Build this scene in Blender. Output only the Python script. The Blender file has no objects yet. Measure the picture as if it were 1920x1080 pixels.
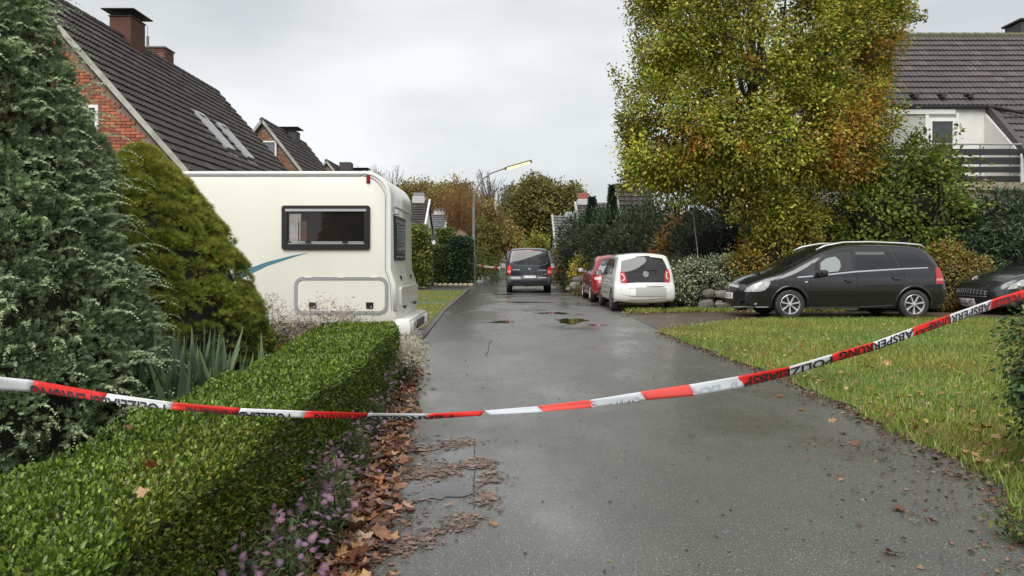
import bpy, bmesh, math, random
import numpy as np
from mathutils import Vector, Matrix

random.seed(7); RNG = np.random.default_rng(7)
scene = bpy.context.scene
COL = scene.collection
R = math.radians

# ------------------------------------------------------------------ camera, sky, sun, exposure
cam_d = bpy.data.cameras.new('camera'); cam = bpy.data.objects.new('camera', cam_d); COL.objects.link(cam)
cam.location = (0, 0, 1.3); cam.rotation_euler = (R(90), 0, 0)
cam_d.sensor_width = 36.0; cam_d.lens = 26.0; cam_d.shift_y = -0.025
cam_d.clip_start = 0.05; cam_d.clip_end = 4000
scene.camera = cam
F = 1387.0; HZ = 492.0

SUN_EL, SUN_AZ = 52, 200            # degrees; azimuth measured from +Y towards +X
w = bpy.data.worlds.new('World'); scene.world = w; w.use_nodes = True
nt = w.node_tree; nt.nodes.clear()
out = nt.nodes.new('ShaderNodeOutputWorld'); bg = nt.nodes.new('ShaderNodeBackground')
sky = nt.nodes.new('ShaderNodeTexSky'); sky.sky_type = 'NISHITA'; sky.sun_disc = False
sky.sun_elevation = R(SUN_EL); sky.sun_rotation = R(SUN_AZ)
tc = nt.nodes.new('ShaderNodeTexCoord')
mp = nt.nodes.new('ShaderNodeMapping'); mp.inputs['Scale'].default_value = (1.0, 1.0, 2.6)
nz = nt.nodes.new('ShaderNodeTexNoise'); nz.inputs['Scale'].default_value = 2.1; nz.inputs['Detail'].default_value = 5; nz.inputs['Roughness'].default_value = .45
rp = nt.nodes.new('ShaderNodeValToRGB')
rp.color_ramp.elements[0].position = .36; rp.color_ramp.elements[0].color = (2.8, 2.91, 2.93, 1)
rp.color_ramp.elements[1].position = .62; rp.color_ramp.elements[1].color = (4.2, 4.25, 4.23, 1)
mx = nt.nodes.new('ShaderNodeMix'); mx.data_type = 'RGBA'; mx.inputs[0].default_value = .94
nt.links.new(tc.outputs['Generated'], mp.inputs[0]); nt.links.new(mp.outputs[0], nz.inputs['Vector'])
nt.links.new(nz.outputs[0], rp.inputs[0]); nt.links.new(sky.outputs[0], mx.inputs[6]); nt.links.new(rp.outputs[0], mx.inputs[7])
nt.links.new(mx.outputs[2], bg.inputs[0]); nt.links.new(bg.outputs[0], out.inputs[0])
bg.inputs[1].default_value = 0.1
sun_d = bpy.data.lights.new('sun', 'SUN'); sun_d.energy = 1.5; sun_d.angle = R(50); sun_d.color = (1, .975, .93)
sun = bpy.data.objects.new('sun', sun_d); COL.objects.link(sun)
sd = Vector((math.sin(R(SUN_AZ))*math.cos(R(SUN_EL)), math.cos(R(SUN_AZ))*math.cos(R(SUN_EL)), math.sin(R(SUN_EL))))
sun.rotation_euler = sd.to_track_quat('Z', 'Y').to_euler(); sun.location = sd*50
scene.view_settings.view_transform = 'Standard'; scene.view_settings.look = 'None'
scene.view_settings.gamma = 1; scene.view_settings.use_curve_mapping = False
scene.view_settings.exposure = 1.2

# ------------------------------------------------------------------ helpers
def P(px, py, Y):                    # photograph coordinates (1920 wide) at a distance -> place in the world
    return Vector(((px-960)*Y/F, Y, 1.3-(py-HZ)*Y/F))
def proj(x, y, z):
    return 960+x*F/y, HZ+(1.3-z)*F/y
def sstep(t): t = min(max(t, 0), 1); return t*t*(3-2*t)
def interp(tab, v): return float(np.interp(v, [a for a, b in tab], [b for a, b in tab]))
LEFT = [(0,-.5),(2,-.52),(3,-.6),(5.3,-.95),(8,-1.2),(12,-1.47),(20,-1.78),(42,-2.15),(60,-2.7),(95,-5)]
RIGHT = [(0,2.2),(3,2.42),(4.4,2.85),(5.5,2.93),(8,3.05),(10,2.92),(13,2.76),(15,2.72),(19.4,2.85),(24,2.65),(31,2.38),(42,2.2),(60,1.7),(95,0)]
left = lambda y: interp(LEFT, y); right = lambda y: interp(RIGHT, y)
def gz(x, y):
    return .55*sstep((y-45)/45) + .085*sstep((x-2.8)/2.2)*(1-sstep((y-17)/3))

MATS = {}
def mat(name, col=(.5,.5,.5), rough=.5, metal=0, var=None, bump=None, coat=0, spec=None, attr=False, transl=0, emis=None, ramp=None, trans=0, rvar=None, coords='Object'):
    """var=(scale, other colour, contrast lo, hi)  bump=(scale, strength, distance)  rvar=(scale, other roughness)"""
    if name in MATS: return MATS[name]
    m = bpy.data.materials.new(name); m.use_nodes = True; MATS[name] = m
    n = m.node_tree; b = n.nodes['Principled BSDF']; L = n.links.new
    b.inputs['Base Color'].default_value = (*col, 1); b.inputs['Roughness'].default_value = rough; b.inputs['Metallic'].default_value = metal
    if coat: b.inputs['Coat Weight'].default_value = coat; b.inputs['Coat Roughness'].default_value = .04
    if spec is not None: b.inputs['Specular IOR Level'].default_value = spec
    if trans: b.inputs['Transmission Weight'].default_value = trans
    if emis: b.inputs['Emission Color'].default_value = (*emis[0], 1); b.inputs['Emission Strength'].default_value = emis[1]
    t = n.nodes.new('ShaderNodeTexCoord')
    vec = t.outputs['Object']
    if coords == 'World':
        g = n.nodes.new('ShaderNodeNewGeometry'); vec = g.outputs['Position']
    colsock = None
    if attr:
        a = n.nodes.new('ShaderNodeAttribute'); a.attribute_name = 'col'; colsock = a.outputs['Color']; L(colsock, b.inputs['Base Color'])
    if var:
        q = n.nodes.new('ShaderNodeTexNoise'); q.inputs['Scale'].default_value = var[0]; q.inputs['Detail'].default_value = 6; q.inputs['Roughness'].default_value = .62
        L(vec, q.inputs['Vector'])
        mr = n.nodes.new('ShaderNodeMapRange'); mr.inputs[1].default_value = var[2] if len(var) > 2 else .35; mr.inputs[2].default_value = var[3] if len(var) > 3 else .65
        L(q.outputs[0], mr.inputs[0])
        x = n.nodes.new('ShaderNodeMix'); x.data_type = 'RGBA'; L(mr.outputs[0], x.inputs[0]); x.inputs[6].default_value = (*col, 1); x.inputs[7].default_value = (*var[1], 1)
        if attr:
            x.blend_type = 'MULTIPLY'; x.inputs[0].default_value = 1
            for l in list(n.links):
                if l.to_socket == x.inputs[0]: n.links.remove(l)
            x2 = n.nodes.new('ShaderNodeMix'); x2.data_type = 'RGBA'; L(mr.outputs[0], x2.inputs[0]); x2.inputs[6].default_value = (1,1,1,1); x2.inputs[7].default_value = (*var[1], 1)
            L(colsock, x.inputs[6]); L(x2.outputs[2], x.inputs[7])
        L(x.outputs[2], b.inputs['Base Color'])
    if rvar:
        q = n.nodes.new('ShaderNodeTexNoise'); q.inputs['Scale'].default_value = rvar[0]; q.inputs['Detail'].default_value = 4; L(vec, q.inputs['Vector'])
        mr = n.nodes.new('ShaderNodeMapRange'); mr.inputs[1].default_value = .4; mr.inputs[2].default_value = .6; mr.inputs[3].default_value = rough; mr.inputs[4].default_value = rvar[1]
        L(q.outputs[0], mr.inputs[0]); L(mr.outputs[0], b.inputs['Roughness'])
    if bump:
        q = n.nodes.new('ShaderNodeTexNoise'); q.inputs['Scale'].default_value = bump[0]; q.inputs['Detail'].default_value = 5; L(vec, q.inputs['Vector'])
        bp = n.nodes.new('ShaderNodeBump'); bp.inputs['Strength'].default_value = bump[1]; bp.inputs['Distance'].default_value = bump[2] if len(bump) > 2 else .01
        L(q.outputs[0], bp.inputs['Height']); L(bp.outputs[0], b.inputs['Normal'])
    if transl:
        o = n.nodes['Material Output']; tr = n.nodes.new('ShaderNodeBsdfTranslucent'); ms = n.nodes.new('ShaderNodeMixShader'); ms.inputs[0].default_value = transl
        if colsock: L(colsock, tr.inputs[0])
        else: tr.inputs[0].default_value = (*col, 1)
        L(b.outputs[0], ms.inputs[1]); L(tr.outputs[0], ms.inputs[2]); L(ms.outputs[0], o.inputs[0])
    return m

def link(name, me, parent=None, loc=None, kind=None):
    o = bpy.data.objects.new(name, me); COL.objects.link(o)
    if parent: o.parent = parent
    if loc is not None: o.location = loc
    if kind: o['kind'] = kind
    return o
def tag(o, label, cat, group=None):
    o['label'] = label; o['category'] = cat
    if group: o['group'] = group
    return o
def thing(name, label, cat, loc=(0,0,0), rz=0, group=None):
    o = bpy.data.objects.new(name, None); COL.objects.link(o); o.location = loc; o.rotation_euler = (0, 0, rz)
    o.empty_display_size = .2
    return tag(o, label, cat, group)

class MB:
    def __init__(s): s.v = []; s.f = []; s.m = []
    def add(s, vs, fs, mi=0):
        k = len(s.v); s.v += [tuple(v) for v in vs]; s.f += [tuple(i+k for i in f) for f in fs]; s.m += [mi]*len(fs); return s
    def box(s, c, d, mi=0, rot=None):
        hx, hy, hz = d[0]/2, d[1]/2, d[2]/2
        vs = [Vector((x*hx, y*hy, z*hz)) for x in (-1,1) for y in (-1,1) for z in (-1,1)]
        if rot is not None: vs = [rot @ v for v in vs]
        vs = [v+Vector(c) for v in vs]
        return s.add(vs, [(0,1,3,2),(4,6,7,5),(0,4,5,1),(2,3,7,6),(0,2,6,4),(1,5,7,3)], mi)
    def rbox(s, c, d, r, mi=0, rot=None, seg=1):     # chamfered box
        bm = bmesh.new(); bmesh.ops.create_cube(bm, size=1); bmesh.ops.scale(bm, vec=d, verts=bm.verts)
        bmesh.ops.bevel(bm, geom=list(bm.edges), offset=r, segments=seg, affect='EDGES', profile=.5)
        vs = [(rot @ v.co if rot is not None else v.co.copy())+Vector(c) for v in bm.verts]
        bm.verts.index_update(); fs = [[v.index for v in f.verts] for f in bm.faces]; bm.free()
        return s.add(vs, fs, mi)
    def tube(s, pts, rad, n=8, mi=0, cap=True):
        pts = [Vector(p) for p in pts]; rad = rad if hasattr(rad, '__len__') else [rad]*len(pts)
        vs = []; up = Vector((0.13, 0.21, 1)).normalized()
        for i, p in enumerate(pts):
            d = (pts[min(i+1, len(pts)-1)]-pts[max(i-1, 0)]).normalized()
            a = d.cross(up)
            if a.length < .1: a = d.cross(Vector((1,0,0)))
            a.normalize(); b = d.cross(a)
            for k in range(n):
                t = 2*math.pi*k/n; vs.append(p+(a*math.cos(t)+b*math.sin(t))*rad[i])
        fs = []
        for i in range(len(pts)-1):
            for k in range(n): fs.append((i*n+k, i*n+(k+1)%n, (i+1)*n+(k+1)%n, (i+1)*n+k))
        if cap: fs.append(tuple(range(n-1, -1, -1))); fs.append(tuple((len(pts)-1)*n+k for k in range(n)))
        return s.add(vs, fs, mi)
    def lathe(s, prof, n=24, c=(0,0,0), axis='Z', mi=0):    # prof: (radius, height)
        vs = []
        for r, h in prof:
            for k in range(n):
                t = 2*math.pi*k/n; x, y = r*math.cos(t), r*math.sin(t)
                v = (x, y, h) if axis == 'Z' else ((x, h, y) if axis == 'Y' else (h, x, y))
                vs.append((v[0]+c[0], v[1]+c[1], v[2]+c[2]))
        fs = []
        for i in range(len(prof)-1):
            for k in range(n): fs.append((i*n+k, i*n+(k+1)%n, (i+1)*n+(k+1)%n, (i+1)*n+k))
        return s.add(vs, fs, mi)
    def prism(s, poly, h0, h1, f, mi=0):            # polygon (u,v) swept between two depths through f(u,v,h)
        n = len(poly)
        return s.add([f(u, v, h0) for u, v in poly]+[f(u, v, h1) for u, v in poly],
            [tuple(range(n-1, -1, -1)), tuple(range(n, 2*n))]+[(i, (i+1)%n, n+(i+1)%n, n+i) for i in range(n)], mi)
    def build(s, name, mats, parent=None, smooth=False, loc=None, kind=None, normals=True):
        me = bpy.data.meshes.new(name); me.from_pydata(s.v, [], s.f)
        for m in (mats if isinstance(mats, (list, tuple)) else [mats]): me.materials.append(m)
        me.polygons.foreach_set('material_index', s.m)
        if smooth: me.polygons.foreach_set('use_smooth', [True]*len(s.f))
        if normals:
            bm = bmesh.new(); bm.from_mesh(me); bmesh.ops.recalc_face_normals(bm, faces=bm.faces); bm.to_mesh(me); bm.free()
        if smooth and smooth is not True:
            me.set_sharp_from_angle(angle=R(smooth))
        me.update()
        return link(name, me, parent, loc, kind)

def np_mesh(name, V, Fa, m, cols=None, smooth=False, fcols=None):
    """V (n,3); Fa: (k, corners) array"""
    me = bpy.data.meshes.new(name); V = np.asarray(V, np.float32); Fa = np.asarray(Fa, np.int32)
    nf, c = Fa.shape
    me.vertices.add(len(V)); me.vertices.foreach_set('co', V.ravel())
    me.loops.add(nf*c); me.loops.foreach_set('vertex_index', Fa.ravel())
    me.polygons.add(nf); me.polygons.foreach_set('loop_start', np.arange(nf, dtype=np.int32)*c)
    if smooth: me.polygons.foreach_set('use_smooth', np.ones(nf, bool))
    me.update(calc_edges=True)
    if cols is not None:
        a = me.color_attributes.new('col', 'FLOAT_COLOR', 'POINT')
        a.data.foreach_set('color', np.concatenate([cols, np.ones((len(cols), 1))], 1).astype(np.float32).ravel())
    me.materials.append(m)
    return me

T_RHOMB = (np.array([(0,0,0),(.5,.32,.12),(1,0,-.05),(.5,-.32,.12)]), np.array([(0,1,2),(0,2,3)]))
T_OVAL = (np.array([(0,0,0),(.3,.27,.06),(.75,.22,.05),(1,0,-.1),(.75,-.22,.05),(.3,-.27,.06)]), np.array([(0,1,2,3),(0,3,4,5)]))
T_LONG = (np.array([(0,0,0),(.35,.13,.03),(.8,.1,-.03),(1,0,-.1),(.8,-.1,-.03),(.35,-.13,.03)]), np.array([(0,1,2,3),(0,3,4,5)]))
T_BLADE = (np.array([(0,.05,0),(0,-.05,0),(1,0,.0)]), np.array([(0,1,2)]))
def maple_t():
    r = [.15,.5,.42,.74,.52,1.0,.52,.74,.42,.5,.15]; an = [180,-140,-112,-75,-32,0,32,75,112,140,176]
    v = [(.0,0,0)]+[(q*math.cos(R(a)), q*math.sin(R(a)), .22*q*q*(1 if i % 2 else .35)) for i, (q, a) in enumerate(zip(r, an))]
    return np.array(v)*.55, np.array([(0, i, i+1) for i in range(1, 11)])
T_MAPLE = maple_t()
def spray_t(n=6, spread=.34, wk=1.):        # feathery conifer spray
    v = []; f = []
    def seg(a, b, w):
        k = len(v); d = np.array(b)-np.array(a); p = np.array((-d[1], d[0], 0)); p = p/np.linalg.norm(p)*w*wk
        v.extend([tuple(np.array(a)), tuple(np.array(a)+d*.5+p), tuple(b), tuple(np.array(a)+d*.5-p)]); f.append((k, k+1, k+2)); f.append((k, k+2, k+3))
    seg((0,0,0), (1,0,-.05), .035)
    for i in range(n):
        t = .15+.75*i/n; s = 1 if i % 2 else -1; l = spread*(1.1-t*.6)
        seg((t,0,0), (t+l*.8, s*l*.75, .09*s*((i % 3)-1)), .045)
    return np.array(v), np.array(f)
T_SPRAY = spray_t()
T_SPRAYW = spray_t(6, .36, 1.7)
def tuft_t():
    v = []; f = []
    for i in range(8):
        a = i*2.4; e = .35+.55*((i*.37) % 1); d = np.array((math.cos(e), math.sin(e)*math.cos(a), math.sin(e)*math.sin(a)))
        s = np.cross(d, (0.3,.2,.9)); s = s/np.linalg.norm(s)*.05; k = len(v)
        v += [tuple(s), tuple(-s), tuple(d*(.75+.25*((i*.61) % 1)))]; f.append((k, k+1, k+2))
    return np.array(v), np.array(f)
T_TUFT = tuft_t()

def unit(a): return a/np.maximum(np.linalg.norm(a, axis=1, keepdims=True), 1e-9)
def scatter(name, Pt, U, size, tmpl, cols, m, parent=None, roll=None, N=None, kind=None, loc=None, smooth=False):
    """one mesh of n small leaves: Pt base points, U length directions, N optional leaf normals"""
    T, Fc = tmpl; n = len(Pt); U = unit(U)
    if N is None:
        N = RNG.normal(size=(n, 3))
    N = unit(N-(N*U).sum(1, keepdims=True)*U); S = np.cross(N, U)
    size = np.broadcast_to(np.asarray(size, float), (n,))[:, None, None]
    V = Pt[:, None, :]+size*(T[None, :, 0:1]*U[:, None]+T[None, :, 1:2]*S[:, None]+T[None, :, 2:3]*N[:, None])
    k = len(T); Fa = (Fc[None]+(np.arange(n)*k)[:, None, None]).reshape(-1, Fc.shape[1])
    me = np_mesh(name, V.reshape(-1, 3), Fa, m, np.repeat(cols, k, 0), smooth)
    return link(name, me, parent, loc, kind)
def palette(n, cols, wts=None, jit=.18):
    cols = np.array(cols, float); wts = np.array(wts if wts is not None else [1]*len(cols), float); wts /= wts.sum()
    c = cols[RNG.choice(len(cols), n, p=wts)]
    return c*(1+RNG.normal(size=(n, 1))*jit).clip(.45, 1.7)
def ell_shell(ells, n, keep_inside=.8, zmin=None):
    """points on the skin of a union of ellipsoids, with normals"""
    ar = np.array([e[3]*e[4]+e[4]*e[5]+e[3]*e[5] for e in ells]); pr = ar/ar.sum(); outp = []; outn = []; tot = 0; it = 0
    while tot < n and it < 60:
        it += 1
        k = RNG.choice(len(ells), n, p=pr); E = np.array(ells)[k]; d = unit(RNG.normal(size=(n, 3)))
        p = E[:, :3]+d*E[:, 3:6]; ok = np.ones(n, bool)
        for j, e in enumerate(ells):
            q = (((p-np.array(e[:3]))/np.array(e[3:6]))**2).sum(1); ok &= ~((q < keep_inside) & (k != j))
        if zmin is not None: ok &= p[:, 2] > zmin
        nn = unit(d/E[:, 3:6]); outp.append(p[ok]); outn.append(nn[ok]); tot += ok.sum()
    return np.concatenate(outp)[:n], np.concatenate(outn)[:n]
def lump(p, f=1.3, s=0.):             # cheap smooth pseudo noise -1..1
    x, y, z = p[:, 0]*f+s, p[:, 1]*f+s*1.7, p[:, 2]*f+s*.6
    return (np.sin(1.7*x+1.3*np.sin(1.9*y+.4))*np.cos(1.5*z+1.1*np.sin(1.3*x))+np.sin(2.9*y+1.4*np.sin(2.3*z))*.6+np.cos(4.1*x+3.3*z+1.7*y)*.4)/2
def crown(name, ells, ncl, per, clr, leaf, tmpl, pal, m, parent, wts=None, depth=.25, drop=.25, autumn=None, upd=.15, zmin=None, flat=1., gap=None, jit=.18, kind=None, nr=.55, sh=.28):
    """leaf clumps over (and some way into) a union of ellipsoids"""
    c, nn = ell_shell(ells, ncl, zmin=zmin)
    c = c-nn*np.abs(RNG.normal(size=(len(c), 1)))*depth+nn*lump(c, 1.6)[:, None]*depth*.9
    if gap is not None:
        g = lump(c, gap[0], 3.3); c = c[g > gap[1]-1]; nn = nn[g > gap[1]-1] if False else nn[:0] if False else nn[g > gap[1]-1]
    n = len(c)*per; idx = np.repeat(np.arange(len(c)), per)
    off = RNG.normal(size=(n, 3))*clr*.55; off[:, 2] *= flat
    pts = c[idx]+off
    U = unit(off)+nn[idx]*.6+RNG.normal(size=(n, 3))*.5; U[:, 2] -= drop
    N = nn[idx]*.8+np.array((0, -.1, .9))+RNG.normal(size=(n, 3))*nr
    shade = 1+sh*RNG.normal(size=(len(c), 1)).clip(-1.4, 1.4)*.8
    cols = palette(n, pal, wts, jit)*shade[idx]
    if autumn is not None:
        f = (autumn[0](pts)+.25*RNG.normal(size=n))[:, None] > .5
        cols = np.where(f, palette(n, autumn[1], None, .22), cols)
    sz = leaf*RNG.uniform(.6, 1.25, n)
    o = scatter(name, pts, U, sz, tmpl, cols.clip(.002, .9), m, parent, N=N, kind=kind)
    return o, c
def branches(name, base, tips, m, parent, r0=.16, n=6, sag=.2, fork=None, rt=.012):
    mb = MB(); base = Vector(base)
    for t in tips:
        t = Vector(t); f = fork(t) if fork else base; d = t-f; mid = f+d*.45+Vector((0, 0, abs(d.z)*.12+sag*d.length*.2))+Vector(RNG.normal(size=3)*.06*d.length)
        L0 = d.length; ra = min(r0, .012+L0*.014)
        mb.tube([f, f.lerp(mid, .5)+Vector(RNG.normal(size=3)*.02*L0), mid, mid.lerp(t, .5)+Vector(RNG.normal(size=3)*.03*L0), t], [ra, ra*.85, ra*.65, ra*.4, rt], n, cap=False)
    return mb.build(name, m, parent, smooth=True, normals=False)

M_LEAF = mat('leaf', (1,1,1), .5, attr=True, transl=.32, spec=.3)
M_LEAFG = mat('glossy_leaf', (1,1,1), .36, attr=True, transl=.2, spec=.45)
M_NEEDLE = mat('needle', (1,1,1), .55, attr=True, transl=.12, spec=.35)
M_GRASS = mat('grass_blade', (1,1,1), .5, attr=True, transl=.3, spec=.3)
M_DEAD = mat('dead_leaf', (1,1,1), .32, attr=True, transl=.08, spec=.5, var=(60, (.55,.5,.5)))
M_BARK = mat('bark', (.06,.05,.038), .85, var=(9, (.12,.105,.08)), bump=(30, .6, .02))
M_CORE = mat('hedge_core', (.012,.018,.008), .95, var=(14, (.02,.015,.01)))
M_STEM = mat('stem', (.07,.06,.03), .7)

def grid_sheet(name, xs_of_y, y0, y1, ny, nx, zoff, m, kind='structure', zf=gz, parent=None):
    ys = np.linspace(y0, y1, ny) if not hasattr(ny, '__len__') else np.array(ny); V = []; Fq = []
    for y in ys:
        a, b = xs_of_y(y)
        for t in np.linspace(0, 1, nx): x = a+(b-a)*t; V.append((x, y, zf(x, y)+zoff))
    for i in range(len(ys)-1):
        for j in range(nx-1): k = i*nx+j; Fq.append((k, k+1, k+nx+1, k+nx))
    me = np_mesh(name, V, Fq, m, smooth=True)
    return link(name, me, parent, kind=kind)
def blob_poly(cx, cy, rx, ry, n=40, amp=.25, s=0):
    o = []
    for k in range(n):
        t = 2*math.pi*k/n; r = 1+amp*(math.sin(2*t+s)*.5+math.sin(3*t+2*s)*.5+math.sin(7*t+s*3)*.3+math.sin(12*t+s)*.18)
        o.append((cx+rx*r*math.cos(t), cy+ry*r*math.sin(t)))
    return o

# pieces: alike copies, the 300 that show largest as objects, the rest joined
def pieces(name, tmpls, mats, xf, parent, limit=300, vis=None, rest_name=None):
    """xf: list of (Matrix, variant); tmpls: list of (verts, faces)"""
    pw = parent.matrix_world if parent else Matrix()
    if parent:
        bpy_loc = Matrix.Translation(parent.location) @ parent.rotation_euler.to_matrix().to_4x4(); pw = bpy_loc
    sc = []
    for i, (M, v) in enumerate(xf):
        q = pw @ M.translation; s = -1
        if q.y > .5:
            a, b = proj(*q); s = 1000/q.length
            if not (-20 < a < 1940 and -20 < b < 1100): s *= .01
            elif vis and not vis(a, b): s *= .05
        sc.append(s)
    order = sorted(range(len(xf)), key=lambda i: -sc[i])
    me = []
    for k, (tv, tf) in enumerate(tmpls):
        q = bpy.data.meshes.new(name); q.from_pydata([tuple(v) for v in tv], [], [tuple(f) for f in tf]); q.materials.append(mats[k % len(mats)]); me.append(q)
    single = order[:limit]; rest = order[limit:]
    for i in single:
        M, v = xf[i]; o = bpy.data.objects.new(name, me[v]); COL.objects.link(o); o.parent = parent; o.matrix_local = M
        if not parent: o['kind'] = 'structure'
    if rest:
        mb = MB()
        for i in rest:
            M, v = xf[i]; mb.add([M @ Vector(p) for p in tmpls[v][0]], tmpls[v][1], v % len(mats))
        mb.build(rest_name or name, list(mats), parent, kind='stuff', normals=False)

def text_mesh(s, size=1., bold=.0, space=1., depth=0.):
    c = bpy.data.curves.new('lettering', 'FONT'); c.body = s; c.size = size; c.offset = bold; c.space_character = space; c.extrude = depth
    c.align_x = 'CENTER'; c.align_y = 'CENTER'; c.resolution_u = 3
    o = bpy.data.objects.new('tmp', c); COL.objects.link(o); bpy.context.view_layer.update()
    me = bpy.data.meshes.new_from_object(o); v = [tuple(p.co) for p in me.vertices]; f = [tuple(p.vertices) for p in me.polygons]
    bpy.data.objects.remove(o); bpy.data.curves.remove(c); bpy.data.meshes.remove(me)
    return v, f
# ------------------------------------------------------------------ ground, road, lawns
m_ground = mat('soil', (.055,.042,.028), .9, var=(2.5, (.045,.06,.022)), bump=(25, .5, .02), coords='World')
ys = list(np.arange(-6, 60, 1.))+list(np.arange(60, 140, 5.))+[200, 400, 900, 1800]
xs = np.array([-1800, -700, -250, -90, -40]+list(np.arange(-20, 21, .8))+[40, 90, 250, 700, 1800])
V = [(x, y, gz(x, y)-.03) for y in ys for x in xs]; nx_ = len(xs)
Fq = [(i*nx_+j, i*nx_+j+1, (i+1)*nx_+j+1, (i+1)*nx_+j) for i in range(len(ys)-1) for j in range(nx_-1)]
link('ground', np_mesh('ground', V, Fq, m_ground, smooth=True), kind='structure')

def asphalt():
    m = bpy.data.materials.new('wet_asphalt'); m.use_nodes = True; n = m.node_tree; L = n.links.new; b = n.nodes['Principled BSDF']
    g = n.nodes.new('ShaderNodeNewGeometry'); pos = g.outputs['Position']
    def noise(s, d=4, r=.55, vec=None, sc=None):
        q = n.nodes.new('ShaderNodeTexNoise'); q.inputs['Scale'].default_value = s; q.inputs['Detail'].default_value = d; q.inputs['Roughness'].default_value = r
        if sc:
            mp = n.nodes.new('ShaderNodeMapping'); mp.inputs['Scale'].default_value = sc; L(pos, mp.inputs[0]); L(mp.outputs[0], q.inputs['Vector'])
        else: L(pos, q.inputs['Vector'])
        return q.outputs[0]
    def mr(s, a, b_, c, d):
        q = n.nodes.new('ShaderNodeMapRange'); q.inputs[1].default_value = a; q.inputs[2].default_value = b_; q.inputs[3].default_value = c; q.inputs[4].default_value = d; L(s, q.inputs[0]); return q.outputs[0]
    def mixc(f, a, b_, mode='MIX'):
        q = n.nodes.new('ShaderNodeMix'); q.data_type = 'RGBA'; q.blend_type = mode
        for s, v in ((0, f), (6, a), (7, b_)):
            if isinstance(v, (int, float)): q.inputs[s].default_value = v
            elif isinstance(v, tuple): q.inputs[s].default_value = (*v, 1)
            else: L(v, q.inputs[s])
        return q.outputs[2]
    fine = noise(190, 2, .6); mid = noise(75, 4); big = noise(.55, 5, .6, sc=(1.3, .7, 1)); stain = noise(1.7, 5, .6)
    vo = n.nodes.new('ShaderNodeTexVoronoi'); vo.inputs['Scale'].default_value = 85; L(pos, vo.inputs['Vector'])
    base = mixc(mr(stain, .35, .65, 0, 1), (.068,.068,.061), (.108,.107,.094))
    base = mixc(mr(mid, .42, .60, 0, .8), base, (.026,.026,.024))
    base = mixc(mr(fine, .42, .68, 0, 1), base, (.17,.17,.155))
    sp = n.nodes.new('ShaderNodeMath'); sp.operation = 'LESS_THAN'; sp.inputs[1].default_value = .26; L(vo.outputs['Distance'], sp.inputs[0])
    pick = n.nodes.new('ShaderNodeSeparateColor'); L(vo.outputs['Color'], pick.inputs[0])
    p2 = n.nodes.new('ShaderNodeMath'); p2.operation = 'GREATER_THAN'; p2.inputs[1].default_value = .72; L(pick.outputs[0], p2.inputs[0])
    p3 = n.nodes.new('ShaderNodeMath'); p3.operation = 'MULTIPLY'; L(sp.outputs[0], p3.inputs[0]); L(p2.outputs[0], p3.inputs[1])
    base = mixc(p3.outputs[0], base, (.34,.34,.32))
    L(base, b.inputs['Base Color'])
    # water film: smoother where the large noise is high
    sx = n.nodes.new('ShaderNodeSeparateXYZ'); L(pos, sx.inputs[0])
    edge = mr(sx.outputs[0], -1.2, .3, .19, 0); nearer = mr(sx.outputs[1], 5, 9, 0, 1)
    em = n.nodes.new('ShaderNodeMath'); em.operation = 'MULTIPLY'; L(edge, em.inputs[0]); L(nearer, em.inputs[1])
    ea = n.nodes.new('ShaderNodeMath'); ea.operation = 'ADD'; L(big, ea.inputs[0]); L(em.outputs[0], ea.inputs[1])
    wet = mr(ea.outputs[0], .44, .62, 0, 1)
    ro = n.nodes.new('ShaderNodeMapRange'); ro.inputs[3].default_value = .37; ro.inputs[4].default_value = .14; L(wet, ro.inputs[0]); L(ro.outputs[0], b.inputs['Roughness'])
    b.inputs['Specular IOR Level'].default_value = .5
    add = n.nodes.new('ShaderNodeMath'); add.operation = 'ADD'; L(fine, add.inputs[0])
    dd = n.nodes.new('ShaderNodeMath'); dd.operation = 'MULTIPLY'; dd.inputs[1].default_value = .8; L(vo.outputs['Distance'], dd.inputs[0]); L(dd.outputs[0], add.inputs[1])
    cw = mr(wet, 0, 1, .0, .4); L(cw, b.inputs['Coat Weight']); b.inputs['Coat Roughness'].default_value = .2; b.inputs['Coat IOR'].default_value = 1.33
    cn = n.nodes.new('ShaderNodeBump'); cn.inputs['Distance'].default_value = .004; cn.inputs['Strength'].default_value = .12; L(mid, cn.inputs['Height']); L(cn.outputs[0], b.inputs['Coat Normal'])
    bp = n.nodes.new('ShaderNodeBump'); bp.inputs['Distance'].default_value = .004
    st = mr(wet, 0, 1, .75, .22); L(st, bp.inputs['Strength']); L(add.outputs[0], bp.inputs['Height']); L(bp.outputs[0], b.inputs['Normal'])
    return m
M_ASPH = asphalt()
roadys = list(np.arange(-3, 20, .5))+list(np.arange(20, 96, 1.5))
grid_sheet('road', lambda y: (left(y)-.12*(y < 9), right(y)+.1), -3, 95, roadys, 9, 0, M_ASPH)
grid_sheet('cross_street', lambda y: (-40, 30), 95, 101, 4, 12, .01, M_ASPH)

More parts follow.
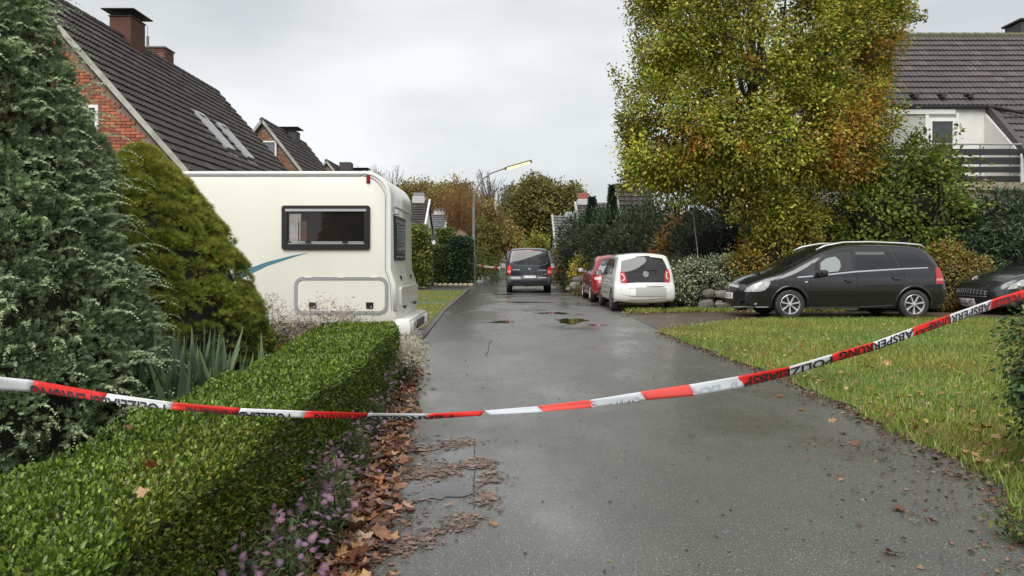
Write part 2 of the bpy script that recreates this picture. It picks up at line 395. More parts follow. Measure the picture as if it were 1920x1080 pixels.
M_WATER = mat('puddle_water', (.03,.028,.022), .03, spec=.55, bump=(9, .03, .003))
def puddle(cx, cy, rx, ry, s, amp=.28):
    poly = blob_poly(cx, cy, rx, ry, 56, amp, s); mb = MB(); c = Vector((cx, cy, .006))
    vs = [c]+[Vector((x, y, .0055)) for x, y in poly]; mb.add(vs, [(0, i+1, (i+1) % 56+1) for i in range(56)])
    return mb.build('puddle', M_WATER, kind='structure')
puddle(-.47, 4.2, .19, .22, 1.0, .34); puddle(-.32, 4.9, .10, .26, 2.2, .45)
puddle(1.32, 16.4, .30, .75, .3, .35); puddle(1.05, 18.9, .35, .4, 2.1, .4); puddle(1.75, 15.3, .2, .16, 4, .4); puddle(.6, 24, .6, .3, 1.2, .4); puddle(-.3, 30, .4, .5, 2.8, .4); puddle(-.2, 16.1, .3, .25, 5., .4)
puddle(-1.1, 52, .6, .8, 2.8, .4)

# repaired strips and cracks in the asphalt
m_patch = mat('asphalt_patch', (.04,.04,.038), .38, var=(60, (.085,.085,.08)), bump=(160, .6, .003), coords='World')
m_crack = mat('crack', (.012,.012,.011), .8)
def flat_line(name, pts, w_, m, z=.006):
    mb = MB()
    for (a, b) in zip(pts[:-1], pts[1:]):
        a = Vector((*a, z)); b = Vector((*b, z)); d = (b-a).normalized(); s = Vector((-d.y, d.x, 0))*w_/2
        mb.add([a-s, b-s, b+s, a+s], [(0,1,2,3)])
    return mb.build(name, m, kind='structure')
def wob(p0, p1, n, amp):
    return [(p0[0]+(p1[0]-p0[0])*i/n+random.uniform(-amp, amp), p0[1]+(p1[1]-p0[1])*i/n+random.uniform(-amp, amp)) for i in range(n+1)]
flat_line('road_seam', wob((-.20, 3.9), (-.27, 5.35), 20, .006), .004, m_crack)
flat_line('road_seam', wob((-.27, 5.35), (-.75, 5.38), 12, .006), .005, m_crack)
flat_line('road_seam', wob((-.36, 10.2), (-.34, 12.4), 10, .015), .008, m_crack)
flat_line('road_crack', wob((-1.6, 22.5), (2.2, 23.2), 22, .09), .05, m_crack)
flat_line('road_crack', wob((-1.9, 31.5), (2.0, 28.2), 22, .15), .06, m_crack)
flat_line('road_crack', wob((.3, 20), (1.9, 20.6), 12, .08), .05, m_crack)

# right side: lawn, brown driveway, verge
back = lambda x: interp([(2.6,14.0),(3.2,14.4),(4.3,15.2),(5.5,15.72),(18,15.85)], x)
m_turf = mat('turf', (.10,.13,.03), .85, var=(3.2, (.17,.15,.06)), bump=(40, .6, .02), coords='World')
lys = list(np.linspace(-1, 15.8, 110))
def lawn_x(y):
    a = right(y)+.02
    a += .035*math.sin(y*3.1)+.025*math.sin(y*7.7+1)
    if y > 14: a = interp([(14,2.8),(14.4,3.2),(15.2,4.3),(15.72,5.5),(15.85,16)], y)
    return a, 18
grid_sheet('lawn', lawn_x, 0, 0, lys, 24, .012, m_turf)

def paver_mat(name, c1, c2, mortar, sx, sy, rough=.42):
    m = bpy.data.materials.new(name); m.use_nodes = True; n = m.node_tree; L = n.links.new; b = n.nodes['Principled BSDF']
    g = n.nodes.new('ShaderNodeNewGeometry'); br = n.nodes.new('ShaderNodeTexBrick'); L(g.outputs['Position'], br.inputs['Vector'])
    br.inputs['Scale'].default_value = 1; br.inputs['Brick Width'].default_value = sx; br.inputs['Row Height'].default_value = sy; br.inputs['Mortar Size'].default_value = .006
    br.inputs['Color1'].default_value = (*c1, 1); br.inputs['Color2'].default_value = (*c2, 1); br.inputs['Mortar'].default_value = (*mortar, 1)
    nz = n.nodes.new('ShaderNodeTexNoise'); nz.inputs['Scale'].default_value = 1.8; nz.inputs['Detail'].default_value = 6; L(g.outputs['Position'], nz.inputs['Vector'])
    mx = n.nodes.new('ShaderNodeMix'); mx.data_type = 'RGBA'; mx.blend_type = 'MULTIPLY'; mx.inputs[0].default_value = 1
    rp = n.nodes.new('ShaderNodeMapRange'); rp.inputs[1].default_value = .3; rp.inputs[2].default_value = .7; rp.inputs[3].default_value = .6; rp.inputs[4].default_value = 1.3; L(nz.outputs[0], rp.inputs[0])
    cc = n.nodes.new('ShaderNodeCombineColor'); [L(rp.outputs[0], cc.inputs[i]) for i in range(3)]
    L(br.outputs['Color'], mx.inputs[6]); L(cc.outputs[0], mx.inputs[7]); L(mx.outputs[2], b.inputs['Base Color'])
    b.inputs['Roughness'].default_value = rough
    bp = n.nodes.new('ShaderNodeBump'); bp.inputs['Distance'].default_value = .004; bp.inputs['Strength'].default_value = .6; bp.invert = True
    L(br.outputs['Fac'], bp.inputs['Height']); L(bp.outputs[0], b.inputs['Normal'])
    return m
M_PAVE = paver_mat('brown_pavers', (.085,.062,.042), (.11,.082,.058), (.035,.028,.02), .2, .1)
M_PAVE2 = paver_mat('grey_pavers', (.09,.08,.068), (.12,.105,.088), (.04,.035,.03), .2, .1)
def drive_x(y):
    a = 2.83 if y > 14 else 2.8
    return a, 18
dys = [14.0, 14.4, 14.8, 15.2, 15.5, 15.8, 16.2, 17, 18, 18.6]
grid_sheet('driveway', drive_x, 0, 0, dys, 24, .006, M_PAVE)
m_verge = mat('verge_soil', (.05,.038,.024), .8, var=(7, (.085,.09,.035)), bump=(50, .6, .02), coords='World')
grid_sheet('verge', lambda y: (right(y)+.06, 7 if y < 24 else 5.5), 18.6, 42, 30, 8, .003, m_verge)

# left side: driveway of the motorhome, grass strips, paths, kerb
grid_sheet('motorhome_driveway', lambda y: (-10, left(y)-.12), 9.9, 14.2, 10, 8, .006, M_PAVE2)
for a, b in ((14.35, 23.3), (24.1, 33.9)):
    grid_sheet('grass_strip', lambda y: (-9, left(y)-.14), a, b, 12, 10, .012, m_turf)
grid_sheet('slab_path', lambda y: (-9, left(y)-.12), 23.3, 24.1, 3, 8, .006, M_PAVE2)
m_dkpath = mat('dark_asphalt_path', (.045,.038,.035), .45, var=(5, (.06,.055,.05)), bump=(120, .4, .004), coords='World')
grid_sheet('garage_driveway', lambda y: (-12, left(y)-.12), 33.9, 39.6, 6, 8, .006, m_dkpath)
grid_sheet('pavement', lambda y: (left(y)-1.2, left(y)-.12), 39.6, 60, 14, 4, .006, M_PAVE2)

m_kerb = mat('kerb_concrete', (.11,.1,.09), .6, var=(20, (.06,.055,.05)), bump=(80, .4, .004))
kb = bpy.data.objects.new('kerb', None); COL.objects.link(kb); kb['kind'] = 'structure'
def box_t(sx, sy, sz, ch=.006):
    mb = MB(); mb.rbox((0,0,0), (sx, sy, sz), ch); return mb.v, mb.f
kx = []
for i in range(46):
    y = 7.6+i; x = left(y); x2 = left(y+1)
    kx.append((Matrix.Translation((x-.06+(x2-x)/2, y+.5, .0)) @ Matrix.Rotation(-math.atan2(x2-x, 1), 4, 'Z'), 0))
pieces('kerb_stone', [box_t(.11, .985, .06)], [m_kerb], kx, kb)

# grass blades
def grass(name, n, region, zf, hmin, hmax, wts=None, zo=.012, wid=.12):
    pts = []
    while len(pts) < n:
        q = region(n); pts = q if len(pts) == 0 else np.concatenate([pts, q])
    pts = pts[:n]; z = np.array([zf(a, b) for a, b in pts])+zo
    Pt = np.c_[pts, z]; U = RNG.normal(size=(n, 3))*.38; U[:, 2] = 1
    l = lump(Pt, 1.1, 2.); c = palette(n, [(.15,.22,.032),(.22,.29,.05),(.32,.31,.09),(.44,.38,.18)], wts or [5, 5, 3, 1.4], .25)
    c *= (1+.22*l)[:, None]; c[:, 0] *= 1+.25*lump(Pt, .5, 5.)
    T = (np.array([(0,wid/2,0),(0,-wid/2,0),(.6,-wid*.3,.06),(.6,wid*.3,.06),(1,0,.22)]), None)
    Tt = T[0]; Fc = np.array([(0,1,2),(0,2,3),(3,2,4)])
    return scatter(name, Pt, U, RNG.uniform(hmin, hmax, n), (Tt, Fc), c.clip(.01,.6), M_GRASS, kind='stuff')
def lawn_reg(n):
    y = 3.2/(1-RNG.random(n)*(1-3.2/15.85)) ; y = np.where(RNG.random(n) < .35, RNG.uniform(3, 15.8, n), y)
    x = RNG.uniform(2.4, 15, n); px = x*F/y
    a = np.array([lawn_x(t)[0] for t in y]); e = a+RNG.normal(size=n)*.05-.01
    ok = (x > e) & (px < 1100); return np.c_[x, y][ok]
tag(grass('lawn_grass', 120000, lawn_reg, gz, .03, .085), 'short damp green lawn grass right of the road', 'grass')
def strip_reg(n):
    y = RNG.uniform(14.4, 33.8, n); x = np.array([left(t)-.16 for t in y])-RNG.random(n)**1.2*4
    ok = ((y < 23.25) | (y > 24.15)); return np.c_[x, y][ok]
tag(grass('strip_grass', 22000, strip_reg, gz, .03, .06, wid=.25), 'grass strips left of the road behind the motorhome', 'grass')
def edge_reg(n):
    x = RNG.uniform(3, 8.5, n); y = 18.8+RNG.random(n)**1.5*1.6; ok = (lump(np.c_[x, y, x*0], 1.6) > -.1); return np.c_[x, y][ok]
tag(grass('verge_grass', 9000, edge_reg, gz, .05, .16, wid=.16, zo=0), 'rough grass tufts at the foot of the stone wall', 'grass')

# fallen leaves
DEADC = [(.24,.11,.065),(.34,.17,.09),(.42,.24,.12),(.17,.08,.05),(.52,.3,.14),(.11,.06,.045),(.38,.16,.09),(.3,.2,.15)]
def litter(name, label, pts, size, zf=gz, zo=.008, tm=T_MAPLE, pal=DEADC, wts=None, lift=.02, flat=.35, kind='stuff'):
    n = len(pts); Pt = np.c_[pts, np.array([zf(a, b) for a, b in pts])+zo+RNG.random(n)*lift]
    a = RNG.uniform(0, 6.28, n); U = np.c_[np.cos(a), np.sin(a), RNG.normal(size=n)*flat*.6]; N = np.c_[RNG.normal(size=(n, 2))*flat, np.ones(n)]
    o = scatter(name, Pt, U, RNG.uniform(*size, n), tm, palette(n, pal, wts, .25).clip(.01, .8), M_DEAD, N=N, kind=kind)
    tag(o, label, 'fallen leaves'); return o
lit = lambda y: np.interp(y, [2,3.5,5,6.7,8,10.5], [-.60,-.66,-.80,-.95,-1.1,-1.35])
n = 2900; y = 2.1+RNG.random(n)**1.25*8.2; x = lit(y)-.06+RNG.normal(size=n)*np.interp(y, [2,4,8], [.085,.075,.075])
litter('leaf_litter', 'thick band of wet brown maple leaves between asters and road', np.c_[x, y], (.055, .12), lift=.045, flat=.5)
frag = [(.15,.095,.07),(.2,.13,.095),(.11,.07,.05),(.25,.17,.12)]
def curve_pts(pts, n, w_):
    pts = np.array(pts); t = RNG.random(n)*(len(pts)-1); i = t.astype(int); f = (t-i)[:, None]; q = pts[i]*(1-f)+pts[i+1]*f
    q = q+RNG.normal(size=(n, 2))*w_; k = lump(np.c_[q*6, q[:, :1]*0], 1.) > -.35; return q[k]
ring = [(-.64,3.3),(-.47,3.4),(-.30,3.58),(-.18,3.85),(-.12,4.25),(-.14,4.6),(-.2,4.9)]
fr = np.concatenate([curve_pts(ring, 2000, .055), curve_pts([(-.66,4.45),(-.42,4.6),(-.22,4.75)], 800, .06), curve_pts([(-.68,5.15),(-.3,5.35)], 500, .07), curve_pts([(-.7,2.9),(-.62,4),(-.74,5.5)], 1500, .09)])
litter('leaf_mush', 'soggy brown leaf fragments drifted around the puddles by the road edge', fr, (.006, .026), zo=.004, tm=T_RHOMB, pal=frag, lift=.002, flat=.10)
fr = np.concatenate([curve_pts(ring, 260, .05), curve_pts([(-.66,4.45),(-.22,4.75)], 160, .07), curve_pts([(-.68,5.15),(-.3,5.35)], 110, .08), curve_pts([(-.7,2.9),(-.62,4),(-.74,5.5)], 300, .08)])
litter('soggy_leaves', 'flat soggy leaves pressed on the asphalt around the puddles', fr, (.03, .075), zo=.006, tm=(T_MAPLE[0]*np.array((1,1,.25)), T_MAPLE[1]), pal=frag+[(.26,.13,.08)], lift=.003, flat=.06)
n = 2600; y = 2.6+RNG.random(n)**1.2*11; x = np.array([right(t) for t in y])+.02-np.abs(RNG.normal(size=n))*(.10+.35*(y < 5.5)*(RNG.random(n) < .5)); 
litter('edge_leaf_fragments', 'leaf scraps and soil crumbs along the lawn edge of the road', np.c_[x, y], (.012, .05), zo=.006, tm=T_RHOMB, pal=[(.12,.055,.035),(.2,.09,.05),(.06,.035,.022),(.28,.17,.1)], lift=.012)
n = 900; y = 3+RNG.random(n)**1.5*35; x = left(5)+RNG.random(n)*4.2
litter('road_specks', 'tiny twigs and leaf crumbs scattered over the wet asphalt', np.c_[x, y], (.008, .03), zo=.004, tm=T_RHOMB, pal=[(.04,.03,.02),(.1,.06,.035),(.18,.14,.07)], lift=.003)
n = 2200; x = RNG.uniform(2.85, 8.5, n); y = 18.7+RNG.random(n)**1.6*1.2
litter('verge_leaves', 'yellow and brown leaves scattered on the verge behind the white car', np.c_[x, y], (.03, .08), zo=.01, tm=T_RHOMB, pal=[(.4,.27,.12),(.3,.14,.06),(.55,.42,.2),(.16,.07,.04)])
n = 1500; y = RNG.uniform(19, 31, n); x = np.array([right(t) for t in y])+.1+np.abs(RNG.normal(size=n))*.35
litter('verge_leaves', 'brown and yellow leaves along the verge beside the parked red car', np.c_[x, y], (.03, .08), zo=.01, tm=T_RHOMB, pal=[(.4,.27,.12),(.3,.14,.06),(.2,.08,.04)])
n = 3200; t = RNG.random(n); y = 3.4+t**1.4*12; x = np.array([right(q) for q in y])+.1+RNG.random(n)**1.7*6; k = lump(np.c_[x, y, x*0], .9, 3.) > -.15; x, y = x[k], y[k]
litter('lawn_leaves', 'small brown and yellow leaf pieces caught in the lawn grass', np.c_[x, y], (.025, .075), zo=.035, tm=(T_MAPLE[0], T_MAPLE[1]), pal=[(.34,.15,.06),(.5,.3,.1),(.2,.09,.045),(.6,.45,.16)], lift=.03, flat=.5)
# single leaves that can be told apart, on the lawn and on the asphalt
lm = []
for i, c in enumerate([(.36,.12,.04),(.45,.24,.1),(.2,.075,.04),(.5,.3,.08)]):
    T, Fc = T_MAPLE; v = T.copy(); v[:, 2] = v[:, 2]*(1.2-.4*i)+.05*v[:, 0]*v[:, 1]*i
    q = np_mesh('fallen_leaf', v, Fc, mat('fallen_leaf_%s' % ['rust', 'tan', 'brown', 'amber'][i], c, .4, var=(9, tuple(k*.5 for k in c)), transl=.1)); lm.append(q)
def one_leaf(x, y, s, k, label, grp, zo):
    o = link('fallen_leaf', lm[k], None, (x, y, gz(x, y)+zo)); o.rotation_euler = (random.uniform(-.4, .4), random.uniform(-.4, .4), random.uniform(0, 6.3)); o.scale = (s, s, s)
    tag(o, label, 'leaf', grp)
spots = [(1505,655),(1590,620),(1325,645),(1300,658),(1345,668),(1840,620),(1700,702),(1575,700),(1640,740),(1600,735),(1655,762),(1725,740),(1690,748),(1765,745),(1800,768),(1830,775),(1850,805),(1870,820),(1722,800),(1845,860),(1880,845),(1760,790),(1710,785),(1540,745),(1575,760),(1490,740),(1385,655),(1740,640),(1480,690),(1660,690),(1780,705),(1800,745),(1865,790),(1400,705),(1430,665),(1350,640),(1500,790),(1620,655),(1820,690),(1880,880)]
for i, (px, py) in enumerate(spots):
    Y = 1.24*F/(py-HZ); X = (px-960)*Y/F
    if X < right(Y)+.03: continue
    one_leaf(X, Y, random.uniform(.10, .17), i % 4, ['rust', 'tan', 'dark brown', 'amber'][i % 4]+' autumn leaf lying on the lawn', 'fallen leaves lying on the lawn', .05)
for i in range(120):
    t = random.random(); px = random.uniform(1600, 1910); py = random.uniform(740, 880); Y = 1.24*F/(py-HZ); X = (px-960)*Y/F
    if X < right(Y)+.05: continue
    one_leaf(X, Y, random.uniform(.06, .13), 2, 'dark brown autumn leaf lying on the lawn', 'fallen leaves lying on the lawn', .035)
for i, (px, py, s) in enumerate([(906,727,.07),(1297,820,.06),(812,728,.1),(1085,722,.07),(880,690,.05),(1690,958,.11),(1670,1040,.11),(925,985,.08),(1870,760,.1),(1580,815,.09),(1560,790,.1),(1600,835,.12),(1500,770,.1),(1740,975,.1),(1905,965,.14),(1880,900,.13),(1800,895,.12),(1850,890,.1),(1460,745,.1),(1420,725,.08),(735,1020,.1),(830,835,.07),(840,950,.07)]):
    Y = 1.3*F/(py-HZ); X = (px-960)*Y/F
    one_leaf(X, Y, s, (i*7) % 3, ['small rust leaf', 'small tan leaf', 'small dark brown leaf'][(i*7) % 3]+' lying flat on the wet asphalt', 'fallen leaves lying on the road', .012)
# ------------------------------------------------------------------ buildings
def wmat(o):
    M = Matrix()
    while o is not None:
        M = Matrix.LocRotScale(o.location, o.rotation_euler, o.scale) @ M; o = o.parent
    return M
def wb(mb, name, mats, parent, smooth=False, kind=None):     # build from world coordinates under a parent
    Mi = wmat(parent).inverted(); mb.v = [tuple(Mi @ Vector(v)) for v in mb.v]
    return mb.build(name, mats, parent, smooth, kind=kind)
def wpieces(name, tm, mats, xf, parent, limit=300, vis=None):
    Mi = wmat(parent).inverted(); P0 = Matrix()
    sc = []
    for i, (M, v) in enumerate(xf):
        q = M.translation; s = -1
        if q.y > .5:
            a, b = proj(*q); s = 1000/q.length
            if not (-20 < a < 1940 and -20 < b < 1100): s *= .01
            elif vis and not vis(a, b): s *= .05
        sc.append(s)
    order = sorted(range(len(xf)), key=lambda i: -sc[i]); mes = []
    for k, (tv, tf) in enumerate(tm):
        q = bpy.data.meshes.new(name); q.from_pydata([tuple(v) for v in tv], [], [tuple(f) for f in tf]); q.materials.append(mats[k % len(mats)]); mes.append(q)
    for i in order[:limit]:
        M, v = xf[i]; o = bpy.data.objects.new(name, mes[v]); COL.objects.link(o); o.parent = parent; o.matrix_local = Mi @ M
    if order[limit:]:
        Vs = []; Fs = []; ms = []; k = 0
        for i in order[limit:]:
            M, v = xf[i]; A = np.array(Mi @ M); tv = np.array(tm[v][0]); Vs.append(tv @ A[:3, :3].T+A[:3, 3]); Fs += [tuple(j+k for j in f) for f in tm[v][1]]; ms += [v % len(mats)]*len(tm[v][1]); k += len(tv)
        mb = MB(); mb.v = [tuple(a) for a in np.concatenate(Vs)]; mb.f = Fs; mb.m = ms
        mb.build(name, list(mats), parent, kind='stuff', normals=False)

M_TILE = [mat('roof_tile_%s' % n, c, .62, var=(3, v, .3, .75), bump=(90, .35, .004)) for n, c, v in (('dark', (.027,.021,.018), (.042,.035,.030)), ('mid', (.034,.027,.023), (.05,.043,.036)), ('worn', (.038,.034,.031), (.08,.078,.068)))]
M_TILER = [mat('clay_tile_%s' % n, c, .55, var=(3, v, .3, .75), bump=(90, .35, .004)) for n, c, v in (('dark', (.060,.052,.050), (.08,.07,.066)), ('mid', (.07,.061,.058), (.09,.08,.075)), ('worn', (.085,.072,.066), (.12,.10,.09)))]
M_UNDER = mat('roof_underlay', (.025,.024,.023), .9)
M_BRICK = [mat('brick_%s' % n, c, .8, var=(22, v), bump=(70, .5, .004)) for n, c, v in (('red', (.44,.125,.06), (.34,.095,.05)), ('orange', (.5,.17,.08), (.38,.12,.06)), ('dark', (.3,.085,.05), (.2,.06,.04)))]
M_BRICK2 = [mat('brown_brick_%s' % n, c, .8, var=(22, v), bump=(70, .5, .004)) for n, c, v in (('a', (.34,.16,.08), (.24,.11,.06)), ('b', (.27,.115,.06), (.19,.08,.045)))]
M_MORTAR = mat('mortar', (.3,.22,.17), .9, var=(12, (.22,.16,.12)))
M_WHITE = mat('white_paint', (.78,.78,.75), .45, var=(1.2, (.68,.68,.64), .3, .8))
M_PLASTER = mat('white_plaster', (.72,.72,.69), .85, var=(1.4, (.6,.6,.57), .35, .8), bump=(60, .3, .005))
M_GLASSD = mat('window_glass', (.02,.023,.026), .05, spec=.7, var=(1.5, (.05,.055,.06)))
M_VERGE = mat('weathered_board', (.42,.41,.37), .7, var=(3, (.24,.24,.2), .4, .7))
M_ZINC = mat('dark_metal', (.03,.028,.028), .45, metal=.6)
M_BRCLAD = mat('brown_cladding', (.115,.055,.038), .75, var=(2, (.085,.043,.032)), spec=.2)
M_LEAD = mat('lead_flashing', (.2,.2,.2), .5, metal=.3, var=(6, (.1,.1,.1)))

def tile_t(w_=.3, l=.36, rolls=2, cols=8, h=.028):
    v = []; f = []
    prof = [(-w_/2+w_*i/cols, h*(.5-.5*math.cos(2*math.pi*rolls*i/cols))) for i in range(cols+1)]
    for x, z in prof: v.append((x, 0, z+.055))
    for x, z in prof: v.append((x, l, z+.004))
    for x, z in prof: v.append((x, .004, z*.4-.004))
    n = cols+1
    for i in range(cols): f.append((i, i+1, n+i+1, n+i)); f.append((2*n+i, 2*n+i+1, i+1, i))
    return v, f
TILE = tile_t(); TILES = tile_t(cols=4, rolls=1)
BRICK_T = box_t(.23, .03, .063, .004)
def roof_xf(o, u, d, nu, nv, su, sv, keep=None, jit=.004):
    """o: lower-left corner (world), u: along the eave, d: up the slope"""
    u = Vector(u).normalized(); d = Vector(d).normalized(); nn = u.cross(d); out_ = []
    for j in range(nv):
        for i in range(nu):
            c = Vector(o)+u*(su*(i+.5))+d*(sv*j)
            if keep and not keep(c): continue
            a = random.uniform(-.012, .012)
            M = Matrix((( u.x, d.x, nn.x, c.x), (u.y, d.y, nn.y, c.y), (u.z, d.z, nn.z, c.z), (0,0,0,1))) @ Matrix.Rotation(a, 4, 'Z') @ Matrix.Translation((0, random.uniform(-jit, jit), random.uniform(-jit, jit)))
            out_.append((M, random.choices([0,1,2], [5,4,1.2])[0]))
    return out_
def quad_slab(mb, a, b, c, d, t, mi=0):
    a, b, c, d = map(Vector, (a, b, c, d)); n = (b-a).cross(d-a).normalized()*t
    mb.add([a, b, c, d, a-n, b-n, c-n, d-n], [(0,1,2,3),(7,6,5,4),(0,4,5,1),(1,5,6,2),(2,6,7,3),(3,7,4,0)], mi)

def gable_house(name, label, xr, y0, y1, zr, k, hw, bricks, tcount=300, group=None, bricklim=300, bvis=None, xmin_brick=-99, tvis=None):
    H = thing(name, label, 'house', (xr, (y0+y1)/2, 0), group=group)
    ze = zr-k*hw
    mb = MB()                                   # shell of the walls
    gp = [(xr-hw+.25, 0), (xr+hw-.25, 0), (xr+hw-.25, ze+.25*k-.12), (xr, zr-.14), (xr-hw+.25, ze+.25*k-.12)]
    mb.prism(gp, y0+.15, y1-.15, lambda u, v, h: (u, h, v)); wb(mb, 'wall', M_MORTAR, H)
    mb = MB()
    L = Vector((1, 0, -k)).normalized(); up = Vector((-1, 0, k)).normalized()
    quad_slab(mb, (xr, y0, zr), (xr+hw, y0, ze), (xr+hw, y1, ze), (xr, y1, zr), .12)
    quad_slab(mb, (xr-hw, y0, ze), (xr, y0, zr), (xr, y1, zr), (xr-hw, y1, ze), .12)
    roof = wb(mb, 'roof', M_UNDER, H)
    sl = hw*math.sqrt(1+k*k); nv = int(sl/.335)+1; nu = int((y1-y0)/.3)
    xf = roof_xf((xr+hw, y0+.02, ze+.012), (0, 1, 0), up, nu, nv, (y1-y0-.04)/nu, (sl-.05)/nv)
    # u x d must point outwards for this slope: y cross up = (k,0,1)
    wpieces('roof_tile', [TILE, TILE, TILE], M_TILE, xf, roof, tcount, tvis)
    rx = []
    mbt = MB(); mbt.tube([(0, -.21, 0), (0, .21, 0)], [.12, .1], 8); 
    for i in range(int((y1-y0)/.4)): rx.append((Matrix.Translation((xr, y0+.2+i*.4, zr+.01)), 0))
    wpieces('ridge_tile', [(mbt.v, mbt.f)], [M_TILE[1]], rx, roof)
    for s in (1, -1):
        m2 = MB(); a = Vector((xr, y0-.03, zr-.02)); b = Vector((xr+s*(hw+.1), y0-.03, ze-.1*k-.02))
        n = Vector((s*k, 0, 1)).normalized()
        m2.add([a+n*.06, b+n*.06, b-n*.06, a-n*.06, a+n*.06+Vector((0,.045,0)), b+n*.06+Vector((0,.045,0)), b-n*.06+Vector((0,.045,0)), a-n*.06+Vector((0,.045,0))], [(0,1,2,3),(7,6,5,4),(0,4,5,1),(1,5,6,2),(2,6,7,3),(3,7,4,0)])
        wb(m2, 'verge_board', M_VERGE, H)
    g = MB(); g.tube([(xr+hw+.06, y0, ze-.05), (xr+hw+.06, y1, ze-.05)], .07, 8); wb(g, 'gutter', M_ZINC, H)
    if bricks:
        bx = []; rows = int(zr/.077)
        for j in range(rows):
            z = .04+j*.077
            if z < 2.6: continue
            lim = (zr-.25-z)/k
            n = int(2*hw/.24)
            for i in range(n):
                x = xr-hw+.24*i+(.12 if j % 2 else 0)
                if abs(x-xr)+.12 > lim-.02 or abs(x-xr) > hw-.3 or x < xmin_brick: continue
                if bvis and not bvis(x, z): continue
                bx.append((Matrix.Translation((x, y0+.14+random.uniform(-.002, .002), z)), random.randrange(len(bricks))))
        wall = [o for o in H.children if o.name.startswith('wall')][0]
        wpieces('brick', [BRICK_T]*len(bricks), bricks, bx, wall, bricklim, lambda a, b: a > 150)
    return H, roof
def win(parent, x0, x1, z0, z1, y, name='window', fr=.07, frame=None, glass=None):
    mb = MB(); c = ((x0+x1)/2, y, (z0+z1)/2)
    mb.box((x0+fr/2, y, c[2]), (fr, .07, z1-z0)); mb.box((x1-fr/2, y, c[2]), (fr, .07, z1-z0)); mb.box((c[0], y, z0+fr/2), (x1-x0-2*fr, .07, fr)); mb.box((c[0], y, z1-fr/2), (x1-x0-2*fr, .07, fr))
    o = wb(mb, name, frame or M_WHITE, parent)
    p = MB(); p.box((c[0], y+.01, c[2]), (x1-x0-2*fr-.002, .02, z1-z0-2*fr-.002)); wb(p, 'pane', glass or M_GLASSD, o)
    return o
def chimney(parent, x0, x1, y0, y1, z0, z1, m, capped=None, band=None):
    mb = MB(); mb.rbox(((x0+x1)/2, (y0+y1)/2, (z0+z1)/2), (x1-x0, y1-y0, z1-z0), .015)
    c = wb(mb, 'chimney', m, parent)
    if capped:
        k = MB(); cx, cy = (x0+x1)/2, (y0+y1)/2; zt = z1+capped
        for sx in (x0+.08, x1-.08):
            for sy in (y0+.08, y1-.08): k.box((sx, sy, z1+capped/2), (.03, .03, capped))
        k.rbox((cx, cy, zt+.012), (x1-x0+.34, y1-y0+.34, .035), .01); k.rbox((cx, cy, z1+.015), (x1-x0+.05, y1-y0+.05, .04), .01); wb(k, 'chimney_cap', M_ZINC, c)
    if band:
        k = MB(); k.rbox(((x0+x1)/2, (y0+y1)/2, z0+.3), (x1-x0+.08, y1-y0+.08, .5), .02); wb(k, 'flashing', M_LEAD, c)
    return c

K1 = 1.13
H1, r1 = gable_house('brick_house', 'red brick house with steep dark tiled roof, nearest on the left behind the motorhome', -11.65, 17.3, 29.4, 8.0, K1, 4.9, M_BRICK, 300, bvis=lambda x, z: x > -11.5 and z > 1.2, tvis=lambda a, b: b < 318 and a > 110)
chimney(H1, -11.98, -11.33, 22.0, 22.85, 6.9, 8.62, M_BRCLAD, .17)
c2 = chimney(H1, -13.35, -12.6, 26.8, 27.5, 6.6, 9.05, M_MORTAR)
bx = []
for j in range(18):
    z = 7.7+j*.077
    for i in range(3): bx.append((Matrix.Translation((-13.35+.125+.25*i-(.0 if j % 2 else .0), 26.79, z)), random.randrange(3)))
    for i in range(3): bx.append((Matrix.Translation((-12.59, 26.92+.235*i, z)) @ Matrix.Rotation(R(90), 4, 'Z'), random.randrange(3)))
wpieces('brick', [BRICK_T]*3, [mat('sooty_brick_a', (.17,.075,.05), .85, var=(20, (.1,.05,.035))), mat('sooty_brick_b', (.13,.06,.045), .85), mat('sooty_brick_c', (.21,.1,.07), .85)], bx, c2)
k = MB(); k.rbox((-12.97, 27.15, 9.1), (.86, .82, .06), .01); k.tube([(-13.3, 27, 9.1), (-13.3, 27, 9.55)], .05, 8); k.tube([(-13.3, 27, 9.5), (-13.3, 27, 9.95)], .012, 5); wb(k, 'chimney_cap', mat('mortar_cap', (.2,.18,.16), .9), c2)
def skylight(y0, y1, x0, x1):
    z = lambda x: 8.0-K1*(x+11.65); n = Vector((K1, 0, 1)).normalized(); f = lambda x, y, h: Vector((x, y, z(x)))+n*h
    mb = MB(); fr = .07
    def bar(xa, xb, ya, yb, h0, h1, mi=0): mb.add([f(x, y, h) for h in (h0, h1) for x, y in ((xa, ya), (xb, ya), (xb, yb), (xa, yb))], [(0,1,2,3),(7,6,5,4),(0,4,5,1),(1,5,6,2),(2,6,7,3),(3,7,4,0)], mi)
    bar(x0, x0+fr, y0, y1, 0, .14); bar(x1-fr, x1, y0, y1, 0, .14); bar(x0+fr, x1-fr, y0, y0+fr, 0, .14); bar(x0+fr, x1-fr, y1-fr, y1, 0, .14)
    o = wb(mb, 'skylight', mat('skylight_frame', (.42,.42,.42), .4, metal=.3), H1); mb = MB(); bar(x0+fr, x1-fr, y0+fr, y1-fr, .08, .1); wb(mb, 'pane', mat('sky_glass', (.25,.27,.28), .08, spec=.8), o)
    mb = MB(); bar(x1, x1+.16, y0-.05, y1+.05, .04, .06); bar(x0-.08, x0, y0-.05, y1+.05, .04, .09); wb(mb, 'flashing', M_LEAD, o)
skylight(22.5, 23.15, -9.75, -8.75); skylight(24.1, 24.75, -9.7, -8.7)
win(H1, -10.5, -9.72, 3.6, 5.0, 17.39)
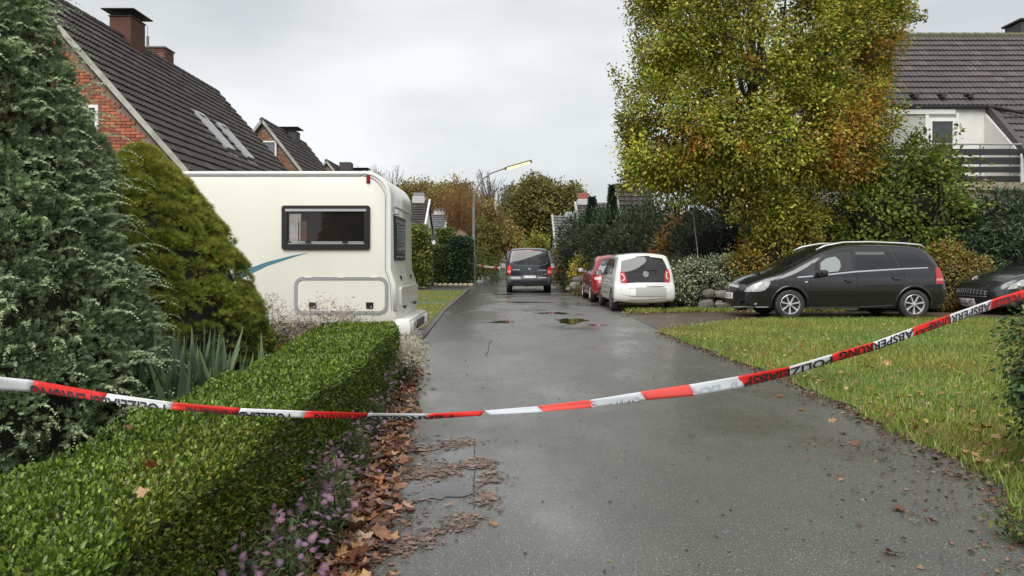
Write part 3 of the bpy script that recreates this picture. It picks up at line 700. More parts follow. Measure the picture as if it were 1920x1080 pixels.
H2, r2 = gable_house('brown_brick_house', 'brown brick house with mossy verge and small attic window, second in the left row', -11.5, 34, 41.5, 7.85, 1.28, 4.6, M_BRICK2, 120, bricklim=200, bvis=lambda x, z: z > 3.5 and x > -12.8, tvis=lambda a, b: b < 318)
chimney(H2, -11.75, -11.0, 37.6, 38.4, 6.6, 7.95, mat('slate_cladding', (.05,.048,.046), .7), .2)
win(H2, -11.75, -10.85, 5.6, 6.9, 34.08, glass=mat('pale_window', (.16,.17,.19), .15))
H3, r3 = gable_house('distant_house', 'third house of the left row, only its roof tip showing above the motorhome', -11.8, 47, 54, 7.75, 1.28, 4.4, None, 0, tvis=None)
chimney(H3, -11.35, -10.6, 48.6, 49.4, 6.6, 7.9, mat('slate_cladding'), None)
H4, r4 = gable_house('distant_house', 'fourth house of the left row, flat chimney top just above the motorhome', -12.0, 60, 67, 8.3, 1.28, 4.4, None, 0)
chimney(H4, -13.2, -12.0, 61, 62, 6.6, 8.95, mat('slate_cladding'), .12)

# right house with the roof terrace
RH = thing('tiled_house', 'white house with brown tiled roof and a balcony cut into it, far right', 'house', (15, 24, 0))
zp = lambda y: 9.27-(26.1-y)
mb = MB()
quad_slab(mb, (10.3, 23, zp(23)), (24, 23, zp(23)), (24, 26.1, 9.27), (10.3, 26.1, 9.27), .12)
quad_slab(mb, (14.85, 19.6, zp(19.6)), (24, 19.6, zp(19.6)), (24, 23, zp(23)), (14.85, 23, zp(23)), .12)
quad_slab(mb, (10.3, 26.1, 9.27), (24, 26.1, 9.27), (24, 32.5, 2.87), (10.3, 32.5, 2.87), .12)
rr = wb(mb, 'roof', M_UNDER, RH)
u, d = (1, 0, 0), (0, 1, 1)
xf = roof_xf((10.3, 23-.04, zp(23)-.02), u, d, 45, 13, .3, .337)
xf += [q for q in roof_xf((14.86, 23-.04-10*.2383, zp(23)-.02-10*.2383), u, d, 14, 10, .3, .337)]
wpieces('roof_tile', [TILE]*3, M_TILER, xf, rr, 300)
rx = []; mbt = MB(); mbt.tube([(-.21, 0, 0), (.21, 0, 0)], [.12, .1], 8)
for i in range(34): rx.append((Matrix.Translation((10.5+i*.4, 26.1, 9.3)), 0))
wpieces('ridge_tile', [(mbt.v, mbt.f)], [mat('mossy_ridge', (.09,.09,.07), .8, var=(8, (.13,.14,.07)))], rx, rr)
mb = MB(); mb.box((17, 28, 1.6), (13, 7, 3.2)); mb.add([(10.45,21.7,0),(10.45,32,0),(10.45,32,3.1),(10.45,26.1,9.05),(10.45,23.1,6.0),(10.45,21.7,4.6),(10.75,21.7,0),(10.75,32,0),(10.75,32,3.1),(10.75,26.1,9.05),(10.75,23.1,6.0),(10.75,21.7,4.6)], [(0,1,2,3,4,5),(11,10,9,8,7,6),(0,6,7,1),(1,7,8,2),(2,8,9,3),(3,9,10,4),(4,10,11,5),(5,11,6,0)])
wb(mb, 'wall', M_PLASTER, RH)
mb = MB(); mb.box((12.7, 23.15, 4.85), (4.1, .25, 2.5)); mb.box((12.2, 23.02, 6.0), (3.1, .2, .2))
mb.add([(14.7,21.35,3.6),(14.7,23.2,3.6),(14.7,23.2,6.1),(14.7,21.35,4.4),(14.84,21.35,3.6),(14.84,23.2,3.6),(14.84,23.2,6.1),(14.84,21.35,4.4)], [(0,1,2,3),(7,6,5,4),(0,4,5,1),(1,5,6,2),(2,6,7,3),(3,7,4,0)])
wb(mb, 'dormer_wall', M_PLASTER, RH)
mb = MB(); mb.box((12.75, 22.3, 3.5), (4.1, 1.9, .22)); wb(mb, 'balcony_floor', mat('tan_concrete', (.3,.25,.18), .8), RH)
mb = MB(); mb.box((15.2, 21.6, 1.7), (9, .25, 3.4)); wb(mb, 'ground_floor_wall', mat('tan_plaster', (.33,.27,.2), .85, var=(2, (.25,.2,.15))), RH)
dr = win(RH, 12.94, 13.78, 3.62, 5.78, 22.98, 'balcony_door', .1)
m_sh = mat('shutter_slat', (.5,.5,.47), .5)
sh = MB(); sh.box((11.7, 23.0, 4.85), (.001, .001, .001)); shp = MB(); shp.box((11.6, 23.015, 4.9), (2.45, .02, 2.1)); shutter = wb(shp, 'roller_shutter', mat('shutter_back', (.22,.22,.2), .6), RH)
wpieces('slat', [box_t(2.45, .02, .047, .004)], [m_sh], [(Matrix.Translation((11.6, 22.99, 3.95+i*.052)), 0) for i in range(38)], shutter)
mb = MB(); mb.box((12.88, 22.98, 4.85), (.11, .08, 2.2)); mb.box((13.83, 22.98, 4.85), (.08, .06, 2.2)); wb(mb, 'door_frame', M_WHITE, RH)
rl = MB(); rl.tube([(10.6, 21.42, 4.72), (14.75, 21.42, 4.72)], .028, 8); rail = wb(rl, 'balcony_railing', mat('galvanised', (.5,.5,.5), .35, metal=.8), RH)
for x in (11.4, 12.5, 13.58, 14.45): q = MB(); q.box((x, 21.44, 4.2), (.045, .045, 1.05)); wb(q, 'post', mat('galvanised'), rail)
for z0, z1 in ((4.4, 4.586), (4.137, 4.34), (3.9, 4.07), (3.625, 3.8)):
    q = MB(); q.rbox((12.67, 21.40, (z0+z1)/2), (4.1, .025, z1-z0), .004); wb(q, 'board', mat('black_board', (.018,.017,.018), .5, var=(3, (.03,.028,.028))), rail)
q = MB(); q.tube([(10.3, 22.92, zp(23)-.06), (14.8, 22.92, zp(23)-.06)], .06, 8); q.tube([(14.75, 22.9, 6.13), (14.95, 22.6, 6.0), (15.5, 22.4, 5.82)], .05, 8); wb(q, 'gutter', M_ZINC, RH)
q = MB(); quad_slab(q, (14.74, 21.0, zp(21.0)+.10), (14.92, 21.0, zp(21.0)+.10), (14.92, 23, zp(23)+.10), (14.74, 23, zp(23)+.10), .16); wb(q, 'verge_tiles', M_TILER[0], RH)
for px in (1710, 1761, 1812):
    x = (px-960)*23.33/F; q = MB(); q.rbox((x, 23.2, 6.56), (.2, .28, .07), .015); q.box((x, 23.14, 6.5), (.14, .16, .1)); wb(q, 'roof_vent', mat('vent_plastic', (.035,.03,.03), .6), RH)
chimney(RH, 18.25, 19.3, 26.5, 27.4, 8.0, 9.95, mat('slate_cladding'), None)
q = MB(); q.rbox((18.77, 26.95, 10.0), (1.2, 1.05, .08), .01); wb(q, 'chimney_cap', M_ZINC, RH)

# far houses with the roof slope turned towards the street end
def far_house(label, x0, x1, ye, ze, yr, zr, tiles, wallm, fascia=True, ch=None, chm=None):
    H = thing('far_house', label, 'house', ((x0+x1)/2, yr, gz(0, yr)))
    mb = MB(); yb = 2*yr-ye
    mb.prism([(ye+.3, 0), (yb-.3, 0), (yb-.3, ze-.05), (yr, zr-.15), (ye+.3, ze-.05)], x0+.12, x1-.12, lambda u, v, h: (h, u, v)); wb(mb, 'wall', wallm, H)
    mb = MB(); quad_slab(mb, (x0, ye, ze), (x1, ye, ze), (x1, yr, zr), (x0, yr, zr), .1); quad_slab(mb, (x0, yr, zr), (x1, yr, zr), (x1, yb, ze), (x0, yb, ze), .1); rf = wb(mb, 'roof', M_UNDER, H)
    d = Vector((0, yr-ye, zr-ze)); nv = max(2, int(d.length/.34)); nu = int((x1-x0)/.3)
    wpieces('roof_tile', [TILES]*3, tiles, roof_xf((x0, ye, ze+.01), (1,0,0), d, nu, nv, (x1-x0)/nu, d.length/nv), rf, 0)
    k = MB(); 
    for x in (x0-.03, x1+.03): quad_slab(k, (x-.06, ye, ze+.1), (x+.06, ye, ze+.1), (x+.06, yr, zr+.1), (x-.06, yr, zr+.1), .22)
    wb(k, 'verge_board', M_WHITE if fascia else M_VERGE, H)
    if ch:
        for (cx, cw, ch_, m, z2) in ch:
            c = chimney(H, cx-cw/2, cx+cw/2, yr-.4, yr+.4, zr-.6, zr+ch_, m); q = MB(); q.rbox((cx, yr, zr+.02), (cw+.1, .95, z2), .02); wb(q, 'flashing', mat('pale_flashing', (.5,.5,.5), .5), c)
    return H
m_gt = [mat('grey_tile_%s' % n, c, .6) for n, c in (('a', (.1,.105,.115)), ('b', (.12,.125,.135)), ('c', (.14,.145,.15)))]
m_clay = mat('red_chimney', (.33,.1,.07), .8)
far_house('dark tiled house with white verge, just right of the motorhome', -14, -6.15, 50.5, 2.75, 55, 5.9, M_TILE, M_PLASTER, ch=[(-6.9, .8, .55, mat('grey_chimney', (.25,.25,.25), .8), .5)])
far_house('grey tiled house half hidden behind the pollard willow', -7.2, -5.35, 57, 2.8, 61, 5.3, m_gt, M_PLASTER, False, ch=[(-5.9, .9, .4, mat('slate_chimney', (.14,.15,.17), .7), .3)])
far_house('small grey tiled house behind the dark van roof', 2.75, 5.2, 46, 1.9, 50, 4.45, m_gt, mat('grey_wall', (.3,.29,.28), .8), False, ch=[(4.0, .75, .25, M_PLASTER, .3)])
far_house('brown tiled house with a red chimney above the hedge', 3.7, 8.5, 39, 2.3, 43, 4.75, M_TILER, M_PLASTER, False, ch=[(4.1, .55, .55, m_clay, .35)])
far_house('dark tiled roof between two small conifers above the dark hedge', 5.0, 6.7, 33, 2.3, 36, 5.1, M_TILE, mat('pink_brick', (.4,.2,.14), .8), False)
q = MB(); q.rbox((-5.65, 52, 2.62), (1.1, 1.6, .4), .02); q.box((-5.6, 52.2, 1.25), (.9, 1.2, 2.3), 1)
gar = thing('flat_roof_garage', 'white edged flat roof of a low garage beside the clipped hedge', 'garage', (-5.65, 52, 0)); wb(q, 'wall', [M_WHITE, mat('grey_wall')], gar)
# ------------------------------------------------------------------ motorhome
CY0, CY1 = 10.8, 13.05
def cx_(c): return (c/4-460)*10.8/F          # close-up coordinates of the side wall
def cz_(c): return 1.3-(c/4-122)*10.8/F
MH = thing('motorhome', 'white motorhome with teal stripe, parked across the drive behind the hedge', 'motorhome', (-5, 11.9, 0))
M_GRP = mat('motorhome_white', (.72,.71,.63), .22, coat=.3, var=(1.2, (.68,.67,.59), .3, .8))
M_GRP2 = mat('motorhome_trim', (.76,.76,.72), .25, coat=.3, var=(3, (.68,.68,.63), .45, .8))
M_RUB = mat('rubber', (.02,.02,.02), .5)
M_BLK = mat('black_plastic', (.014,.014,.015), .35)
M_ALU = mat('aluminium', (.55,.55,.56), .35, metal=.7)
M_GREYP = mat('grey_seal', (.28,.29,.31), .5)
def arc(cx, cz, r, a0, a1, n): return [(cx+r*math.cos(R(a0+(a1-a0)*i/n)), cz+r*math.sin(R(a0+(a1-a0)*i/n))) for i in range(n+1)]
prof = [(-1.70, .40), (-1.66, .62), (-1.68, .95), (-1.76, 1.2)]+arc(-2.13, 2.27, .36, 0, 90, 10)[0:]+[(-7.2, 2.63), (-7.7, 2.5), (-7.9, 2.1), (-7.9, .40)]
def shell(prof, y0, y1, r, mb, mi=0):         # prism with rounded long edges
    n = len(prof); rings = []
    cx = sum(p[0] for p in prof)/n; 
    def inset(q):
        o = []
        for i in range(n):
            a = Vector(prof[i-1]); b = Vector(prof[i]); c = Vector(prof[(i+1) % n]); t = ((b-a).normalized()+(c-b).normalized()).normalized(); nn = Vector((-t.y, t.x)); o.append(b+nn*q)
        return o
    for y, q in ((y0, r), (y0+r*.3, r*.3), (y0+r, 0), (y1-r, 0), (y1-r*.3, r*.3), (y1, r)): rings.append([(p.x, y, p.y) for p in inset(q)])
    vs = sum(rings, []); fs = [tuple(range(n))]+[tuple(5*n+i for i in range(n-1, -1, -1))]
    for k in range(5):
        for i in range(n): fs.append((k*n+i, k*n+(i+1) % n, (k+1)*n+(i+1) % n, (k+1)*n+i))
    mb.add(vs, fs, mi)
mb = MB(); shell(prof, CY0, CY1, .07, mb); body = wb(mb, 'body', M_GRP, MH, smooth=35)
# roof edge moulding and rear corner moulding
edge = [(-7.2, 2.60), (-2.2, 2.60)]+arc(-2.16, 2.24, .365, 88, 4, 10)+[(-1.80, 1.2), (-1.725, .97), (-1.71, .6)]
mb = MB(); mb.tube([(x, CY0+.015, z) for x, z in edge], [.035]*len(edge), 8); wb(mb, 'edge_moulding', M_GRP2, MH, smooth=True)
mb = MB(); mb.tube([(x-.045, CY0-.004, z-.04) for x, z in edge[:-4]]+[(x-.05, CY0-.004, z) for x, z in edge[-4:]], .006, 5); wb(mb, 'moulding_seam', M_GREYP, MH)
mb = MB(); mb.tube([(-1.775, CY0+.03, 2.05), (-1.74, CY0+.2, 2.13), (-1.74, CY1-.2, 2.13), (-1.76, CY1-.03, 2.05)], .012, 6); wb(mb, 'rear_cap_seam', M_GREYP, MH)
def rrect(x0, x1, z0, z1, r, n=4):
    return arc(x1-r, z1-r, r, 0, 90, n)+arc(x0+r, z1-r, r, 90, 180, n)+arc(x0+r, z0+r, r, 180, 270, n)+arc(x1-r, z0+r, r, 270, 360, n)
def ringpan(name, x0, x1, z0, z1, r, wd, ya, yb, m, parent):
    o = rrect(x0, x1, z0, z1, r); i = rrect(x0+wd, x1-wd, z0+wd, z1-wd, max(r-wd, .004)); n = len(o); mb = MB()
    vs = [(x, ya, z) for x, z in o]+[(x, ya, z) for x, z in i]+[(x, yb, z) for x, z in o]+[(x, yb, z) for x, z in i]; fs = []
    for k in range(n):
        j = (k+1) % n; fs += [(k, j, n+j, n+k), (k, 2*n+k, 2*n+j, j), (n+k, n+j, 3*n+j, 3*n+k)]
    mb.add(vs, fs); return wb(mb, name, m, parent)
def pan(name, x0, x1, z0, z1, r, ya, yb, m, parent, **k):
    mb = MB(); mb.prism(rrect(x0, x1, z0, z1, r), ya, yb, lambda u, v, h: (u, h, v)); return wb(mb, name, m, parent, **k)
x0, x1, z0, z1 = cx_(115), cx_(777), cz_(394), cz_(62)
wf = ringpan('window', x0, x1, z0, z1, .04, .085, CY0-.028, CY0+.05, M_BLK, MH)
pan('pane', x0+.08, x1-.08, z0+.1, z1-.09, .03, CY0-.006, CY0-.002, mat('tinted_acrylic', (.013,.012,.011), .03, spec=.6, var=(1.6, (.022,.016,.013))), wf)
pan('blind_cassette', x0+.055, x1-.055, z1-.085, z1-.05, .004, CY0-.034, CY0-.02, M_ALU, wf)
pan('sill_rail', x0+.14, x1-.1, z0+.105, z0+.122, .003, CY0-.012, CY0-.007, M_ALU, wf)
mb = MB(); rr_ = np.linspace(0, 1, 15)
cur = []
for i in range(15): cur.append((x0+.11+.17*i/14, CY0-.010-.004*math.sin(i*2.1)))
mb.add([(x, y, z0+.12) for x, y in cur]+[(x, y, z1-.12) for x, y in cur], [(i, i+1, 15+i+1, 15+i) for i in range(14)]); wb(mb, 'curtain', mat('curtain_cloth', (.36,.35,.33), .8, var=(8, (.22,.21,.2))), wf)
pan('cupboard', cx_(234), cx_(300), cz_(343), cz_(182), .004, CY0-.010, CY0-.007, mat('brown_wood', (.12,.075,.055), .5, var=(4, (.07,.04,.03))), wf)
for a in (313, 590): pan('catch', cx_(a)-.04, cx_(a)+.04, z0+.1, z0+.13, .004, CY0-.024, CY0-.008, M_BLK, wf)
# garage hatch
x0, x1, z0, z1 = cx_(208), cx_(912), cz_(877), cz_(597)
hf = ringpan('hatch', x0, x1, z0, z1, .125, .014, CY0-.014, CY0+.02, M_GREYP, MH)
ringpan('hatch_rail', x0+.016, x1-.016, z0+.016, z1-.016, .11, .026, CY0-.016, CY0+.02, M_ALU, hf)
pan('hatch_panel', x0+.05, x1-.05, z0+.05, z1-.05, .085, CY0-.008, CY0+.02, M_GRP, hf)
ringpan('hatch_seal', x0+.04, x1-.04, z0+.04, z1-.04, .095, .01, CY0-.009, CY0+.02, M_GREYP, hf)
for a, b in ((320, 373), (747, 800)):
    l = pan('hatch_lock', cx_(a), cx_(b), cz_(833), cz_(787), .008, CY0-.022, CY0-.006, M_BLK, hf); mb = MB(); mb.lathe([(.001, -.026), (.012, -.026), (.014, -.02)], 10, (cx_(b)-.03, CY0, cz_(820)), 'Y'); wb(mb, 'key_barrel', M_ALU, l)
for a in (313, 560, 805): pan('hinge', cx_(a)-.05, cx_(a)+.05, z1-.012, z1+.008, .004, CY0-.024, CY0-.012, M_GRP2, hf)
# stripe
sp = [(cx_(320), cz_(413)), (cx_(180), cz_(440)), (cx_(0), cz_(485)), (cx_(-150), cz_(540)), (cx_(-500), cz_(700)), (cx_(-500), cz_(760)), (cx_(-150), cz_(590)), (cx_(0), cz_(516)), (cx_(180), cz_(455))]
mb = MB(); k = 4
for i in range(4): 
    a, b = sp[i], sp[i+1]; c, d = sp[(9-i-1) % 9] if i < 4 else None, sp[(9-i) % 9] if i else sp[0]
    mb.add([(p[0], CY0-.003, p[1]) for p in (a, b, c, d)], [(0,1,2,3)] if i else [(0,1,2)])
wb(mb, 'stripe', mat('teal_film', (.07,.19,.25), .3), MH)
# clearance lamp
l = pan('clearance_lamp', cx_(752), cx_(772), cz_(-115), cz_(-165), .008, CY0-.03, CY0+.01, mat('red_lens', (.35,.012,.012), .15, coat=.5), MH)
pan('lamp_base', cx_(748), cx_(776), cz_(-105), cz_(-172), .008, CY0-.012, CY0+.01, M_BLK, l)
pan('side_window', -4.92, -4.30, 1.42, 2.02, .05, CY0-.02, CY0+.02, M_BLK, MH)
# rear wall: centre panel, window, latches
def ypan(name, y0, y1, z0, z1, r, xa, xb, m, parent, lean=0):
    mb = MB(); mb.prism(rrect(y0, y1, z0, z1, r), xa, xb, lambda u, v, h: (h+lean*(v-z0), u, v)); return wb(mb, name, m, parent)
rw = ypan('rear_window', 11.02, 12.05, 1.33, 2.0, .03, -1.80, -1.735, M_BLK, MH); ypan('pane', 11.09, 11.98, 1.42, 1.88, .02, -1.75, -1.728, M_GLASSD, rw)
for z in (1.90, 1.93, 1.38): ypan('sill_rail', 11.08, 11.99, z, z+.014, .002, -1.74, -1.728, M_ALU, rw)
ypan('tail_panel', 10.98, 12.9, .66, .93, .03, -1.72, -1.64, M_GRP, MH)
for y, z in ((11.35, 1.02), (12.45, 1.02)): ypan('latch', y, y+.09, z, z+.075, .008, -1.80, -1.70, M_BLK, MH)
for y, z in ((11.3, .60), (12.5, .60)): ypan('latch', y, y+.14, z, z+.04, .008, -1.72, -1.63, M_BLK, MH)
ypan('rear_lamp_housing', 11.0, 11.25, 2.02, 2.08, .01, -1.80, -1.70, M_GRP2, MH)
mb = MB(); shell([(-1.50, .23), (-1.47, .36), (-1.50, .46), (-1.60, .47), (-2.0, .47), (-2.0, .26)], 10.82, 13.02, .04, mb); bump = wb(mb, 'bumper', M_GRP2, MH, smooth=35)
for a, b in ((10.92, 11.2), (12.65, 12.93)):
    l = ypan('tail_lamp', a, b, .27, .42, .01, -1.52, -1.455, mat('lamp_white', (.6,.6,.6), .15), bump); ypan('red_lens', a+.005, a+.06, .28, .41, .005, -1.50, -1.45, mat('red_lens'), l); ypan('red_lens', b-.06, b-.005, .28, .41, .005, -1.50, -1.45, mat('red_lens'), l)
ypan('bumper_recess', 11.45, 12.35, .28, .41, .04, -1.5, -1.462, M_BLK, bump)
mb = MB(); mb.box((-4.7, 11.92, .33), (5.6, 1.9, .2)); wb(mb, 'chassis', M_BLK, MH)
mb = MB(); shell([(-7.85, .35), (-7.85, 2.2), (-8.3, 1.75), (-8.75, 1.25), (-9.25, 1.0), (-9.35, .4)][::-1], 10.95, 12.9, .08, mb); wb(mb, 'cab', M_GRP2, MH, smooth=35)
mb = MB(); mb.prism([(-8.0, 1.25), (-8.0, 1.85), (-8.25, 1.7), (-8.6, 1.27)], 10.935, 10.96, lambda u, v, h: (u, h, v)); mb.add([(-7.9, 11.05, 2.12), (-7.9, 12.8, 2.12), (-8.78, 12.8, 1.27), (-8.78, 11.05, 1.27)], [(0,1,2,3)]); wb(mb, 'cab_glass', M_GLASSD, MH)

def wheel(parent, c, r=.31, wd=.2, rim=.2, spokes=7, side=-1, rim_m=None, name='wheel', wide=.052, ring=True):
    """axle along the local Y axis; side = -1 faces -Y"""
    mb = MB(); h = wd/2
    mb.lathe([(rim*.98, -h*.7), (rim*1.08, -h*.95), (r*.88, -h), (r*.975, -h*.82), (r, -h*.5), (r, h*.5), (r*.975, h*.82), (r*.88, h), (rim*1.08, h*.95), (rim*.98, h*.7)], 36, c, 'Y')
    t = mb.build(name, mat('tyre_rubber', (.022,.021,.02), .7, var=(6, (.045,.04,.035), .4, .8)), parent, smooth=40)
    s = side; mb = MB()
    mb.lathe([(.001, s*h*.25), (rim*.97, s*h*.25), (rim*.97, s*h*.2)], 32, c, 'Y', 1)
    if ring: mb.lathe([(rim*.93, s*h*.3), (rim*.93, s*h*.8), (rim*.965, s*h*.9), (rim*1.0, s*h*.86), (rim*1.0, s*h*.3)], 36, c, 'Y', 0)
    for i in range(spokes):
        a = 2*math.pi*i/spokes+.25; ca, sa = math.cos(a), math.sin(a); vs = []
        for rr, w2, yy in ((rim*.2, wide*.55, .72), (rim*.6, wide*.72, .66), (rim*.95, wide*.9, .8)):
            for q, e in ((-1, 0), (-.7, 1), (.7, 1), (1, 0)):
                vs.append((c[0]+ca*rr-sa*q*w2/2, c[1]+s*h*(yy+(.06 if e else -.2)), c[2]+sa*rr+ca*q*w2/2))
        fs = []
        for k in range(2):
            for j in range(3): fs.append((k*4+j, k*4+j+1, k*4+j+5, k*4+j+4))
        mb.add(vs, fs, 0)
    mb.lathe([(.001, s*h*.86), (rim*.17, s*h*.84), (rim*.24, s*h*.6), (rim*.24, s*h*.3)], 16, c, 'Y', 0)
    for i in range(5):
        a = 2*math.pi*i/5; mb.lathe([(.001, s*h*.74), (rim*.045, s*h*.74), (rim*.045, s*h*.4)], 6, (c[0]+math.cos(a)*rim*.3, c[1], c[2]+math.sin(a)*rim*.3), 'Y', 1)
    mb.build('rim', [rim_m or mat('alloy', (.62,.62,.62), .3, metal=.55), mat('rim_dark', (.02,.02,.02), .5)], t, smooth=30)
    return t
for x in (-3.6, -8.3):
    for y, s in ((11.0, -1), (12.85, 1)): wheel(MH, (x+5, y-11.9, .34), .34, .22, .2, 8, s)

# ------------------------------------------------------------------ planting on the left
# clipped box hedge
def hx(y): return interp([(.6,-.88),(3,-.93),(5,-1.0),(7.5,-1.16)], y), interp([(.6,-1.42),(2.1,-1.5),(3.3,-1.46),(5,-1.62),(7.5,-1.8)], y)
BH = thing('box_hedge', 'clipped bright green box hedge running from lower left towards the motorhome', 'hedge', (-1.3, 4, 0))
HT = .70
def hedge_top(x, y): return HT+.025*math.sin(y*2.3)+.02*math.sin(y*5.1+x*3)
mb = MB(); ringn = 9; vs = []; fs = []; Ys = np.linspace(.5, 7.42, 28)
for y in Ys:
    a, b = hx(y); a -= .07; b += .07; t = HT-.075
    for x, z in ((a, 0), (a, t*.5), (a, t-.05), (a-.05, t), ((a+b)/2, t+.01), (b+.05, t), (b, t-.05), (b, t*.5), (b, 0)): vs.append((x, y, z))
for i in range(len(Ys)-1):
    for j in range(8): fs.append((i*9+j, i*9+j+1, i*9+9+j+1, i*9+9+j))
fs += [tuple(range(9)), tuple(range(27*9, 28*9))]
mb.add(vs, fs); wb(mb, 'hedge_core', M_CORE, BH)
def hedge_pts(n):
    y = .6+RNG.random(n)**1.45*6.95; AB = np.array([hx(t) for t in y]); a, b = AB[:, 0], AB[:, 1]
    s = RNG.random(n); r = .07
    fr = HT/(HT*1.0+(a-b)+HT*.35); x = np.empty(n); z = np.empty(n); N = np.zeros((n, 3)); top = hedge_top(0, y) if False else HT+.022*np.sin(y*2.3)+.014*np.sin(y*7.1)
    kf = RNG.random(n); q = RNG.random(n)
    f = kf < .52; t = (kf >= .52) & (kf < .93); bk = kf >= .93
    x[f] = a[f]; z[f] = .04+q[f]*(top[f]-.04); N[f] = (1, 0, .15)
    x[t] = b[t]+q[t]*(a-b)[t]; z[t] = top[t]; N[t] = (0, 0, 1)
    x[bk] = b[bk]; z[bk] = q[bk]*top[bk]; N[bk] = (-1, 0, .1)
    e = f & (z > top-r); d = (z-(top-r)).clip(0); x = np.where(e, a-r+np.sqrt((r*r-d*d).clip(0)), x); N[e] = (.7, 0, .7)
    e = t & (x > a-r); d = (x-(a-r)).clip(0); z = np.where(e, top-r+np.sqrt((r*r-d*d).clip(0)), z); N[e] = (.5, 0, .8)
    end = RNG.random(n) < .05; y[end] = 7.48; z[end] = q[end]*HT; x[end] = -1.78+RNG.random(end.sum())*.6; N[end] = (0, 1, .2)
    Pt = np.c_[x, y, z]; N = unit(N)
    l = lump(Pt, 4.5)*.5+lump(Pt, 11)*.5
    Pt = Pt+N*(.022*l-np.abs(RNG.normal(size=n))*.042)[:, None]
    return Pt, N, l
nl = 185000
Pt, N, l = hedge_pts(nl)
U = N*.75+RNG.normal(size=(nl, 3))*.55+np.array((0, 0, .35)); NN = N*.7+RNG.normal(size=(nl, 3))*.6
sz = np.interp(Pt[:, 1], [.6, 3, 8], [.0135, .0155, .022])*RNG.uniform(.7, 1.35, nl)
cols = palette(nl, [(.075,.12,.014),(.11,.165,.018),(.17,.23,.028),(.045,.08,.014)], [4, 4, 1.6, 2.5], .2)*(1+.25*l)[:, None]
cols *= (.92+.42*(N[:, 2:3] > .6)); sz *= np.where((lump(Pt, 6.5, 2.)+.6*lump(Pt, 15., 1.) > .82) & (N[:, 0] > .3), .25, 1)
yel = (lump(Pt, .9, 4.) > .62) & (RNG.random(nl) < .2); cols[yel] = palette(yel.sum(), [(.2,.2,.03)])
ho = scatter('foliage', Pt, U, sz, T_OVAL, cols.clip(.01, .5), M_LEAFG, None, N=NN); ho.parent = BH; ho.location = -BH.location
mb = MB()
for k in range(420):
    p, q, _ = hedge_pts(1); p = Vector(p[0]); q = Vector(q[0]); e = p+q*.012+Vector((random.gauss(0, .015), random.gauss(0, .015), .03)); mb.tube([p-q*.08-Vector((0,0,.05)), p-q*.03, e], [.0022, .0018, .001], 3, cap=False)
wb(mb, 'twigs', M_STEM, BH, kind='stuff')
for i, (px, py) in enumerate([(512,948),(650,790),(240,810),(285,880),(320,875),(600,720),(560,905),(262,935),(425,1010),(500,908)]):
    Y = .62*F/(py-HZ)
    if i in (0, 6, 8, 9): Y = max(Y, .95*F/(960-px)); 
    X = (px-960)*Y/F; z = 1.3-(py-HZ)*Y/F
    o = link('fallen_leaf', lm[i % 3], None, (X+.01, Y-.02, z+.02)); o.rotation_euler = (random.uniform(.2, .9), random.uniform(-.6, .6), random.uniform(0, 6)); s = [.09,.05,.06,.06,.04,.05,.06,.05,.05,.05][i]; o.scale = (s, s, s)
    tag(o, 'brown leaf caught on the clipped box hedge', 'leaf', 'leaves caught on the box hedge')

# big blue-green juniper
JU = thing('juniper', 'tall blue green juniper with arching feathery tips filling the left edge', 'conifer', (-3.55, 4.7, 0))
mb = MB(); mb.tube([(0, 0, 0), (.03, 0, 1.5), (0, 0, 3.3), (0, 0, 3.9)], [.13, .1, .05, .01], 8)
mb.build('trunk', M_BARK, JU, smooth=True)
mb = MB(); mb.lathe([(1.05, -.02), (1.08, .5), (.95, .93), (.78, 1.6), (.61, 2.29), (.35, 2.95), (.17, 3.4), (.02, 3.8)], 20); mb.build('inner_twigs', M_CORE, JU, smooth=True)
def cone_r(z): return np.interp(z, [0, .5, .93, 1.6, 2.29, 2.95, 3.4, 4.0], [1.2, 1.2, 1.06, .88, .68, .43, .24, .03])
def cone_pts(n, amp=.09, f=2.6, zmax=4.0):
    z = RNG.random(n)**1.0*zmax; a = RNG.uniform(math.pi*.95, math.pi*2.25, n)        # the sides one can see into
    r = cone_r(z); Pn = np.c_[np.cos(a), np.sin(a), np.full(n, .3)]; Pt = np.c_[np.cos(a)*r, np.sin(a)*r, z]
    l = lump(Pt, f)+.5*lump(Pt, f*2.7, 1.); Pt = Pt+unit(Pn)*(amp*l)[:, None]; return Pt, unit(Pn), l
nc = 2000; C, CN, _ = cone_pts(nc, .06); rc = RNG.uniform(.05, .11, nc); per = 40; idx = np.repeat(np.arange(nc), per); n = nc*per
D = unit(RNG.normal(size=(n, 3))+CN[idx]*1.1+np.array((0,0,.35))); Pt = C[idx]-CN[idx]*.05+D*rc[idx][:, None]*np.array((1.15, 1.15, .8)); N = D; l = lump(Pt, 2.6)
U = D*.9+RNG.normal(size=(n, 3))*.35+np.array((.15, 0, .1))
cols = palette(n, [(.145,.205,.10),(.19,.26,.135),(.12,.17,.07),(.24,.31,.16)], [4, 4, 3, 2], .2)*(1+.2*l)[:, None]*(1+.25*RNG.normal(size=(nc, 1)).clip(-1.3, 1.3))[idx]
br = (lump(Pt, 2.2, 7.) > .75) & (RNG.random(n) < .5); cols[br] = palette(br.sum(), [(.1,.06,.03),(.07,.06,.03)])
scatter('foliage', Pt, U, RNG.uniform(.032, .066, n), T_SPRAYW, cols.clip(.01, .5), M_NEEDLE, JU, N=N+RNG.normal(size=(n, 3))*.5)
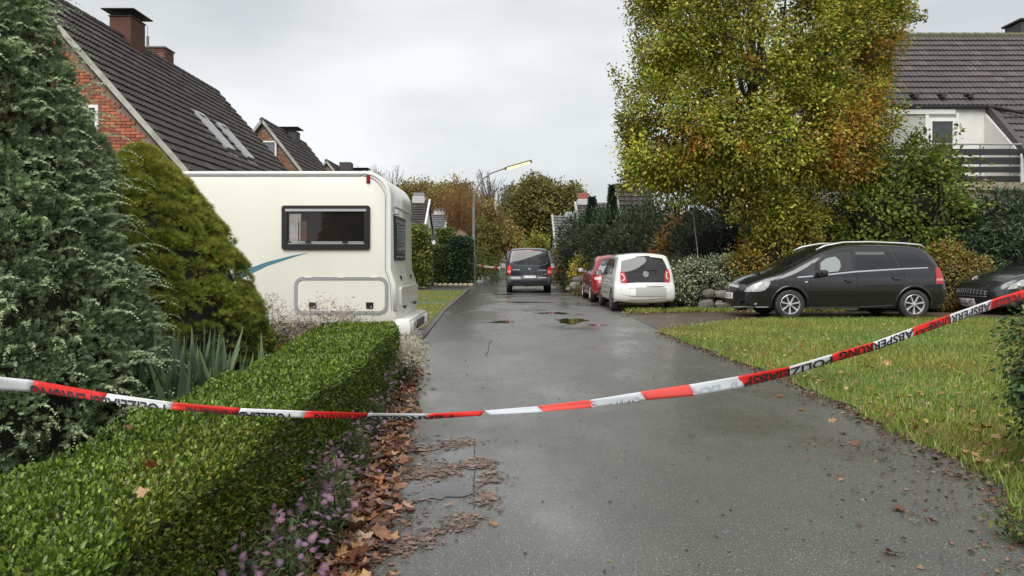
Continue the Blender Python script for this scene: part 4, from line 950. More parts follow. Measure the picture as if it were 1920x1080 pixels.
# arching tips
Pa = []; Ua = []; Sa = []; Ca = []
for k in range(620):
    p, nn, _ = cone_pts(1, zmax=3.9); p = p[0]; nn = nn[0]; 
    if random.random() < .5: a = random.uniform(-.9, .5); z = random.uniform(.3, 3.7); p = np.array((math.cos(a)*cone_r(z)*1.02, math.sin(a)*cone_r(z)*1.02, z)); nn = np.array((math.cos(a), math.sin(a), .3))
    L0 = random.uniform(.14, .42); tang = unit(np.array([nn])+RNG.normal(size=(1, 3))*.35)[0]; tang[2] = abs(tang[2])*.4+.35; side = np.array((0, 0, -1.))
    pos = p-tang*.05; m = int(L0/.022); c0 = np.array(random.choice([(.34,.42,.22),(.42,.50,.29),(.29,.38,.23)]))
    for i in range(m):
        t = i/m; d = tang+side*t*t*1.5; d = d/np.linalg.norm(d); pos = pos+d*.022
        for s in (-1, 1):
            sd_ = np.cross(d, (0, 0, 1)); Pa.append(pos.copy()); Ua.append(d+s*sd_*.6+RNG.normal(size=3)*.25); Sa.append(.05*(1.15-t)); Ca.append(c0*(.8+.6*t)*random.uniform(.8, 1.2))
scatter('branch_tips', np.array(Pa), np.array(Ua), np.array(Sa), T_SPRAYW, np.array(Ca), M_NEEDLE, JU)

# yellow-green dwarf spruce
SP = thing('dwarf_spruce', 'cone shaped yellow green dwarf spruce between the juniper and the motorhome', 'conifer', (-3.2, 6.4, 0))
def sp_r(z): return np.interp(z, [0, .3, .8, 1.2, 1.6, 2.0, 2.2, 2.34], [1.02, 1.1, 1.0, .86, .66, .38, .19, .02])
mb = MB(); mb.lathe([(float(sp_r(z))*.84, z) for z in (0, .3, .8, 1.2, 1.6, 2.0, 2.2)], 20); mb.build('inner_twigs', M_CORE, SP, smooth=True)
mb = MB(); mb.tube([(0, 0, 0), (0, 0, 2.25)], [.07, .01], 7); mb.build('trunk', M_BARK, SP)
nc = 1250; z = RNG.uniform(0, 1, nc)**1.2*2.28; a = RNG.uniform(math.pi*.9, math.pi*2.3, nc); r = sp_r(z)-.07; per = 38; idx = np.repeat(np.arange(nc), per); n = nc*per
C = np.c_[np.cos(a)*r, np.sin(a)*r, z]; CN = unit(np.c_[np.cos(a), np.sin(a), np.full(nc, .55)]); rc = RNG.uniform(.05, .12, nc)*np.interp(z, [0, 1.6, 2.3], [1, .8, .45])
D = unit(RNG.normal(size=(n, 3))+CN[idx]*1.2+np.array((0,0,.3))); Pt = C[idx]+D*rc[idx][:, None]*np.array((1.1, 1.1, .75)); N = D; z = Pt[:, 2].clip(0); l = lump(Pt, 2.3, 9.)
cols = palette(n, [(.23,.29,.033),(.29,.32,.04),(.15,.215,.028),(.31,.23,.05)], [4, 3, 3, 1.5], .18)*(1+.2*l)[:, None]*(.75+.4*(D[:, 2:3]*.5+.5))*(1+.2*RNG.normal(size=(nc, 1)).clip(-1.3, 1.3))[idx]  # tufts facing up are coloured lighter, like lit clump tops
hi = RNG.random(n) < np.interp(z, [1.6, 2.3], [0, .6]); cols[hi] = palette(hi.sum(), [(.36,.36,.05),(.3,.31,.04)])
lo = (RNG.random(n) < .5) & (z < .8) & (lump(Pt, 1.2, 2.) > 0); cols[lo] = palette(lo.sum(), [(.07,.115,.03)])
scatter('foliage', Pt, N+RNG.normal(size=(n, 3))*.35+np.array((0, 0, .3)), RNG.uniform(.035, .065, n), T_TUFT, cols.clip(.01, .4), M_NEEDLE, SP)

# yucca: every sword leaf its own piece
YU = thing('yucca', 'spiky grey green yucca clump in front of the dwarf spruce', 'plant', (-2.2, 5.05, .05))
T = MB(); k = 7; vs = []
for i in range(k+1):
    t = i/k; wd = .03*(1-t**2.2)+.001; vs += [(t, -wd, .10*t*t), (t, 0, .10*t*t-.012*(1-t)), (t, wd, .10*t*t)]
fs = [];
for i in range(k):
    for j in range(2): fs.append((i*3+j, i*3+j+1, i*3+3+j+1, i*3+3+j))
M_YUC = [mat('yucca_leaf_%s' % n, c, .5, var=(3, v), transl=.1) for n, c, v in (('a', (.12,.18,.085), (.18,.24,.12)), ('b', (.06,.1,.06), (.1,.14,.08)))]
mes = []
for m in M_YUC:
    q = bpy.data.meshes.new('sword_leaf'); q.from_pydata(vs, [], fs); q.materials.append(m); q.polygons.foreach_set('use_smooth', [True]*len(fs)); mes.append(q)
for i in range(210):
    o = link('sword_leaf', mes[i % 2], YU, (random.gauss(0, .2), random.gauss(0, .12), random.uniform(0, .06))); a = random.uniform(0, 6.28); el = random.uniform(50, 84)
    if i % 9 == 0: el = random.uniform(25, 50)
    o.rotation_euler = (random.uniform(-.5, .5), -R(el), a); L0 = random.uniform(.5, .8); o.scale = (L0, 1, .8)

# flowering perennials
def clump_plant(name, label, c, rx, ry, h, nleaf, pal, leafsz, stems=30, tmpl=T_LONG, cat='plant', wts=None, group=None, wmin=.1):
    H = thing(name, label, cat, c, group=group)
    mb = MB(); tips = []
    for i in range(stems):
        a = random.uniform(0, 6.28); q = random.random()**.5; t = Vector((math.cos(a)*rx*q, math.sin(a)*ry*q, h*random.uniform(.65, 1)*(1-.35*q*q))); b = Vector((t.x*.35, t.y*.35, 0)); tips.append(t)
        mb.tube([b, b.lerp(t, .5)+Vector((random.gauss(0, .02), random.gauss(0, .02), .03)), t], [.004, .003, .0015], 3, cap=False)
    mb.build('stems', M_STEM, H, normals=False)
    n = nleaf; ti = RNG.integers(0, len(tips), n); f = RNG.random(n)**.7*.8; T_ = np.array([tuple(t) for t in tips])[ti]; Pt = T_*np.c_[.35+.65*f, .35+.65*f, f]+RNG.normal(size=(n, 3))*np.array((rx, ry, h))*.13; Pt[:, 2] = np.abs(Pt[:, 2])
    cols = palette(n, pal, wts, .22)
    scatter('foliage', Pt, np.c_[RNG.normal(size=(n, 2)), RNG.random(n)*.9], RNG.uniform(.6, 1.3, n)*leafsz, tmpl, cols.clip(.01, .8), M_LEAF, H)
    return H, tips
def daisy_t(k=11):
    v = [(0, 0, .012)]; f = []
    for i in range(k):
        a = 2*math.pi*i/k; b = a+.22; c = a-.22; v += [(.3*math.cos(c), .3*math.sin(c), 0), (1*math.cos(a-.1), 1*math.sin(a-.1), -.06), (1*math.cos(a+.1), 1*math.sin(a+.1), -.06), (.3*math.cos(b), .3*math.sin(b), 0)]; j = 1+4*i; f += [(j, j+1, j+2, j+3)]
    return v, f
DV, DF = daisy_t()
dm = []
for nme, c in (('lilac', (.42,.24,.5)), ('pink', (.52,.25,.45)), ('faded', (.3,.18,.28))):
    mb = MB(); mb.add(DV, DF, 0); mb.lathe([(.001, .10), (.2, .09), (.28, .0)], 8, mi=1); q = mb.build('tmp', [mat('petal_'+nme, c, .6, transl=.3), mat('flower_eye', (.35,.2,.03), .8)], None, normals=False); dm.append(q.data); bpy.data.objects.remove(q)
def flowers(H, tips, n, s, spread=.06):
    for i in range(n):
        t = random.choice(tips); o = link('flower', random.choices(dm, [5, 3, 3])[0], H, t+Vector((random.gauss(0, spread), random.gauss(0, spread), random.uniform(-.03, .03)))); q = s*random.uniform(.7, 1.2); o.scale = (q, q, q); o.rotation_euler = (random.gauss(.3, .5), random.gauss(0, .5), random.uniform(0, 6))
ASP = [(.085,.14,.045),(.11,.17,.055),(.06,.10,.04),(.16,.12,.06)]
ast = [((-.88, 2.55, 0), .16, .45, .42, 22, 'lilac aster clump nearest the camera, at the foot of the hedge'),
       ((-.89, 3.35, 0), .17, .45, .46, 26, 'lilac aster clump second from the camera beside the leaf litter'),
       ((-1.0, 4.3, 0), .17, .45, .42, 20, 'lilac aster clump just below the barrier tape, with seed heads'),
       ((-1.08, 5.3, 0), .17, .45, .42, 18, 'violet aster clump right behind the barrier tape by the hedge'),
       ((-1.16, 6.3, 0), .16, .4, .42, 24, 'violet aster clump beside the white seed heads at the hedge end'),
       ((-2.05, 7.1, 0), .3, .3, .55, 16, 'lilac aster clump behind the hedge near the yucca'),
       ((-1.75, 8.5, 0), .35, .3, .82, 14, 'lilac asters in front of the motorhome hatch')]
for i, (c, rx, ry, h, nf, lb) in enumerate(ast):
    H, tips = clump_plant('aster', lb, c, rx, ry, h, 5200 if i < 5 else 2500, ASP, .032, 90, group='asters along the hedge'); flowers(H, tips, nf*9, .0145)
# dry seed heads and white flowers
def seedheads(H, tips, n, pal, s=.018, spread=.07, per=1):
    T_ = np.array([tuple(t) for t in tips]); idx = RNG.integers(0, len(tips), n); Pt = T_[idx]+RNG.normal(size=(n, 3))*spread
    o = scatter('seed_heads', Pt, RNG.normal(size=(n, 3)), RNG.uniform(.6, 1.3, n)*s*1.45, T_TUFT, palette(n, pal, None, .2).clip(.02, .8), M_LEAF, H)
BEI = [(.6,.52,.42),(.72,.65,.54),(.42,.34,.26)]
H, tips = clump_plant('dry_perennial', 'beige dried seed heads beside the dwarf spruce, against the motorhome', (-2.75, 8.3, 0), .38, .35, .95, 1600, [(.13,.14,.04),(.22,.18,.06),(.08,.1,.03)], .06, 60); seedheads(H, tips, 1500, BEI, .022, .055)
H, tips = clump_plant('dry_perennial', 'pinkish beige seed heads below the garage hatch of the motorhome', (-2.15, 8.6, 0), .42, .35, .9, 1500, [(.13,.14,.04),(.2,.16,.06),(.08,.1,.03)], .05, 60); seedheads(H, tips, 1700, BEI+[(.4,.28,.3)], .022, .06)
H, tips = clump_plant('yellowing_fern', 'yellow and rust coloured feathery plant between spruce and hedge', (-2.5, 7.35, 0), .5, .4, .62, 5200, [(.2,.19,.03),(.3,.22,.04),(.14,.16,.03),(.28,.13,.03)], .05, 50, T_SPRAY)
H, tips = clump_plant('low_green_shrub', 'low dark green plants between yucca and hedge', (-1.95, 6.0, 0), .3, .6, .4, 3500, [(.05,.09,.025),(.09,.12,.03),(.1,.07,.05)], .035, 40)
H, tips = clump_plant('tall_weed', 'single tall branched seed stalk in front of the motorhome wall', (-3.02, 8.6, 0), .10, .1, 1.16, 160, [(.12,.12,.05)], .04, 5); seedheads(H, tips, 170, [(.4,.33,.28),(.3,.24,.2)], .02, .035)
H, tips = clump_plant('white_aster', 'white flowering seed heads at the far end of the hedge by the road', (-1.18, 7.7, 0), .22, .55, .5, 2600, [(.09,.11,.04),(.14,.13,.06)], .035, 90); seedheads(H, tips, 2600, [(.6,.58,.46),(.7,.68,.56),(.45,.36,.26)], .024, .06)
H, tips = clump_plant('dry_perennial', 'brownish dry stalks beside the motorhome bumper and road kerb', (-1.22, 8.9, 0), .16, .45, .42, 900, [(.16,.13,.07),(.1,.09,.04)], .03, 60); seedheads(H, tips, 1000, BEI, .02, .05)

# ------------------------------------------------------------------ barrier tape
m_red = mat('red_film', (.82,.035,.025), .38, transl=.25, var=(9, (.74,.03,.025))); m_wht = mat('white_film', (.82,.83,.84), .38, transl=.25, var=(9, (.75,.76,.78)))
m_red2 = mat('red_film_reverse', (.85,.11,.09), .4, transl=.25); m_wht2 = mat('white_film_reverse', (.66,.70,.73), .4, transl=.25)
m_ink = mat('black_ink', (.012,.012,.014), .4); m_ink2 = mat('ink_through_film', (.42,.44,.48), .5)
TB = [(-80,688,718,0),(0,706,732,0),(60,712,735,0),(200,738,753,0),(325,754,768.5,0),(450,765,779,0),(570,771,783.5,0),(690,774.5,786,0),(800,775.5,786,0),(908,770,779,0),(1005,762,773,0),(1105,749.5,765,0),(1200,734.5,752,0),(1300,720,742,0),(1388,705,727,0),(1480,687,705,0),(1560,663.5,680,0),(1640,641,657,0),(1720,611.5,628,0),(1800,583,600,0),(1860,561,580,0),(1925,541,559,0),(2010,508,526,0)]
tx = np.array([t[0] for t in TB], float); tt = np.array([t[1] for t in TB], float); tb = np.array([t[2] for t in TB], float)
def tape(px, v):          # v: 0 lower edge .. 1 upper edge
    Y = 2.25+(px/1920)*1.4; yt = float(np.interp(px, tx, tt)); yb = float(np.interp(px, tx, tb)); py = yb+(yt-yb)*v
    lean = .012*(v-.5)*math.sin(px/140); return P(px, py, Y+lean)
TP = thing('barrier_tape', 'red and white striped police barrier tape strung across the whole street', 'barrier tape', (0, 3.4, .6))
cuts = [-80,65,200,325,452,575,691,805,908,1007,1105,1200,1292,1385,1480,1560,1638,1712,1782,1858,1930,2010]
for i in range(len(cuts)-1):
    a, b = cuts[i], cuts[i+1]; rev = 8 <= i <= 12; red = i % 2 == 1; mb = MB(); n = 10
    vs = []; sl = .06*(1 if rev else .3)
    for k in range(n+1):
        px = a+(b-a)*k/n
        for v in (0, .25, .5, .75, 1):
            p = tape(px+(1-v)*12*(rev)-(1-v)*6*(not rev and i < 8), v); bend = .004*math.cos(v*3.1+px/60); p.y += bend; vs.append(p)
    fs = [(k*5+j, k*5+j+1, k*5+5+j+1, k*5+5+j) for k in range(n) for j in range(4)]
    nv = len(vs); 
    mb.add(vs, fs); o = wb(mb, 'red_band' if red else 'white_band', (m_red2 if red else m_wht2) if rev else (m_red if red else m_wht), TP, smooth=True)
    sm = o.modifiers.new('thickness', 'SOLIDIFY'); sm.thickness = .0006; sm.offset = -1
def tape_text(s, px0, px1, v0, v1, m, clip=(0.02, .98), upside=True, slant=0):
    V, Fc = text_mesh(s, 1, .025, 1.0); xs_ = [p[0] for p in V]; ys_ = [p[1] for p in V]; xa, xb = min(xs_), max(xs_); yb_, yt_ = -.36, .36
    ya, yz = min(ys_), max(ys_); bm = bmesh.new(); bv = [bm.verts.new(((p[0]-xa)/(xb-xa), (p[1]-ya)/(yz-ya), 0)) for p in V]
    for f in Fc:
        try: bm.faces.new([bv[i] for i in f])
        except ValueError: pass
    for u in np.linspace(.03, .97, 30): bmesh.ops.bisect_plane(bm, geom=bm.verts[:]+bm.edges[:]+bm.faces[:], plane_co=(u, 0, 0), plane_no=(1, 0, 0))
    cv = lambda v: v0+(v1-v0)*v
    # clip to the visible width of the folded tape
    lo = (clip[0]-v0)/(v1-v0); hi = (clip[1]-v0)/(v1-v0); lo, hi = min(lo, hi), max(lo, hi)
    bmesh.ops.bisect_plane(bm, geom=bm.verts[:]+bm.edges[:]+bm.faces[:], plane_co=(0, lo, 0), plane_no=(0, -1, 0), clear_outer=True)
    bmesh.ops.bisect_plane(bm, geom=bm.verts[:]+bm.edges[:]+bm.faces[:], plane_co=(0, hi, 0), plane_no=(0, 1, 0), clear_outer=True)
    bm.verts.index_update(); mb = MB(); vs = []
    for p in bm.verts:
        u = p.co.x; v = cv(p.co.y); q = tape(px0+(px1-px0)*u, v); q.y -= .007; vs.append(q)
    mb.add(vs, [[x.index for x in f.verts] for f in bm.faces]); bm.free(); wb(mb, 'lettering', m, TP)
W_ = 'POLIZEIABSPERRUNG'
# upside down: reads from right to left, letter tops at the lower edge (folded under)
for a, b, v0, v1 in ((312, 60, .62, -.75), (545, 350, .60, -.8), (760, 590, .62, -.6), (850, 690, .6, -.6)):
    tape_text(W_ if a != 850 else 'PERRUNG', a, b, v0, v1, m_ink)
tape_text('ABSPERRUNG', 815, 655, .66, -.5, m_ink) if False else None
for a, b in ((1560, 1395),): tape_text('POLIZEIABSP', a, b, .78, -.12, m_ink)
tape_text('ABSPERRUNG', 1712, 1573, .95, .0, m_ink)
tape_text('IZEI', 1755, 1716, .5, -.5, m_ink)
tape_text('ABSPERRUNG', 1856, 1742, .86, -.05, m_ink)
tape_text('POLIZEI', 1912, 1860, .80, .08, m_ink)
for a, b, s in ((1148, 1198, 'RUNG'), (1299, 1350, 'POLI'), (1369, 1383, 'G'), (1108, 1117, 'G'), (1015, 1065, '')):
    if s: tape_text(s, a, b, .62, .08, m_ink2)
# ------------------------------------------------------------------ cars
def catmull(pts, n=6):
    """(x, z[, corner]) control points; corner = 1 keeps a sharp bend"""
    o = []; m = len(pts)
    for i in range(m-1):
        p1, p2 = pts[i], pts[i+1]; p0 = pts[i-1] if i > 0 and len(p1) < 3 else p1; p3 = pts[i+2] if i+2 < m and len(p2) < 3 else p2
        for k in range(n):
            t = k/n; q = []
            for a in (0, 1):
                m1 = (p2[a]-p0[a])*.5; m2 = (p3[a]-p1[a])*.5
                if p0 is p1: m1 = (p2[a]-p1[a])*.9
                if p3 is p2: m2 = (p2[a]-p1[a])*.9
                q.append((2*t**3-3*t**2+1)*p1[a]+(t**3-2*t**2+t)*m1+(-2*t**3+3*t**2)*p2[a]+(t**3-t**2)*m2)
            o.append(tuple(q))
    o.append(tuple(pts[-1][:2])); return o
M_TAR = mat('car_underside', (.01,.01,.01), .9)
M_CGL = mat('car_glass', (.008,.009,.01), .03, spec=.7)
M_CGL2 = mat('car_side_glass', (.03,.033,.034), .05, spec=.7, var=(1.8, (.09,.095,.095), .45, .75))
M_CHR = mat('chrome', (.7,.7,.72), .15, metal=1)
M_RED = mat('rear_lamp_red', (.5,.015,.02), .12, coat=.8, var=(30, (.38,.01,.015)))
M_CLEAR = mat('clear_lens', (.62,.63,.62), .08, metal=.3, coat=1, var=(14, (.32,.33,.33)))
M_SEAM = mat('panel_gap', (.004,.004,.004), .9)
M_PLATE = mat('plate_white', (.75,.75,.73), .4); M_BLUE = mat('plate_blue', (.02,.06,.35), .4)
class Car:
    def __init__(s, root, L, W, top, zs, zprof, arches, ra, paint, bulge=(.07,.12,.04), rnd=(.12,.07,.14), kr=.06, kf=.14, xr=.9, xf=None):
        s.root, s.L, s.W, s.zprof, s.paint = root, L, W, zprof, paint; s.kr, s.kf, s.xr, s.xf = kr, kf, xr, (xf or L-1.0)
        up = catmull(top); s.up = [Vector((a, b)) for a, b in up]; s.zmax = max(p.y for p in s.up)
        def cl(p):              # rear, roof/bonnet, front
            if p.x < .55*s.xr and p.y < s.zmax-.12: return 0
            if p.x > L-.45 and p.y < .8: return 2
            return 1
        s.bul = []; s.r = []
        for i, p in enumerate(s.up):
            a = s.up[max(i-1, 0)]; b = s.up[min(i+1, len(s.up)-1)]; t = (b-a).normalized(); v = abs(t.y)
            e = 0 if p.x < L/2 else 2; s.bul.append(bulge[1]*(1-v)+bulge[e]*v if False else (bulge[0] if e == 0 else bulge[2])*v+bulge[1]*(1-v)); s.r.append((rnd[0] if e == 0 else rnd[2])*v+rnd[1]*(1-v))
        # smooth both
        for arr in (s.bul, s.r):
            for _ in range(4): arr[1:-1] = [(arr[i-1]+arr[i]*2+arr[i+1])/4 for i in range(1, len(arr)-1)]
        low = []; x = up[-1][0]
        for (ax, az) in sorted(arches, reverse=True):
            q = math.sqrt(max(ra*ra-(zs-az)**2, .0001)); a0 = math.atan2(zs-az, q); a1 = math.pi-a0
            xs_ = np.linspace(low[-1][0] if low else up[-1][0], ax+q, 5)[1:-1]
            low += [(float(t), zs) for t in xs_]+[(ax+ra*math.cos(a0+(a1-a0)*k/14), az+ra*math.sin(a0+(a1-a0)*k/14)) for k in range(15)]
        low += [(float(t), zs) for t in np.linspace(low[-1][0], up[0][0], 4)[1:-1]]
        s.out = up+low; s.nu = len(up); n = len(s.out); s.bul += [0]*len(low); s.r += [.02]*len(low)
        N = []
        for i in range(n):
            a = Vector(s.out[i-1]); b = Vector(s.out[(i+1) % n]); t = (b-a).normalized(); N.append(Vector((t.y, -t.x)))     # inward for a clockwise outline
        s.N = N; s.Nu = N[:s.nu]
        mb = MB(); rings = []; K = 4; ny = 12
        cols = []
        for i in range(n):
            p = Vector(s.out[i]); q = []; r = s.r[i]
            for k in range(K+1):
                th = R(90)*k/K; pp = p+N[i]*r*(1-math.cos(th)); q.append((pp.x, s.wf(pp.x, pp.y)-r*(1-math.sin(th)), pp.y))
            ye = q[0][1]; st = []
            for j in range(1, ny):
                y = -ye+2*ye*j/ny; pp = p-N[i]*s.bul[i]*(1-(y/ye)**2); st.append((pp.x, y, pp.y))
            cols.append([(a, -b, c) for a, b, c in q[::-1]]+st+q)
        m = len(cols[0]); vs = sum(cols, []); fs = []; mi = []
        for i in range(n):
            j = (i+1) % n
            for k in range(m-1): fs.append((i*m+k, i*m+k+1, j*m+k+1, j*m+k)); mi.append(0 if (i < s.nu-1 or k < K or k >= m-1-K) else 1)
        mb.v = vs; mb.f = fs; mb.m = mi
        inner = [(c[-1][0], c[-1][2]) for c in cols]
        for sg in (1, -1):
            V, Fc = s.fill(inner, .09); mb.add([(x, sg*s.wf(x, z), z) for x, z in V], Fc)
        s.body = mb.build('body', [paint, M_TAR], root, smooth=38)
        s.body.data.update()
    def wf(s, x, z):
        w_ = s.W/2*interp(s.zprof, z)
        if x < s.xr: w_ *= 1-s.kr*((s.xr-x)/s.xr)**2
        if x > s.xf: w_ *= 1-s.kf*((x-s.xf)/(s.L-s.xf))**2
        return w_
    @staticmethod
    def fill(poly, step):
        bm = bmesh.new(); vs = [bm.verts.new((a, b, 0)) for a, b in poly]
        f = bm.faces.new(vs); f.normal_update(); bmesh.ops.triangulate(bm, faces=[f], ngon_method='EAR_CLIP')
        x0, x1 = min(p[0] for p in poly), max(p[0] for p in poly); z0, z1 = min(p[1] for p in poly), max(p[1] for p in poly)
        for ax, a, b in ((0, x0, x1), (1, z0, z1)):
            k = int((b-a)/step)
            for i in range(1, k+1):
                c = a+(b-a)*i/(k+1); bmesh.ops.bisect_plane(bm, geom=bm.verts[:]+bm.edges[:]+bm.faces[:], plane_co=(c if ax == 0 else 0, c if ax else 0, 0), plane_no=(1-ax, ax, 0))
        bmesh.ops.dissolve_degenerate(bm, dist=1e-5, edges=bm.edges[:]); bm.verts.index_update()
        V = [(v.co.x, v.co.y) for v in bm.verts]; Fc = [[v.index for v in f.verts] for f in bm.faces]; bm.free(); return V, Fc
    def near(s, x, z):
        p = Vector((x, z)); best = 9; bi = 0
        for i in range(s.nu-1):
            a, b = s.up[i], s.up[i+1]; d = b-a; l = d.length_squared
            if l < 1e-9: continue
            t = min(max((p-a).dot(d)/l, 0), 1); q = (p-a-d*t).length
            if q < best: best, bi = q, i
        return best, bi
    def side(s, sg, x, z, off):
        d, i = s.near(x, z); r = s.r[i]; y = s.wf(x, z)
        if d < r: y -= r-math.sqrt(max(r*r-(r-d)**2, 0))
        return Vector((x, sg*(y+off), z))
    def strip(s, i, f, y, off):
        a, b = s.up[i], s.up[min(i+1, s.nu-1)]; p = a+(b-a)*f; nn = (s.Nu[i]*(1-f)+s.Nu[min(i+1, s.nu-1)]*f).normalized(); r = s.r[i]; ye = s.wf(p.x, p.y)-r; bl = s.bul[i]*(1-f)+s.bul[min(i+1, s.nu-1)]*f
        if abs(y) <= ye: q = p-nn*(bl*(1-(y/ye)**2)+off); return Vector((q.x, y, q.y))
        t = min((abs(y)-ye)/r, 1); c = math.sqrt(1-t*t); q = p+nn*(r*(1-c)-off*c); return Vector((q.x, y+off*t*(1 if y > 0 else -1), q.y))
    def rear(s, y, z, off):
        for i in range(s.nu-1):
            a, b = s.up[i], s.up[i+1]
            if b.x > s.L/2: break
            if a.y <= z < b.y: return s.strip(i, (z-a.y)/(b.y-a.y), y, off)
        return s.strip(max(range(s.nu), key=lambda i: s.up[i].y)-1, 0, y, off)
    def front(s, y, z, off):
        for i in range(s.nu-2, 0, -1):
            a, b = s.up[i], s.up[i+1]
            if b.y <= z < a.y: return s.strip(i, (a.y-z)/(a.y-b.y), y, off)
        return s.strip(s.nu-2, 1, y, off)
    def top(s, y, x, off):
        for i in range(s.nu-1):
            a, b = s.up[i], s.up[i+1]
            if a.x <= x < b.x and a.y > .5: return s.strip(i, (x-a.x)/(b.x-a.x), y, off)
        return s.strip(0, 0, y, off)
    def patch(s, name, poly, f, m, off=.004, parent=None, step=.07, depth=.02, smooth=True):
        V, Fc = s.fill(poly, step); mb = MB(); mb.add([f(a, b, off) for a, b in V], Fc)
        n = len(poly); dense = []
        for i in range(n):
            a, b = Vector(poly[i]), Vector(poly[(i+1) % n]); k = max(1, int((b-a).length/step)); dense += [a+(b-a)*j/k for j in range(k)]
        n = len(dense); mb.add([f(p.x, p.y, off) for p in dense]+[f(p.x, p.y, off-depth) for p in dense], [(i, (i+1) % n, n+(i+1) % n, n+i) for i in range(n)])
        return mb.build(name, m, parent or s.root, smooth=30)
    def line(s, name, pts, f, m, r=.004, off=0., parent=None, n=5, dens=.06):
        q = []
        for a, b in zip(pts[:-1], pts[1:]):
            a, b = Vector(a), Vector(b); k = max(1, int((b-a).length/dens)); q += [a+(b-a)*j/k for j in range(k)]
        q.append(Vector(pts[-1])); mb = MB(); mb.tube([f(p.x, p.y, off) for p in q], [r]*len(q), n); return mb.build(name, m, parent or s.root, smooth=True, normals=False)
    def text(s, txt, f, u, v, h, m, off=.008, bold=.02, flip=1, parent=None, wid=None, name='lettering'):
        V, Fc = text_mesh(txt, 1, bold); xs_ = [p[0] for p in V]; ys_ = [p[1] for p in V]; cx, cy = (min(xs_)+max(xs_))/2, (min(ys_)+max(ys_))/2; k = h/(max(ys_)-min(ys_)); kx = wid/(max(xs_)-min(xs_)) if wid else k
        mb = MB(); mb.add([f(u+flip*(p[0]-cx)*kx, v+(p[1]-cy)*k, off) for p in V], Fc); return mb.build(name, m, parent or s.root)
    def plate(s, f, u, v, txt, flip, w_=.52, h=.11, off=.015, m=None):
        p = s.patch('number_plate', rrect(u-w_/2, u+w_/2, v-h/2, v+h/2, .008, 2), f, m or M_PLATE, off, depth=.02)
        s.patch('plate_band', [(u-flip*w_/2*.98, v-h*.45), (u-flip*(w_/2-.045), v-h*.45), (u-flip*(w_/2-.045), v+h*.45), (u-flip*w_/2*.98, v+h*.45)], f, M_BLUE, off+.002, p, depth=.003)
        if txt: s.text(txt, f, u+flip*.022, v, h*.68, mat('plate_ink', (.015,.015,.015), .5), off+.004, .012, flip, p, w_*.8)
        return p
def flares(s, arches, ra, m, w0=.0):
    for ax, az in arches:
        for sg in (1, -1):
            mb = MB(); pts = []
            for k in range(17):
                a = R(-8+196*k/16); x, z = ax+(ra+.025)*math.cos(a), az+(ra+.025)*math.sin(a)
                if z > .2: pts.append(Vector((x, sg*(s.wf(x, z)-.012), z)))
            mb.tube(pts, [.028]*len(pts), 8); mb.build('wheel_arch', m, s.root, smooth=True)
def mirror(s, sg, x, z, m, out_=.2, sz=(.13,.2,.15)):
    p = s.side(sg, x, z, .04); mb = MB(); mb.rbox(p+Vector((0, sg*out_*.62, .01)), sz, .045, seg=3); mb.tube([p-Vector((0, sg*.06, .03)), p+Vector((0, sg*out_*.5, -.02))], .028, 6)
    o = mb.build('wing_mirror', m, s.root, smooth=40); g = MB(); g.rbox(p+Vector((-sz[0]/2-.004, sg*out_*.62, .01)), (.01, sz[1]*.8, sz[2]*.75), .003); g.build('mirror_glass', mat('mirror_glass', (.5,.5,.5), .05, metal=1), o)
def pt(name, c, rough=.25, metal=.0, flake=None): return mat(name, c, rough, metal, coat=1, var=(400, flake) if flake else None)

# --- dark grey compact van seen from its side (nose to the left)
ZM = thing('black_estate_car', 'black family car with silver roof rails, parked side on under the big tree', 'car', (9.45, 16.83, .085), math.pi)
L = 4.45
top = [(.16,.25,1),(.04,.33),(.0,.45),(.0,.62),(.03,.8),(.06,.93),(.12,1.08),(.24,1.3),(.40,1.49),(.62,1.555,),(1.2,1.60),(1.8,1.61),(2.3,1.585),(2.65,1.50),(3.05,1.30),(3.6,1.02),(4.0,.89),(4.22,.79),(4.34,.69),(4.40,.56),(4.42,.42),(4.40,.30),(4.30,.22,1)]
PT_Z = pt('anthracite_paint', (.013,.0145,.017), .22, .3)
zpz = [(.2,.93),(.35,.97),(.6,1.0),(.85,1.0),(.95,.985),(1.05,.95),(1.3,.86),(1.5,.765),(1.62,.70)]
ARZ = [(L-1.0,.31),(L-3.68,.31)]
Z = Car(ZM, L, 1.80, top, .22, zpz, ARZ, .365, PT_Z, rnd=(.14,.09,.24), kf=.13, kr=.07, bulge=(.09,.05,.12))
flares(Z, ARZ, .365, PT_Z)
zd = lambda c: L-(c*.0037016-1.1023); zz = lambda c: 2.048-c*.003713
zp_ = lambda *q: [(zd(a), zz(b)) for a, b in q]
